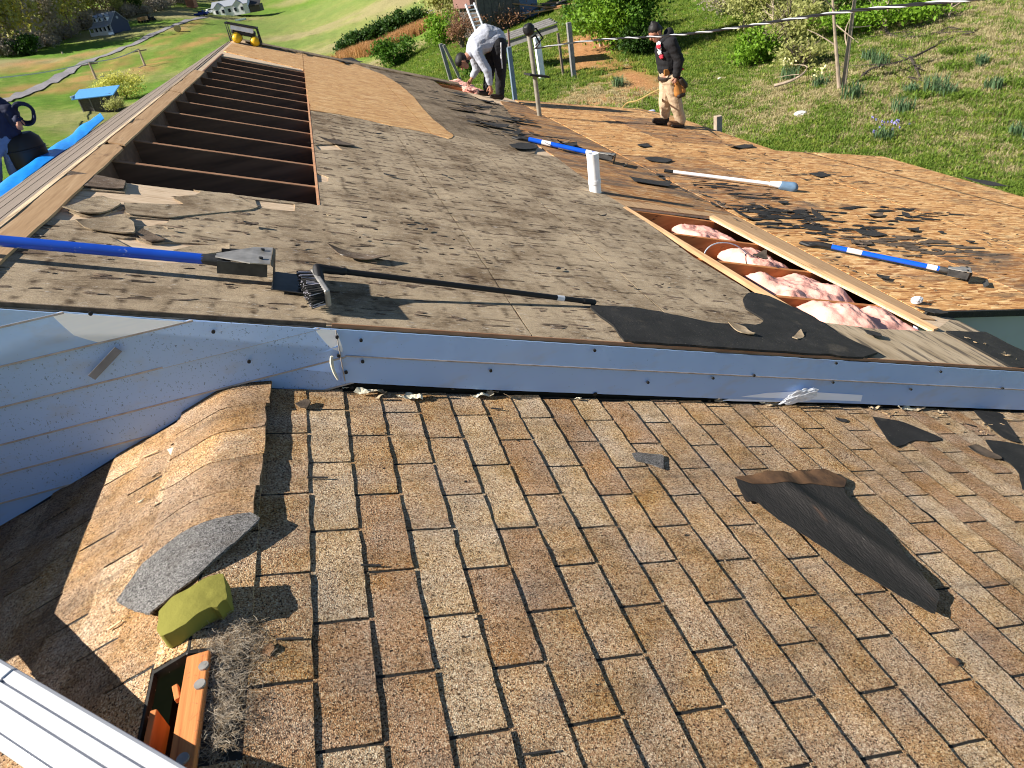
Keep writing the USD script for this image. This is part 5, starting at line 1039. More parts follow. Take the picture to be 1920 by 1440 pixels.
for i, (px, py) in enumerate(((50, 266), (60, 270), (68, 272), (56, 262))):
    single('white_bag', blob(near_ground(px, py + 6, 34) + A([0, 0, .28]), (.26, .22, .32), 60 + i, .25), 'clapboard', 'white bag on the grass left of the house', 'bag', 'white bags on the grass left of the house')
# ================================================================== THINGS ON THE ROOFS
def lift(p, h): return A(p) + A([0, 0, h])
def poly_px(pl, q): return Polygon(ons(pl, q)).buffer(0)
def scrap(name, q, pl, matl, label, catn, curl=.02, th=.004, res=.03, seed=0, group=None, base=.004, amp=.006, smooth=35):
    P = rough(poly_px(pl, q), amp, .025, seed); 
    if P.geom_type != 'Polygon': P = max(P.geoms, key=lambda g: g.area)
    cx, cy = P.centroid.coords[0]; L = math.sqrt(P.area)
    f = lambda Q: pl[1] - pl[0][0] * Q[:, 0] + base + th + curl * np.clip(np.hypot(Q[:, 0] - cx, Q[:, 1] - cy) / L, 0, 1.3) ** 2 * (meshkit.noise(np.c_[Q * 6, Q[:, :1] * 0 + seed], seed) - .1)
    return single(name, sheet(P, res, f, th, seed), matl, label, catn, group, smooth=smooth)
# service cable: two black conductors and a bare one, twisted together
ca = mb + A([.02, -.04, .98])
cps = [ca] + [ray(px, py) * (h / math.hypot(*ray(px, py)[:2])) for px, py, h in ((1130, 74, 10.6), (1220, 69, 9.6), (1320, 60, 8.6), (1430, 44, 7.6), (1560, 25, 6.8), (1700, 10, 6.2), (1850, -4, 5.7), (2100, -30, 5.0))]
cc = curve(cps, 260); sl = np.r_[0, np.cumsum(np.linalg.norm(np.diff(cc, axis=0), axis=1))]
tz = np.gradient(cc, axis=0); tz /= np.linalg.norm(tz, axis=1, keepdims=True); u1 = np.cross(tz, [0, 0, 1.0]); u1 /= np.linalg.norm(u1, axis=1, keepdims=True); u2 = np.cross(tz, u1)
cb = thing('service_cable', 'twisted black and bare electric cable strung from the mast to the upper right', 'cable', ca)
for k, (mt, rr_) in enumerate((('cable_black', .0068), ('cable_bare', .0062), ('cable_black', .0068))):
    ph = sl * 2 * math.pi / .55 + k * 2 * math.pi / 3
    part(cb, 'conductor', tube(cc + .0072 * (np.cos(ph)[:, None] * u1 + np.sin(ph)[:, None] * u2), rr_, 7), mt, smooth=True)

# ---- tear-off shovels: long tube, D-grip, folded steel head
def tear_off_shovel(label, p, q, head, up, paint, matl_head, grip, group=None, r=.017, worn=False):
    """p = grip end of the tube, q = head end; head = length of the steel head along the tube"""
    p, q = A(p), A(q); d = unit(q - p); t = thing('roofing_shovel', label, 'shovel', (p + q) / 2)
    part(t, 'handle', tube([p + (q - p) * k for k in np.linspace(0, 1, 6)], r, 16), paint, smooth=40)
    if grip:
        s = np.cross(d, up); s = unit(s)
        g0 = p; part(t, 'grip', limbs([[(g0 + d * .04, .021), (g0 - d * .05, .024), (g0 - d * .13 - up * .012, .019), (g0 - d * .19 - up * .02, .017)], [(g0 - d * .05, .018), (g0 - d * .12 + s * .03 - up * .02, .012), (g0 - d * .19 - up * .02, .014)]], .012, 3), 'rubber', smooth=True)
        part(t, 'label_strip', tube([p + d * .16, p + d * .27], r + .0008, 16, False), 'label_white', smooth=40); part(t, 'label_strip', tube([q - d * .12, q - d * .05], r + .0008, 16, False), 'label_white', smooth=40)
    T = frame(q, d, up)
    # socket, flared plate, fulcrum fold and blade, in the tool's own axes: x along the tube, z up
    part(t, 'socket', put(limbs([[((-.03, 0, 0), .021), ((.05, 0, .0), .024)]], .012, 2), T), matl_head, smooth=True)
    W = head * .52; th = .0035
    prof = [(.03, .012, .05), (.19, .028, W * .62), (.20, .028, W * .70)]
    def plate(pts2, th):
        """a bent strip: (x, z, half-width) stations"""
        V, F = [], []
        for x, z, w in pts2: V += [(x, -w, z), (x, w, z), (x, w, z - th), (x, -w, z - th)]
        n = len(pts2)
        for i in range(n - 1):
            for a in range(4):
                b = (a + 1) % 4; F += [(i * 4 + a, i * 4 + b, i * 4 + 4 + b), (i * 4 + a, i * 4 + 4 + b, i * 4 + 4 + a)]
        F += [(0, 2, 1), (0, 3, 2), (n * 4 - 4, n * 4 - 3, n * 4 - 2), (n * 4 - 4, n * 4 - 2, n * 4 - 1)]
        m = trimesh.Trimesh(A(V, float), A(F), process=False); m.fix_normals(); return m
    H = head
    part(t, 'head_plate', put(plate([(.02, .022, .018), (H * .42, .036, H * .26), (H * .62, .040, H * .27)], .004), T), 'steel_worn')
    part(t, 'head_fold', put(plate([(H * .62, .041, H * .27), (H * .645, .030, H * .27), (H * .645, -.060, H * .27)], .004).apply_translation((.002, 0, 0)), T), matl_head)
    part(t, 'blade', put(plate([(H * .635, -.062, H * .27), (H * .98, -.068, H * .28), (H * 1.12, -.022, H * .28)], .004), T), matl_head)
    [part(t, 'head_rib', put(box((H * .34, H * .2 * k, .0), (H * .5, .004, .05)), T), matl_head) for k in (-1, 1)]
    for y in (-.05, .05): part(t, 'rivet', put(trimesh.creation.cylinder(.008, .006, sections=10).apply_translation((H * .52, y, .044)), T), 'screw')
    return t
nM = unit(MAIN[0]); nL = unit(LOW[0])
tear_off_shovel('long worn blue tear-off shovel lying along the gable edge at the left', lift(on(MAIN, -330, 452), .06), lift(on(MAIN, 408, 520), .075), .36, nM, 'blue_paint', 'steel_dark', False, r=.0205)
tear_off_shovel('blue shovel lying beside the pink insulation on the strand board', lift(on(LOW, 1548, 468), .035), lift(on(LOW, 1768, 516), .045), .27, nL, 'blue_clean', 'steel_dark', True, r=.0195)
tear_off_shovel('blue shovel lying behind the white vent pipe', lift(on(MAIN, 992, 266), .03), lift(on(MAIN, 1118, 297), .05), .34, nM, 'blue_clean', 'steel_dark', True, r=.026)

# ---- black broom by the gable edge
p, q = lift(on(MAIN, 612, 548), .105), lift(on(MAIN, 1112, 572), .016)
bt = thing('black_broom', 'black push broom with its brush head on edge beside the worn shovel', 'broom', (p + q) / 2); d = unit(q - p)
part(bt, 'handle', tube([p + (q - p) * k for k in np.linspace(0, 1, 8)], .0125, 12), 'rubber', smooth=40)
part(bt, 'handle_tip', limbs([[(q - d * .05, .0155), (q + d * .005, .0145)]], .01, 2), 'rubber', smooth=True)
part(bt, 'label_strip', tube([p + (q - p) * .845, p + (q - p) * .875], .0132, 12, False), 'label_white', smooth=40)
hb = A(on(MAIN, 600, 563)); ax = unit(A([.20, -1, -.072])); hc = hb + nM * .055
T = frame(hc, ax, nM * .18 + unit(A([1, 0, -.36])) * .95)
part(bt, 'brush_block', put(rbox((.225, .07, .022), .006), T), 'steel_worn'); part(bt, 'socket', limbs([[(p + d * .10, .016), (p - d * .005, .02), (hc, .02)]], .012, 2), 'rubber', smooth=True)
r = np.random.default_rng(5); bs_ = []
part(bt, 'bristle_core', put(box((0, 0, -.034), (.205, .06, .046)), T), 'bristle')
for i in range(1000):
    x, y = r.uniform(-.105, .105), r.uniform(-.031, .031); a = A([x, y, -.01]); b = A([x * 1.06 + r.normal(0, .004), y * 1.15 + r.normal(0, .004), -.062 + r.normal(0, .003)])
    bs_.append(bar(a, b, .003, .003, (1, 0, 0)))
part(bt, 'bristles', put(cat(*bs_[:850]), T), 'bristle'); part(bt, 'bristles', put(cat(*bs_[850:]), T), 'bristle_light', label='pale bristle tips')

# ---- white-handled brush on the strand board
p, q = lift(on(LOW, 1262, 327), .03), lift(on(LOW, 1445, 352), .045); d = unit(q - p)
wb = thing('white_brush', 'long white-handled brush with a blue-grey head on the strand board', 'broom', (p + q) / 2)
part(wb, 'handle', tube([p + (q - p) * k for k in np.linspace(0, 1, 6)], .019, 12), 'handle_white', smooth=40)
part(wb, 'handle_tip', tube([p - d * .10, p], .019, 12), 'rubber', smooth=40)
part(wb, 'socket', tube([q - d * .01, q + d * .07, q + d * .13], [.024, .036, .042], 14), 'handle_white', smooth=40)
part(wb, 'brush_head', limbs([[(q + d * .12 - nL * .005, .05), (q + d * .24 - nL * .012, .062)]], .02, 3), 'broom_blue', smooth=True)

# ---- pink insulation in the lower opening
def wool(label, q, rz, seed, amp=.5, group=None, up=.0):
    cx = on(MAIN, *q); m = blob((0, 0, 0), (1, 1, 1), seed, amp, 1.5, 5)
    v = m.vertices; v = v * A(rz); n2 = meshkit.fbm(v * 9 + seed, 4, seed + 2) - .5; nn = v / (np.linalg.norm(v, axis=1, keepdims=True) + 1e-9); v = v + nn * n2[:, None] * .05
    v[:, 2] -= .36 * v[:, 0]; m.vertices = v + cx + A([0, 0, up]); return single('insulation', m, 'pink_wool', label, 'insulation', group, smooth=True)
def batt(label, x0, x1, y0, y1, seed, hump=.11, base=-.06, clip=None, amp=.035):
    P = sbox(x0, y0, x1, y1).buffer(-.03).buffer(.03); P = rough(P, amp, .05, seed)
    if clip is not None: P = P.intersection(clip)
    if P.geom_type != 'Polygon': P = max(P.geoms, key=lambda g: g.area)
    cx, cy = (x0 + x1) / 2, (y0 + y1) / 2; wx, wy = (x1 - x0) / 2, (y1 - y0) / 2
    def f(Q):
        q = np.c_[Q, Q[:, :1] * 0 + seed]; e = np.clip(1 - ((Q[:, 0] - cx) / wx) ** 4, 0, 1) * np.clip(1 - ((Q[:, 1] - cy) / wy) ** 4, 0, 1)
        lump = meshkit.noise(q * 6, seed); fold = 1 - np.abs(meshkit.fbm(q * 9, 3, seed + 1) * 2 - 1) * 1.5; fine = meshkit.fbm(q * 45, 3, seed + 2)
        return MAIN[1] - .36 * Q[:, 0] + base + hump * np.sqrt(e) * (.35 + .9 * lump) + .03 * fold * e + .016 * fine
    return single('insulation', sheet(P, .013, f, .07, seed), 'pink_wool', label, 'insulation', None, smooth=True)
Ho = H2.buffer(-.015)
batt('pink insulation in the farthest bay of the lower opening', 2.52, 2.96, 4.50, 5.02, 1, .09, -.155, Ho)
batt('pink insulation in the second bay, beside the bent white wire', 2.62, 3.06, 3.88, 4.43, 3, .09, -.155, Ho)
batt('smooth bulging pink insulation in the third bay', 2.45, 3.10, 3.27, 3.83, 4, .11, -.15, Ho)
batt('crumpled pink insulation filling the nearest bay and spilling over its edge', 2.42, 3.14, 2.76, 3.21, 7, .11, -.12, H2.buffer(.03))
wool('pale pink insulation under the far hands of the bent-over man', (866, 156), (.22, .17, .10), 9, up=-.05); wool('pale pink insulation nearest the bent-over man in the far opening', (890, 168), (.24, .15, .09), 10, up=-.05)
wpt = [lift(on(MAIN, 1320, 472), -.02), lift(on(MAIN, 1342, 464), .03), lift(on(MAIN, 1375, 463), .02), lift(on(MAIN, 1402, 468), -.05)]
single('white_wire', tube(curve(wpt, 14), .0045, 6), 'label_white', 'bent white electric wire rising from the second bay of the opening', 'wire', smooth=True)

# ---- worker bending over (grey shirt, dark trousers); joints laid out where the picture shows them
def person(name, label, P): return thing(name, label, 'person', P)
def hand(w, fdir, side, palm_n, s=1.0, curl=.5):
    """chains of a hand at wrist w: palm, four unequal bent fingers, thumb"""
    fdir, side = unit(fdir), unit(side); pn = unit(palm_n); ch = [[(w, .026 * s), (w + fdir * .045 * s, .030 * s), (w + fdir * .085 * s, .030 * s)]]
    ch.append([(w + fdir * .08 * s - side * .028 * s, .015 * s), (w + fdir * .08 * s + side * .028 * s, .015 * s)])
    for k, L in enumerate((.072, .082, .078, .060)):
        o = w + fdir * .088 * s + side * (.027 - .018 * k) * s; L *= s
        a = o + fdir * L * .45 + pn * L * .12; b = a + fdir * L * .3 + pn * L * (.2 + curl * .4); c_ = b + fdir * L * (.22 - .2 * curl) + pn * L * .3
        ch.append([(o, .0095 * s), (a, .009 * s), (b, .0085 * s), (c_, .0075 * s)])
    o = w + fdir * .025 * s + side * .026 * s
    ch.append([(o, .0125 * s), (o + fdir * .035 * s + side * .025 * s + pn * .012 * s, .011 * s), (o + fdir * .065 * s + side * .032 * s + pn * .028 * s, .009 * s)])
    return ch
flat('skin', (.36, .17, .11), .6, var=.08); flat('hair_black', (.012, .010, .010), .6, bump=(60, .5, .004)); flat('shirt_grey', (.38, .40, .46), .9, bump=(9, .5, .02)); flat('trousers_dark', (.014, .014, .017), .85, bump=(9, .5, .02), layers=[('noise', 7, (1, 1, 1), .66, .72, (.22, .2, .18), .5)])
flat('boot_brown', (.13, .065, .03), .7); flat('boot_dark', (.03, .02, .015), .7); flat('hoodie_black', (.010, .010, .012), .85, bump=(10, .6, .02)); flat('khaki', (.44, .33, .22), .9, bump=(9, .6, .02), layers=[('noise', 5, (1, 1, 1), .58, .75, (.20, .15, .10), .6)])
flat('leather', (.40, .17, .04), .6, var=.3); flat('leather_dark', (.03, .02, .015), .6); flat('jean_blue', (.10, .16, .30), .9, bump=(9, .5, .02), layers=[('noise', 8, (1, 1, 1), .60, .72, (.4, .42, .48), .5)]); flat('hoodie_navy', (.008, .012, .04), .8); flat('print_white', (.7, .68, .68), .8); flat('print_red', (.5, .03, .05), .8); flat('rope', (.30, .22, .08), .9)
def face(hc, fwd, up, s=.115):
    """head chains: skull, jaw, nose, ears, brow"""
    fwd = unit(fwd); up = unit(A(up) - fwd * (A(up) @ fwd)); sd = np.cross(up, fwd)
    ch = [[(hc + up * .025 - fwd * .02, s * .80), (hc + up * .02 + fwd * .012, s * .76)], [(hc + fwd * .02, s * .66), (hc - up * .075 + fwd * .048, s * .40)], [(hc + fwd * .092 + up * .01, .013), (hc + fwd * .115 - up * .022, .016)], [(hc + fwd * .075 + up * .035 - sd * .035, .016), (hc + fwd * .075 + up * .035 + sd * .035, .016)], [(hc + fwd * .083 - up * .058 - sd * .02, .011), (hc + fwd * .083 - up * .058 + sd * .02, .011)]]
    for k in (-1, 1): ch.append([(hc + sd * k * .083 + up * .02, .014), (hc + sd * k * .086 - up * .025, .011)])
    return ch, fwd, up, sd
def eyes(t, hc, fwd, up, sd):
    for k in (-1, 1): part(t, 'eye', blob(hc + fwd * .083 + up * .006 + sd * k * .031, (.011, .011, .008), 1, 0, 1, 1), 'hair_black')
Y1 = 12.35
base1 = on(MAIN, 936, 186); Y1 = base1[1]
J = lambda px, py, dy=0.0: atY(px, py, Y1 + dy)
w1 = person('person', 'person in a light grey long-sleeved shirt bending down to the far opening', base1)
hip_n, hip_f = J(934, 84, -.10), J(926, 84, .10); sh_n, sh_f = J(894, 98, -.19), J(884, 92, .17); neck = J(884, 98, 0); hd = J(868, 116, 0)
el_n, wr_n = J(914, 133, -.24), J(919, 160, -.22); el_f, wr_f = J(894, 129, .18), J(885, 146, .14)
kn_n, an_n = J(939, 127, -.10), J(938, 176, -.08); kn_f, an_f = J(919, 126, .13), J(914, 166, .16)
fw = unit(J(852, 124) - hd + A([0, 0, -.04])); upv = unit(hd - neck) * -1
hch, fw, uph, sdh = face(hd, unit(A([-.45, -.1, -.88])), unit(hd - neck))
dn = unit(wr_n - el_n); dnf = unit(wr_f - el_f)
body = [[(hip_n, .115), (J(912, 68, 0), .14), (J(892, 86, 0), .14), (neck, .07), (hd, .07)], [(hip_f, .115), (J(892, 86, 0), .14)], [(sh_n, .06), (el_n, .045), (wr_n, .03)], [(sh_f, .06), (el_f, .045), (wr_f, .03)], [(J(892, 86, 0), .13), (sh_n, .06)], [(J(892, 86, 0), .13), (sh_f, .06)], [(hip_n, .10), (kn_n, .065), (an_n, .045)], [(hip_f, .10), (kn_f, .065), (an_f, .045)]] + hch + hand(wr_n, dn, (-1, .2, 0), (-.3, .9, 0), 1.0) + hand(wr_f, dnf, (-1, -.2, 0), (.2, -.9, 0), 1.0)
part(w1, 'body', limbs(body, .016, 4), 'skin', smooth=True)
part(w1, 'shirt', limbs([[(J(931, 72, 0), .155), (J(912, 68, 0), .185), (J(897, 83, 0), .185), (J(886, 96, 0), .115)], [(J(931, 76, -.07), .13), (J(897, 83, -.05), .15)], [(J(897, 85, 0), .15), (sh_n, .088), (el_n, .066), (el_n + (wr_n - el_n) * .82, .048)], [(J(897, 85, 0), .15), (sh_f, .088), (el_f, .066), (el_f + (wr_f - el_f) * .75, .048)]], .02, 6, .011), 'shirt_grey', smooth=True)
part(w1, 'trousers', limbs([[(hip_n, .145), (hip_f, .145)], [(hip_n, .14), (kn_n, .098), (an_n + A([0, 0, .03]), .075)], [(hip_f, .14), (kn_f, .098), (an_f + A([0, 0, .03]), .075)], [(J(938, 76, 0), .10), (J(938, 84, 0), .12)]], .02, 5, .011), 'trousers_dark', smooth=True)
part(w1, 'trouser_stripe', tube(curve([hip_n + A([.02, -.145, .04]), (hip_n + kn_n) / 2 + A([.0, -.125, 0]), kn_n + A([0, -.104, 0])], 8), .012, 6), 'print_white')
part(w1, 'hair', cat(limbs([[(hd + uph * .042 - fw * .04, .102), (hd + uph * .05 + fw * .01, .094)], [(hd - fw * .055 - uph * .01, .080), (hd - fw * .04 - uph * .06, .055)]], .02, 3)), 'hair_black', smooth=True)
eyes(w1, hd, fw, uph, sdh)
for a in (an_n, an_f):
    zf = pz(MAIN, a[0]) + .05; part(w1, 'boot', limbs([[(A([a[0], a[1], zf + .06]), .062), (A([a[0] + .02, a[1], zf + .01]), .052)], [(A([a[0] + .02, a[1], zf]), .05), (A([a[0] - .11, a[1] - .03, zf + .03]), .048), (A([a[0] - .17, a[1] - .04, zf + .05]), .038)]], .02, 3), 'boot_dark', smooth=True)
# ---- worker standing on the rear roof (black hooded top, tan trousers)
base2 = on(LOW, 1264, 237); Y2 = base2[1]
K = lambda px, py, dy=0.0: atY(px, py, Y2 + dy)
w2 = person('person', 'person in a black hooded top and tan trousers standing on the strand board', base2)
hd = K(1229, 62); neck = K(1241, 76); chest = K(1249, 92); wst = K(1251, 128); hp_n, hp_f = K(1257, 152, -.10), K(1252, 150, .10)
kn_n, an_n = K(1268, 196, -.12), K(1276, 233, -.10); kn_f, an_f = K(1247, 190, .10), K(1247, 222, .14)
sh_n, sh_f = K(1259, 80, -.20), K(1247, 80, .19); el_n, wr_n = K(1273, 112, -.24), K(1268, 143, -.22); el_f, wr_f = K(1240, 112, .24), K(1243, 140, .20)
hch, fw, uph, sdh = face(hd, unit(A([-.86, -.06, -.5])), A([-.45, 0, .9]))
dn = unit(A([-.35, -.05, -.95]))
part(w2, 'body', limbs([[(hp_n, .11), (wst, .13), (chest, .15), (neck, .06), (hd, .07)], [(hp_f, .11), (wst, .13)], [(chest, .12), (sh_n, .06), (el_n, .045), (wr_n, .03)], [(chest, .12), (sh_f, .06), (el_f, .045), (wr_f, .03)], [(hp_n, .10), (kn_n, .062), (an_n, .045)], [(hp_f, .10), (kn_f, .062), (an_f, .045)]] + hch + hand(wr_n, dn, (-1, -.2, .3), (-.3, .9, 0)) + hand(wr_f, dn, (-1, .2, .3), (-.3, -.9, 0)), .016, 4), 'skin', smooth=True)
part(w2, 'hooded_top', limbs([[(K(1251, 126), .155), (chest, .180), (K(1246, 80), .115)], [(K(1254, 126, -.05), .14), (K(1252, 96, -.04), .165)], [(chest, .14), (sh_n, .092), (el_n, .078), (el_n + (wr_n - el_n) * .9, .056)], [(chest, .14), (sh_f, .092), (el_f, .078), (wr_f, .056)]], .02, 5, .011), 'hoodie_black', smooth=True)
part(w2, 'hood', limbs([[(K(1254, 62), .085), (K(1251, 72, -.08), .075)], [(K(1254, 62), .085), (K(1251, 72, .08), .075)], [(K(1244, 76, -.07), .06), (K(1251, 72, -.08), .075)]], .025, 4), 'hoodie_black', smooth=True)
part(w2, 'chest_print', cat(*[blob(K(px, py, -.08) + A([0, -.02, 0]), (.028, .05, .035), i, .4, 3, 2) for i, (px, py) in enumerate(((1234, 82), (1235, 90), (1236, 98)))]), 'print_white')
part(w2, 'chest_print', cat(*[blob(K(px, py, -.10) + A([0, -.02, 0]), (.028, .05, .035), i, .4, 3, 2) for i, (px, py) in enumerate(((1234, 87), (1239, 106)))]), 'print_red')
part(w2, 'trousers', limbs([[(hp_n, .13), (hp_f, .13)], [(wst + A([0, 0, -.03]), .135), (K(1255, 148), .145)], [(hp_n, .13), (kn_n, .098), (an_n + A([0, 0, .06]), .080)], [(hp_f, .13), (kn_f, .098), (an_f + A([0, 0, .06]), .080)]], .02, 4, .011), 'khaki', smooth=True)
part(w2, 'belt', limbs([[(K(1250, 145, -.06), .148), (K(1250, 145, .06), .148)]], .04, 2).slice_plane([0, 0, K(1250, 148)[2]], [0, 0, 1], cap=True).slice_plane([0, 0, K(1250, 142)[2]], [0, 0, -1], cap=True), 'leather_dark')
part(w2, 'belt_patch', put(rbox((.10, .02, .10), .008), frame(K(1250, 136, -.165), (1, .1, 0))), 'leather')
pb_ = K(1272, 164, -.20)
part(w2, 'tool_pouch', limbs([[(pb_ + A([-.05, 0, .10]), .055), (pb_ + A([-.02, -.02, -.08]), .07)], [(pb_ + A([.05, .0, .06]), .06), (pb_ + A([.05, -.01, -.06]), .075)]], .02, 3), 'leather', smooth=True)
part(w2, 'tool_pouch_flap', limbs([[(pb_ + A([.02, -.05, .12]), .045), (pb_ + A([.09, -.03, .02]), .06)], [(pb_ + A([-.02, -.06, -.12]), .04), (pb_ + A([.06, -.05, -.11]), .04)]], .02, 3), 'leather_dark', smooth=True)
part(w2, 'hammer', cat(tube([pb_ + A([.0, -.02, .05]), pb_ + A([.01, -.02, .24])], .014, 8), tube([pb_ + A([-.05, -.02, .25]), pb_ + A([.08, -.02, .27])], .016, 8)), 'print_red')
part(w2, 'knit_hat', limbs([[(hd + uph * .055 - fw * .015, .103), (hd + uph * .075 - fw * .03, .088)], [(hd + uph * .10 - fw * .03, .06), (hd + uph * .165 - fw * .035, .022)], [(hd - fw * .06 + uph * .01, .075), (hd - fw * .05 - uph * .02, .06)]], .02, 3), 'hair_black', smooth=True)
eyes(w2, hd, fw, uph, sdh)
for a, mt in ((an_n, 'boot_brown'), (an_f, 'boot_dark')):
    zf = pz(LOW, a[0]) + .055; part(w2, 'boot', limbs([[(A([a[0], a[1], zf + .10]), .07), (A([a[0] + .01, a[1], zf + .01]), .060)], [(A([a[0] + .02, a[1], zf]), .055), (A([a[0] - .13, a[1] - .03, zf + .03]), .058), (A([a[0] - .22, a[1] - .04, zf + .06]), .045)]], .02, 3), mt, smooth=True)
    part(w2, 'boot_sole', limbs([[(A([a[0] + .04, a[1], zf - .035]), .022), (A([a[0] - .24, a[1] - .04, zf + .045]), .022)], [(A([a[0] + .04, a[1] - .04, zf - .035]), .022), (A([a[0] - .2, a[1] - .08, zf + .03]), .022)]], .03, 1), 'boot_dark')
rp_ = [K(1259, 157, -.24), K(1240, 166, .3), atY(1215, 178, Y2 + 1.0), atY(1190, 190, 12.4), A([5.5, 12.9, pz(LOW, 5.5) + .03]), A([5.2, 13.1, -3.6])]
single('rope', tube(curve(rp_, 30), .014, 6), 'rope', 'brown rope running from the hand of the man in black to the roof edge', 'rope')
# ---- worker at the left edge, behind the tarpaulin
Y3 = 11.2
G3 = lambda px, py, dy=0.0: atY(px, py, Y3 + dy)
w3 = person('person', 'person in a dark blue hooded top and jeans at the left edge of the view', A([G3(28, 330)[0], Y3, pz(LEFT, G3(28, 330)[0])]))
hip = G3(6, 252); zg = pz(LEFT, G3(24, 330)[0])
an = A([G3(27, 322)[0], Y3, zg + .07]); an2 = A([G3(-10, 330)[0], Y3 - .1, pz(LEFT, G3(-10, 330)[0]) + .07]); kn = G3(20, 286); kn2 = G3(-14, 288, -.1); ch_ = G3(-2, 212); nk = G3(-24, 190); h3 = G3(-42, 184)
hch, fw, uph, sdh = face(h3, unit(A([-.8, -.1, -.55])), A([-.5, 0, .85]))
part(w3, 'body', limbs([[(hip, .12), (ch_, .15), (nk, .07), (h3, .07)], [(hip, .10), (kn, .062), (an, .045)], [(hip, .10), (kn2, .062), (an2, .045)], [(ch_, .12), (G3(14, 206, -.1), .06), (G3(28, 228, -.1), .04), (G3(34, 222, -.2), .03)]] + hch + hand(G3(34, 222, -.2), (-.2, -.3, -.9), (1, 0, 0), (0, 1, 0)), .018, 3), 'skin', smooth=True)
part(w3, 'hooded_top', limbs([[(G3(4, 246), .165), (ch_, .20), (G3(-16, 194), .14)], [(ch_, .15), (G3(16, 208, -.1), .085), (G3(30, 230, -.1), .07), (G3(34, 224, -.18), .055)], [(G3(14, 214), .14), (G3(22, 244), .11)]], .02, 4, .011), 'hoodie_navy', smooth=True)
part(w3, 'jeans', limbs([[(hip, .15), (kn, .10), (an + A([0, 0, .06]), .078)], [(hip, .15), (kn2, .10), (an2 + A([0, 0, .06]), .078)]], .02, 4, .011), 'jean_blue', smooth=True)
part(w3, 'hair', limbs([[(h3 + uph * .04 - fw * .03, .104), (h3 + uph * .05, .096)]], .02, 2), 'hair_black', smooth=True)
for a in (an, an2): part(w3, 'boot', limbs([[(a + A([0, 0, .04]), .065), (a, .055)], [(a, .055), (a + A([-.16, -.05, -.05]), .045)]], .02, 2), 'boot_dark', smooth=True)
hz_ = G3(44, 214, -.15); ang = np.linspace(0, 2 * math.pi, 25)
ang = np.linspace(0, 8 * math.pi, 100); single('hose_coil', tube(np.c_[hz_[0] + (.135 - .0016 * ang) * np.cos(ang), hz_[1] + .003 * ang + .02 * np.sin(3 * ang), hz_[2] + (.15 - .0016 * ang) * np.sin(ang)], .018, 6), 'hoodie_navy', 'coil of dark blue hose held by the person at the left edge', 'hose')
bk = A([G3(52, 300)[0], Y3 + .1, 0]); bk[2] = pz(LEFT, bk[0])
tb = thing('black_bucket', 'black rounded tub standing behind the blue tarpaulin', 'bucket', bk)
part(tb, 'shell', trimesh.creation.revolve(A([(0, 0), (.20, 0), (.25, .10), (.26, .28), (.24, .42), (.17, .50), (0, .52)]), sections=28).apply_translation(bk), 'rubber', smooth=40)
part(tb, 'rim', trimesh.creation.torus(.255, .014, 28, 8).apply_translation(bk + A([0, 0, .30])), 'rubber', smooth=True)

# ---- blue tarpaulin bunched along the left eave
V, F = [], []; ts = np.linspace(0, 1, 46); r = np.random.default_rng(9); nk_ = 9
edge_t = [(0, 344), (30, 322), (60, 302), (95, 276), (120, 262), (135, 252), (150, 236), (165, 228), (187, 213)]; edge_b = [(0, 378), (40, 342), (80, 310), (120, 282), (150, 262), (175, 240), (195, 222)]
et = curve(edge_t, 46); eb = curve(edge_b, 46)
for i in range(46):
    a, b = atX(*et[i], -4.25), atX(*eb[i], -3.85)
    if i == 0: a, b = a + (a - atX(*et[1], -4.25)) * 6, b + (b - atX(*eb[1], -3.85)) * 6
    for k in range(nk_):
        f = k / (nk_ - 1); p = b * (1 - f) + a * f; p = p + A([0, 0, .045 * math.sin(f * math.pi) + .014 * (meshkit.noise(A([i * .45, f * 2.5, 3.0]), 2) - .5)]); V.append(p)
for i in range(45):
    for k in range(nk_ - 1):
        q_ = i * nk_ + k; F += [(q_, q_ + 1, q_ + nk_ + 1), (q_, q_ + nk_ + 1, q_ + nk_)]
V = A(V); n = len(V); F = A(F); V2 = V - A([0, 0, .012]); Fb = F[:, ::-1] + n
apron = []
single('tarpaulin', trimesh.Trimesh(np.vstack([V, V2]), np.vstack([F, Fb]), process=False), 'tarp', 'bright blue tarpaulin bunched along the left edge of the roof', 'tarpaulin', smooth=True)

# ---- yellow machine on the far end of the ridge
P = A([-1.10, 14.1, pz(MAIN, -1.10) - .03]); cp = thing('air_compressor', 'small yellow and black air compressor with a carrying frame at the far ridge end', 'compressor', P)
cps0 = len(used)
for x in (-.13, .15): part(cp, 'tank', put(limbs([[((0, -.14, 0), .085), ((0, .14, 0), .085)]], .03, 2), frame(P + A([x, 0, .10 - .36 * x]), (1, 0, -.36))), 'machine_yellow', smooth=True)
part(cp, 'motor', put(rbox((.40, .24, .10), .03), frame(P + A([0, 0, .21]), (1, 0, -.36))), 'machine_dark'); part(cp, 'panel', put(rbox((.38, .03, .08), .01), frame(P + A([0, -.14, .27]), (1, 0, -.36))), 'clapboard')
part(cp, 'frame', cat(*[tube(A(q) + P, .016, 6) for q in ([(-.24, -.16, .12), (-.24, -.16, .40), (.24, -.16, .24), (.24, -.16, -.02)], [(-.24, .16, .12), (-.24, .16, .40), (.24, .16, .24), (.24, .16, -.02)], [(-.24, -.16, .40), (-.24, .16, .40)], [(.24, -.16, .24), (.24, .16, .24)])]), 'machine_dark')

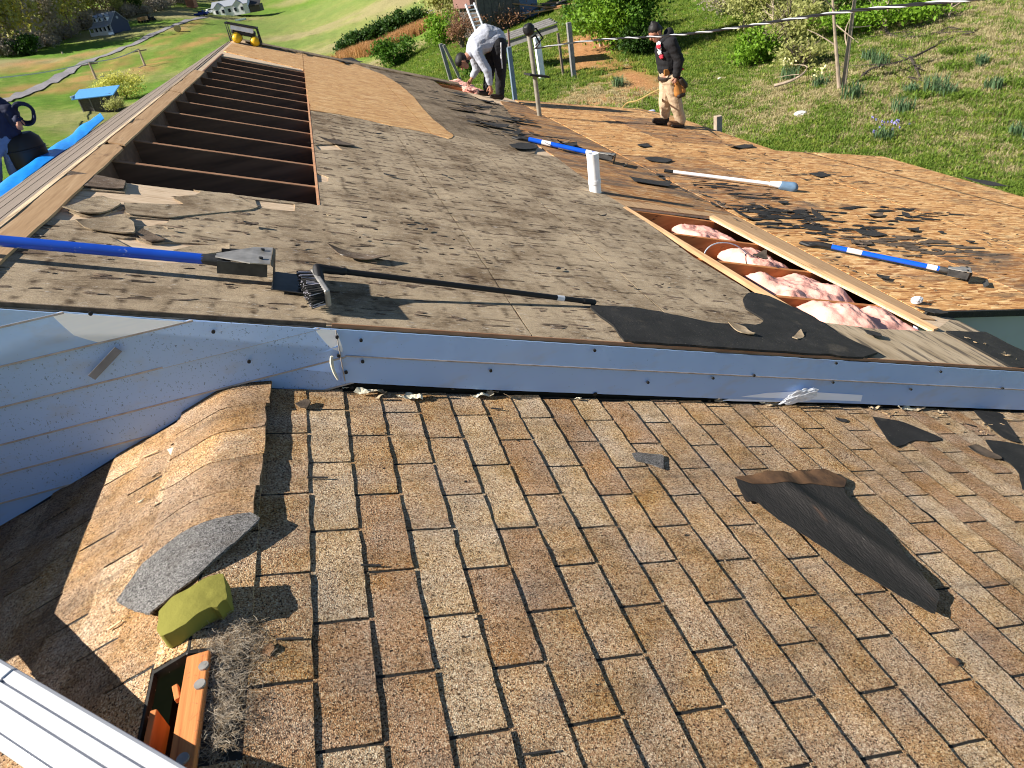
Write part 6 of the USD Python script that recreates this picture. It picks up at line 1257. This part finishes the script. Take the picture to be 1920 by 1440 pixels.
# ================================================================== TORN ROOFING AND DEBRIS
# big dark torn felt on the lower roof, its top edge curled
fp = poly_px(FR, [(1376, 903), (1460, 896), (1545, 888), (1588, 906), (1580, 928), (1612, 960), (1652, 992), (1700, 1050), (1740, 1110), (1762, 1130), (1750, 1166), (1690, 1130), (1620, 1085), (1560, 1045), (1500, 1005), (1452, 976), (1418, 944), (1400, 948)])
fp = rough(rough(fp, .007, .03, 71), .006, .009, 73)
def bigfelt(Q):
    z = FR[1] - .358 * Q[:, 0] + .012; top = np.clip((Q[:, 1] - 1.60) / .16, 0, 1); tip = np.clip((1.18 - Q[:, 1]) / .15, 0, 1)
    return z + .011 * top ** 2 * (.7 + .5 * np.sin(Q[:, 0] * 31 + 5 * np.sin(Q[:, 0] * 9))) + .012 * tip + .010 * meshkit.fbm(np.c_[Q * 6, Q[:, :1] * 0], 3, 8) + .018 * np.exp(-((Q[:, 0] - 1.36 - .35 * (1.5 - Q[:, 1])) / .05) ** 2)
bf = thing('torn_felt', 'large dark torn felt sheet lying on the tan shingles, pointed at its lower end', 'felt', (1.35, 1.35, pz(FR, 1.35)))
part(bf, 'sheet', sheet(fp, .014, bigfelt, .0022, 3), 'felt_torn', smooth=40)
ed = poly_px(FR, [(1376, 903), (1460, 896), (1545, 888), (1588, 906), (1582, 922), (1520, 914), (1470, 918), (1410, 915)])
part(bf, 'torn_edge', sheet(rough(ed, .004, .015, 72).intersection(fp), .016, lambda Q: bigfelt(Q) + .003, .002, 4), 'felt_rust', smooth=40, label='rust-brown fibrous torn edge')
scrap('torn_felt', [(1636, 784), (1690, 793), (1760, 822), (1768, 828), (1740, 830), (1712, 828), (1695, 838), (1676, 842), (1664, 828)], FR, 'felt_black', 'black felt piece lying near the top of the tan shingles', 'felt', .02, .005, .03, 5)
scrap('torn_felt', [(1824, 772), (1876, 776), (1888, 796), (1915, 836), (1880, 826), (1858, 806)], FR, 'felt_black', 'narrow black felt piece hanging from the white wall at the far right', 'felt', .02, .005, .03, 6)
scrap('torn_felt', [(1846, 828), (1880, 832), (1990, 850), (1990, 960), (1915, 920), (1910, 890), (1890, 868), (1868, 862)], FR, 'felt_black', 'black felt piece cut off by the right edge of the view', 'felt', .03, .005, .03, 7)
scrap('shingle_scrap', [(1812, 842), (1830, 836), (1878, 862), (1876, 866), (1842, 858), (1822, 852)], FR, 'scrap_brown', 'grey curled strip left of the black felt at the right edge', 'scrap', .05, .004, .02, 8)
scrap('shingle_scrap', [(1185, 855), (1195, 852), (1244, 858), (1243, 884), (1215, 872), (1190, 868)], FR, 'shingle_grey', 'grey broken shingle piece alone in the middle of the tan shingles', 'scrap', .01, .006, .015, 9, base=.008)
scrap('shingle_scrap', [(555, 765), (572, 756), (588, 758), (580, 772), (560, 770)], FR, 'scrap_brown', 'small brown shingle chip on the second course beside the ridge', 'scrap', .03, .006, .012, 10, base=.012)
scrap('shingle_scrap', [(1566, 785), (1592, 790), (1586, 794), (1568, 791)], FR, 'scrap_black', 'small black felt flake left of the black felt piece', 'scrap', .02, .004, .015, 11)
scrap('paper_scrap', [(316, 846), (338, 838), (340, 846), (322, 856)], FL, 'paper', 'pale paper scrap on the shaded side of the lower ridge', 'scrap', .03, .003, .012, 12)
for i, (a, b, pl, lab) in enumerate(((( 577, 899), (618, 901), FR, 'dark splinter on the second course of tan shingles'), ((678, 1064), (717, 1066), FR, 'dark splinter beside the dark brown tab'), ((520, 1203), (572, 1203), FR, 'dark splinter right of the fibre clump'), ((920, 769), (944, 772), FR, 'small splinter near the foot of the white wall'), ((270, 862), (300, 850), FL, 'pale sliver on the sunlit left side of the lower ridge'), ((206, 1186), (232, 1170), FL, 'pale wood sliver left of the yellow foam'), ((980, 1420), (1035, 1413), FR, 'black sliver at the bottom of the view'))):
    p, q = lift(on(pl, *a), .010), lift(on(pl, *b), .013); single('splinter', bar(p, q, .006, .004, r=.0015), 'scrap_black' if i not in (4, 5) else 'splinter', lab, 'splinter')
for i, (px, py, lab) in enumerate(((505, 1222, 'rusty nail ring in the shingles right of the fibre clump'), (1785, 1243, 'round moss spot on the tan shingles below the large felt'))):
    p = lift(on(FR, px, py), .007); single('rust_spot' if i == 0 else 'moss_spot', blob(p, (.014, .016, .002), i, .5, 3, 2), 'felt_rust', lab, 'spot')
# yellow-green foam draped over the ridge
fx = thing('foam_piece', 'olive-yellow foam piece lying bent over the lower ridge', 'foam', (-.62, 1.22, -1.2))
def up_(px, py): p = on(FL, px, py, .05); q = on(FR, px, py, .05); return tuple((p if p[0] < XL else q)[:2])
fpoly = Polygon([up_(*q) for q in [(296, 1184), (300, 1150), (322, 1122), (352, 1098), (388, 1082), (420, 1078), (426, 1104), (428, 1128), (416, 1132), (408, 1144), (396, 1140), (368, 1150), (344, 1166), (322, 1184), (302, 1196)]]).buffer(0)
fpoly = rough(fpoly.buffer(.004).buffer(-.004), .0025, .008, 3)
def fz(Q):
    x = Q[:, 0]; a_, b_ = FL[1] - FL[0][0] * x, FR[1] - FR[0][0] * x
    return -np.logaddexp(-a_ * 30, -b_ * 30) / 30 + .062 + .004 * meshkit.fbm(np.c_[Q * 40, x[:, None] * 0], 3, 2)
m = sheet(fpoly, .007, fz, .046, 6)
part(fx, 'block', m, 'foam', smooth=35)
# clump of grey fibres beside the ridge opening
r = np.random.default_rng(33); ms, mb_ = [], []
cl_ = [(430, 1185, 20, 520), (452, 1205, 22, 420), (425, 1228, 15, 300), (408, 1270, 12, 200), (432, 1290, 20, 260), (415, 1345, 14, 260), (440, 1330, 24, 160), (408, 1400, 14, 160), (470, 1240, 20, 90)]
for (cx_, cy_, sg, n_) in cl_:
    for i in range(n_):
        px, py = r.normal(cx_, sg), r.normal(cy_, sg * 1.1); o = lift(on(FR, max(px, 400), py), .004); a = r.uniform(0, 6.28); L = r.uniform(.012, .06); pth = [o]; dirv = A([math.cos(a), math.sin(a), r.uniform(0, .35)])
        for k in range(4): dirv = unit(dirv + r.normal(0, .6, 3) * A([1, 1, .3])); nx_ = pth[-1] + dirv * L / 4; nx_[2] = min(max(nx_[2], pz(FR, nx_[0]) + .004), pz(FR, nx_[0]) + .022); pth.append(nx_)
        (ms if r.uniform() < .6 else mb_).append(tube(pth, .00022, 3, False))
fc = thing('fibre_clump', 'wispy clump of grey fibres beside the ridge opening', 'fibres', on(FR, 430, 1230)); tag(stage.GetPrimAtPath(fc), kind='stuff')
part(fc, 'grey_fibres', cat(*ms), 'fibre', kind='stuff'); part(fc, 'brown_fibres', cat(*mb_), 'fibre_brown', kind='stuff')
# white metal gutter length lying across the near roof
ga, gb = A([-2.35, 2.43, -1.13]), A([-.05, .36, -1.16])
d = unit(gb - ga); s = unit(np.cross(d, [0, 0, 1])); up_ = np.cross(s, d)
gt = thing('gutter_section', 'length of white metal gutter lying across the near left corner', 'gutter', (ga + gb) / 2)
def gutter(a, b, off=0):
    """folded profile seen from its back: three flats with stepped folds"""
    prof = [(.000, .0), (.003, .010), (.009, .014), (.031, .014), (.0325, .008), (.036, .008), (.0375, .014), (.060, .014), (.0615, .007), (.065, .007), (.0665, .013), (.101, .010), (.1025, .003), (.106, .003), (.1075, .008), (.122, .000), (.125, -.018), (.121, -.019), (.104, .000), (.02, .002), (.004, -.004)]
    V, F = [], []
    for P in (a, b):
        for y, z in prof: V.append(P + s * (y + off * .2) + up_ * (z + off))
    n = len(prof)
    for i in range(n): j = (i + 1) % n; F += [(i, j, j + n), (i, j + n, i + n)]
    F += [(0, i, i + 1) for i in range(1, n - 1)] + [(n, n + i + 1, n + i) for i in range(1, n - 1)]
    m = trimesh.Trimesh(A(V), A(F), process=False); m.fix_normals(); return m
mid = ga + (gb - ga) * .60
part(gt, 'trough', gutter(mid, gb), 'white_metal'); part(gt, 'trough', gutter(ga, mid + d * .02, .004), 'white_metal', label='overlapping upper length of the gutter')

# torn bits of paper-backed tape along the foot of the white wall
taps = [(690, 735, 26), (715, 742, 14), (770, 742, 30), (846, 730, 16), (905, 740, 22), (955, 742, 12), (1084, 742, 10), (1140, 735, 24), (1330, 745, 16), (1350, 752, 14), (1430, 750, 22), (1505, 745, 40), (1560, 752, 18), (1640, 762, 20), (1700, 765, 26), (1760, 768, 14), (650, 728, 14), (628, 716, 18)]
rt = np.random.default_rng(91)
for i, (px, py, w) in enumerate(taps):
    for k in range(1 + (w > 20)):
        cxp, cyp, ww = px + k * w * .8, py + 6 + rt.normal(0, 2), w * rt.uniform(.55, 1.0); m_ = 11; th = np.linspace(0, 6.28, m_, endpoint=False)
        q = [(cxp + ww * math.cos(t) * rt.uniform(.45, 1.1), cyp + ww * .22 * math.sin(t) * rt.uniform(.4, 1.2)) for t in th]
        P_ = poly_px(FR, q).intersection(sbox(-2, 0, 9, YW - .012))
        if P_.is_empty: continue
        if P_.geom_type != 'Polygon': P_ = max(P_.geoms, key=lambda g: g.area)
        if P_.area < 1e-5: continue
        f = lambda Q, i=i: pz(FR, 0) - .358 * Q[:, 0] + .010 + .05 * (meshkit.fbm(np.c_[Q * 34, Q[:, :1] * 0 + i], 3, i) - .35).clip(0, 1)
        single('tape_scrap', sheet(P_, .007, f, .0015, i), ('paper', 'scrap_tan', 'paper', 'plywood_grey')[(i + k) % 4], 'small crumpled scrap of torn tape at the foot of the white wall', 'scrap', 'torn tape scraps along the wall foot')
scrapt = curve([atY(622, 668, YW - .045), atY(624, 690, YW - .05), atY(634, 712, YW - .06)], 8); single('tape_strip', tube(scrapt, [.006, .007, .008, .007, .006, .006, .005, .004], 5), 'paper', 'thin torn tape strip hanging at the corner of the white boards', 'scrap')
m = bar(atY(172, 708, YW - .034), atY(222, 655, YW - .034), .026, .003, (0, -1, 0)); single('tape_strip', m.subdivide().subdivide(), 'grey_board', 'grey tape strip stuck diagonally on the white lap siding', 'scrap')
m = blob(atY(1500, 744, YW - .045), (.09, .008, .035), 5, .7, 2.5, 3); single('tape_strip', m, 'label_white', 'wad of whitish tape on the pale part of the wall foot', 'scrap')

# bigger pieces of torn roofing one can point to
sc = [([(955, 272), (975, 270), (1000, 273), (1010, 279), (985, 282), (962, 281)], MAIN, 'scrap_black', 'black shingle piece under the grip of the shovel behind the vent pipe'),
      ([(1052, 268), (1078, 272), (1098, 282), (1062, 278)], MAIN, 'scrap_black', 'black shingle piece just beyond the shovel behind the vent pipe'),
      ([(1372, 392), (1395, 394), (1430, 412), (1438, 418), (1400, 414)], MAIN, 'felt_black', 'long black felt scrap above the pink insulation'),
      ([(1208, 298), (1230, 296), (1262, 302), (1250, 307), (1215, 303)], LOW, 'scrap_black', 'wavy black scrap beyond the white-handled brush'),
      ([(1515, 326), (1540, 325), (1558, 330), (1535, 334)], LOW, 'scrap_black', 'oval black scrap beyond the head of the white-handled brush'),
      ([(1360, 276), (1408, 272), (1412, 277), (1375, 280)], LOW, 'scrap_black', 'flat black scrap near the far edge of the strand board'),
      ([(1624, 403), (1656, 402), (1654, 408), (1626, 408)], LOW, 'scrap_brown', 'flat brown rectangle of shingle in the middle of the strand board'),
      ([(1690, 401), (1706, 404), (1708, 410), (1694, 407)], LOW, 'scrap_black', 'small black scrap right of the flat brown rectangle'),
      ([(1600, 432), (1640, 434), (1665, 442), (1640, 445), (1612, 440)], LOW, 'scrap_black', 'broad black scrap beyond the blue shovel by the insulation'),
      ([(1595, 452), (1630, 453), (1636, 460), (1600, 462)], LOW, 'scrap_brown', 'dark brown scrap right above the grip of the blue shovel by the insulation'),
      ([(1702, 430), (1724, 431), (1722, 436), (1704, 435)], LOW, 'scrap_black', 'small black scrap beyond the middle of the blue shovel by the insulation'),
      ([(1642, 518), (1668, 522), (1666, 528), (1648, 525)], LOW, 'scrap_black', 'black chip below the blue shovel by the insulation'),
      ([(1715, 578), (1760, 582), (1782, 592), (1748, 590)], LOW, 'scrap_black', 'black strip at the corner of the strand board above the end wall'),
      ([(1520, 398), (1540, 404), (1548, 414), (1530, 408)], LOW, 'scrap_black', 'black scrap at the end of the sheet joint'),
      ([(1310, 366), (1340, 368), (1372, 372), (1345, 376)], MAIN, 'scrap_black', 'thin black scrap between the vent pipe shadow and the brush'),
      ([(1180, 332), (1260, 346), (1255, 352), (1190, 342)], MAIN, 'scrap_black', 'long thin black scrap right of the vent pipe'),
      ([(1410, 480), (1436, 476), (1440, 488), (1420, 490)], MAIN, 'scrap_brown', 'brown curled flake at the edge of the opening'),
      ([(1365, 610), (1395, 616), (1420, 636), (1390, 630)], MAIN, 'scrap_tan', 'pale wood flake lying on the black felt'),
      ([(1484, 636), (1500, 622), (1508, 634), (1492, 640)], MAIN, 'scrap_tan', 'pale wood chip at the right end of the black felt'),
      ([(1620, 620), (1650, 626), (1656, 634), (1628, 630)], MAIN, 'scrap_black', 'dark curled chip on the grey plywood corner'),
      ([(1195, 272), (1215, 270), (1222, 276), (1200, 278)], LOW, 'scrap_black', 'small dark scrap near the feet of the man in black'),
      ([(618, 470), (690, 480), (735, 488), (700, 494), (640, 484)], MAIN, 'old_roofing_brown', 'long raised brown flake in the middle of the old roofing'),
      ([(600, 262), (640, 266), (672, 276), (630, 272)], MAIN, 'scrap_brown', 'brown flake beside the rafter opening'),
      ([(624, 110), (660, 112), (682, 118), (640, 120)], MAIN, 'scrap_black', 'dark roll of felt on the far roof edge'),
      ([(1805, 335), (1850, 340), (1900, 352), (1850, 349)], LOW, 'scrap_black', 'dark streak of grit near the right edge of the strand board')]
for i, (q, pl, mt, lab) in enumerate(sc):
    scrap('shingle_scrap', q, pl, mt, lab, 'scrap', .05, .005, .03 if q[0][1] > 300 else .05, 100 + i, amp=.008)
for (q, lab) in (([(1218, 592), (1240, 560)], None),):
    pass
single('plastic_scrap', blob(lift(on(LOW, 1718, 568), .02), (.04, .03, .025), 3, .3), 'label_white', 'small white plastic scrap on the strand board near the end wall', 'scrap')
# strewn scraps, cheap: many small curled flakes
def strew(region, pl, n, smin, smax, mats, label, group, seed, asp=(1.5, 4), axis=0.0, spread=.5):
    r = np.random.default_rng(seed); P = poly_px(pl, region); x0, y0, x1, y1 = P.bounds; k = 0; from shapely.geometry import Point
    while k < n:
        x, y = r.uniform(x0, x1), r.uniform(y0, y1)
        if not P.contains(Point(x, y)) or (pl is MAIN and hole.buffer(.05).contains(Point(x, y))): continue
        L = smin * (smax / smin) ** (r.uniform() ** 2); w = L / r.uniform(*asp); a = axis + r.normal(0, spread); m = r.integers(7, 11)
        th = np.sort(r.uniform(0, 6.28, m)); q = np.c_[np.cos(th) * L / 2, np.sin(th) * w / 2] * r.uniform(.65, 1.15, (m, 1)); q = q @ A([[math.cos(a), math.sin(a)], [-math.sin(a), math.cos(a)]]) + A([x, y])
        g = Polygon(q).buffer(0)
        if g.is_empty or g.geom_type != 'Polygon' or g.area < L * w * .25: continue
        cv_ = r.uniform(.0, .5); cx, cy = g.centroid.coords[0]; ph = r.uniform(0, 6.28)
        f = lambda Q: pl[1] - pl[0][0] * Q[:, 0] + .010 + cv_ * ((Q[:, 0] - cx) * math.cos(ph) + (Q[:, 1] - cy) * math.sin(ph)) ** 2 / L * 1.6 + .02 * L * (1 + math.sin(ph))
        single('roofing_scrap', sheet(g, max(L / 4, .012), f, .005, k), mats[r.integers(len(mats))], label, 'scrap', group); k += 1
dk = ['scrap_black', 'scrap_black', 'scrap_brown', 'old_roofing_brown']
strew([(850, 175), (925, 188), (985, 215), (1010, 232), (960, 240), (900, 225), (860, 205)], MAIN, 38, .12, .62, dk, 'dark torn shingle flake strewn below the feet of the bent-over man', 'dark flakes below the bent-over man', 1, axis=0.1)
strew([(860, 215), (960, 240), (1050, 262), (1160, 312), (1120, 300), (1000, 268), (900, 248)], MAIN, 44, .10, .55, dk, 'dark torn shingle flake between the far strand board and the vent pipe', 'dark flakes beyond the vent pipe', 2, axis=-.1)
strew([(690, 125), (790, 150), (850, 185), (830, 200), (780, 170)], MAIN, 9, .12, .5, dk, 'dark shingle flake near the far roof edge', 'dark flakes near the far roof edge', 3)
strew([(1150, 300), (1250, 345), (1330, 385), (1420, 440), (1380, 395), (1260, 322)], MAIN, 26, .05, .24, dk, 'dark chip along the joint between the two right-hand roofs', 'dark chips along the roof joint', 4, axis=-1.2)
strew([(1360, 370), (1480, 380), (1560, 400), (1540, 425), (1450, 420), (1390, 392)], LOW, 30, .05, .22, dk, 'dark chip strewn on the strand board above the insulation', 'dark chips above the insulation', 5)
strew([(1480, 425), (1640, 425), (1900, 440), (1900, 500), (1700, 480), (1520, 460)], LOW, 30, .04, .20, dk, 'dark chip strewn around the blue shovel by the insulation', 'dark chips around the blue shovel', 6)
strew([(1520, 470), (1640, 540), (1780, 590), (1850, 560), (1700, 510)], LOW, 34, .03, .12, ['splinter', 'scrap_black', 'splinter', 'scrap_brown'], 'small splinter or chip on the strand board below the blue shovel', 'splinters below the blue shovel', 7, asp=(3, 8))
strew([(1250, 240), (1480, 300), (1640, 300), (1800, 350), (1600, 360), (1350, 320), (1100, 240)], LOW, 22, .04, .2, dk, 'dark chip on the far part of the strand board', 'dark chips on the far strand board', 8)
strew([(300, 380), (600, 400), (900, 420), (1200, 520), (1380, 560), (1000, 540), (600, 520), (100, 440)], MAIN, 36, .02, .10, ['old_roofing_brown', 'scrap_brown', 'scrap_tan', 'scrap_black'], 'small flake on the old grey-brown roofing', 'small flakes on the old roofing', 9, asp=(2, 6))
strew([(650, 240), (900, 270), (1100, 380), (1150, 420), (900, 380), (640, 330)], MAIN, 24, .03, .14, ['old_roofing_brown', 'scrap_brown', 'scrap_black'], 'small dark flake on the far part of the old roofing', 'small dark flakes on the far old roofing', 10, asp=(2, 6))
strew([(1640, 770), (1900, 790), (1910, 830), (1780, 810), (1660, 790)], FR, 22, .02, .08, ['splinter', 'scrap_tan', 'splinter', 'scrap_black'], 'pale splinter on the tan shingles near the right end of the wall', 'pale splinters near the wall end', 11, asp=(3, 8))
strew([(1800, 630), (1890, 660), (1910, 680), (1840, 650)], MAIN, 12, .02, .06, ['splinter', 'scrap_tan'], 'pale splinter on the black strip above the wall end', 'pale splinters on the black strip', 12, asp=(3, 7))
strew([(300, 1010), (420, 800), (400, 760), (200, 1000), (150, 1100)], FL, 10, .01, .035, ['scrap_tan', 'paper', 'scrap_black'], 'tiny chip on the sunlit left side of the lower roof', 'tiny chips on the left side of the lower roof', 13, asp=(2, 5))
strew([(620, 780), (1300, 800), (1600, 900), (1500, 1350), (700, 1350)], FR, 26, .008, .03, ['scrap_black', 'scrap_brown', 'scrap_tan'], 'tiny dark chip on the tan shingles of the lower roof', 'tiny chips on the lower roof', 14, asp=(2, 6))
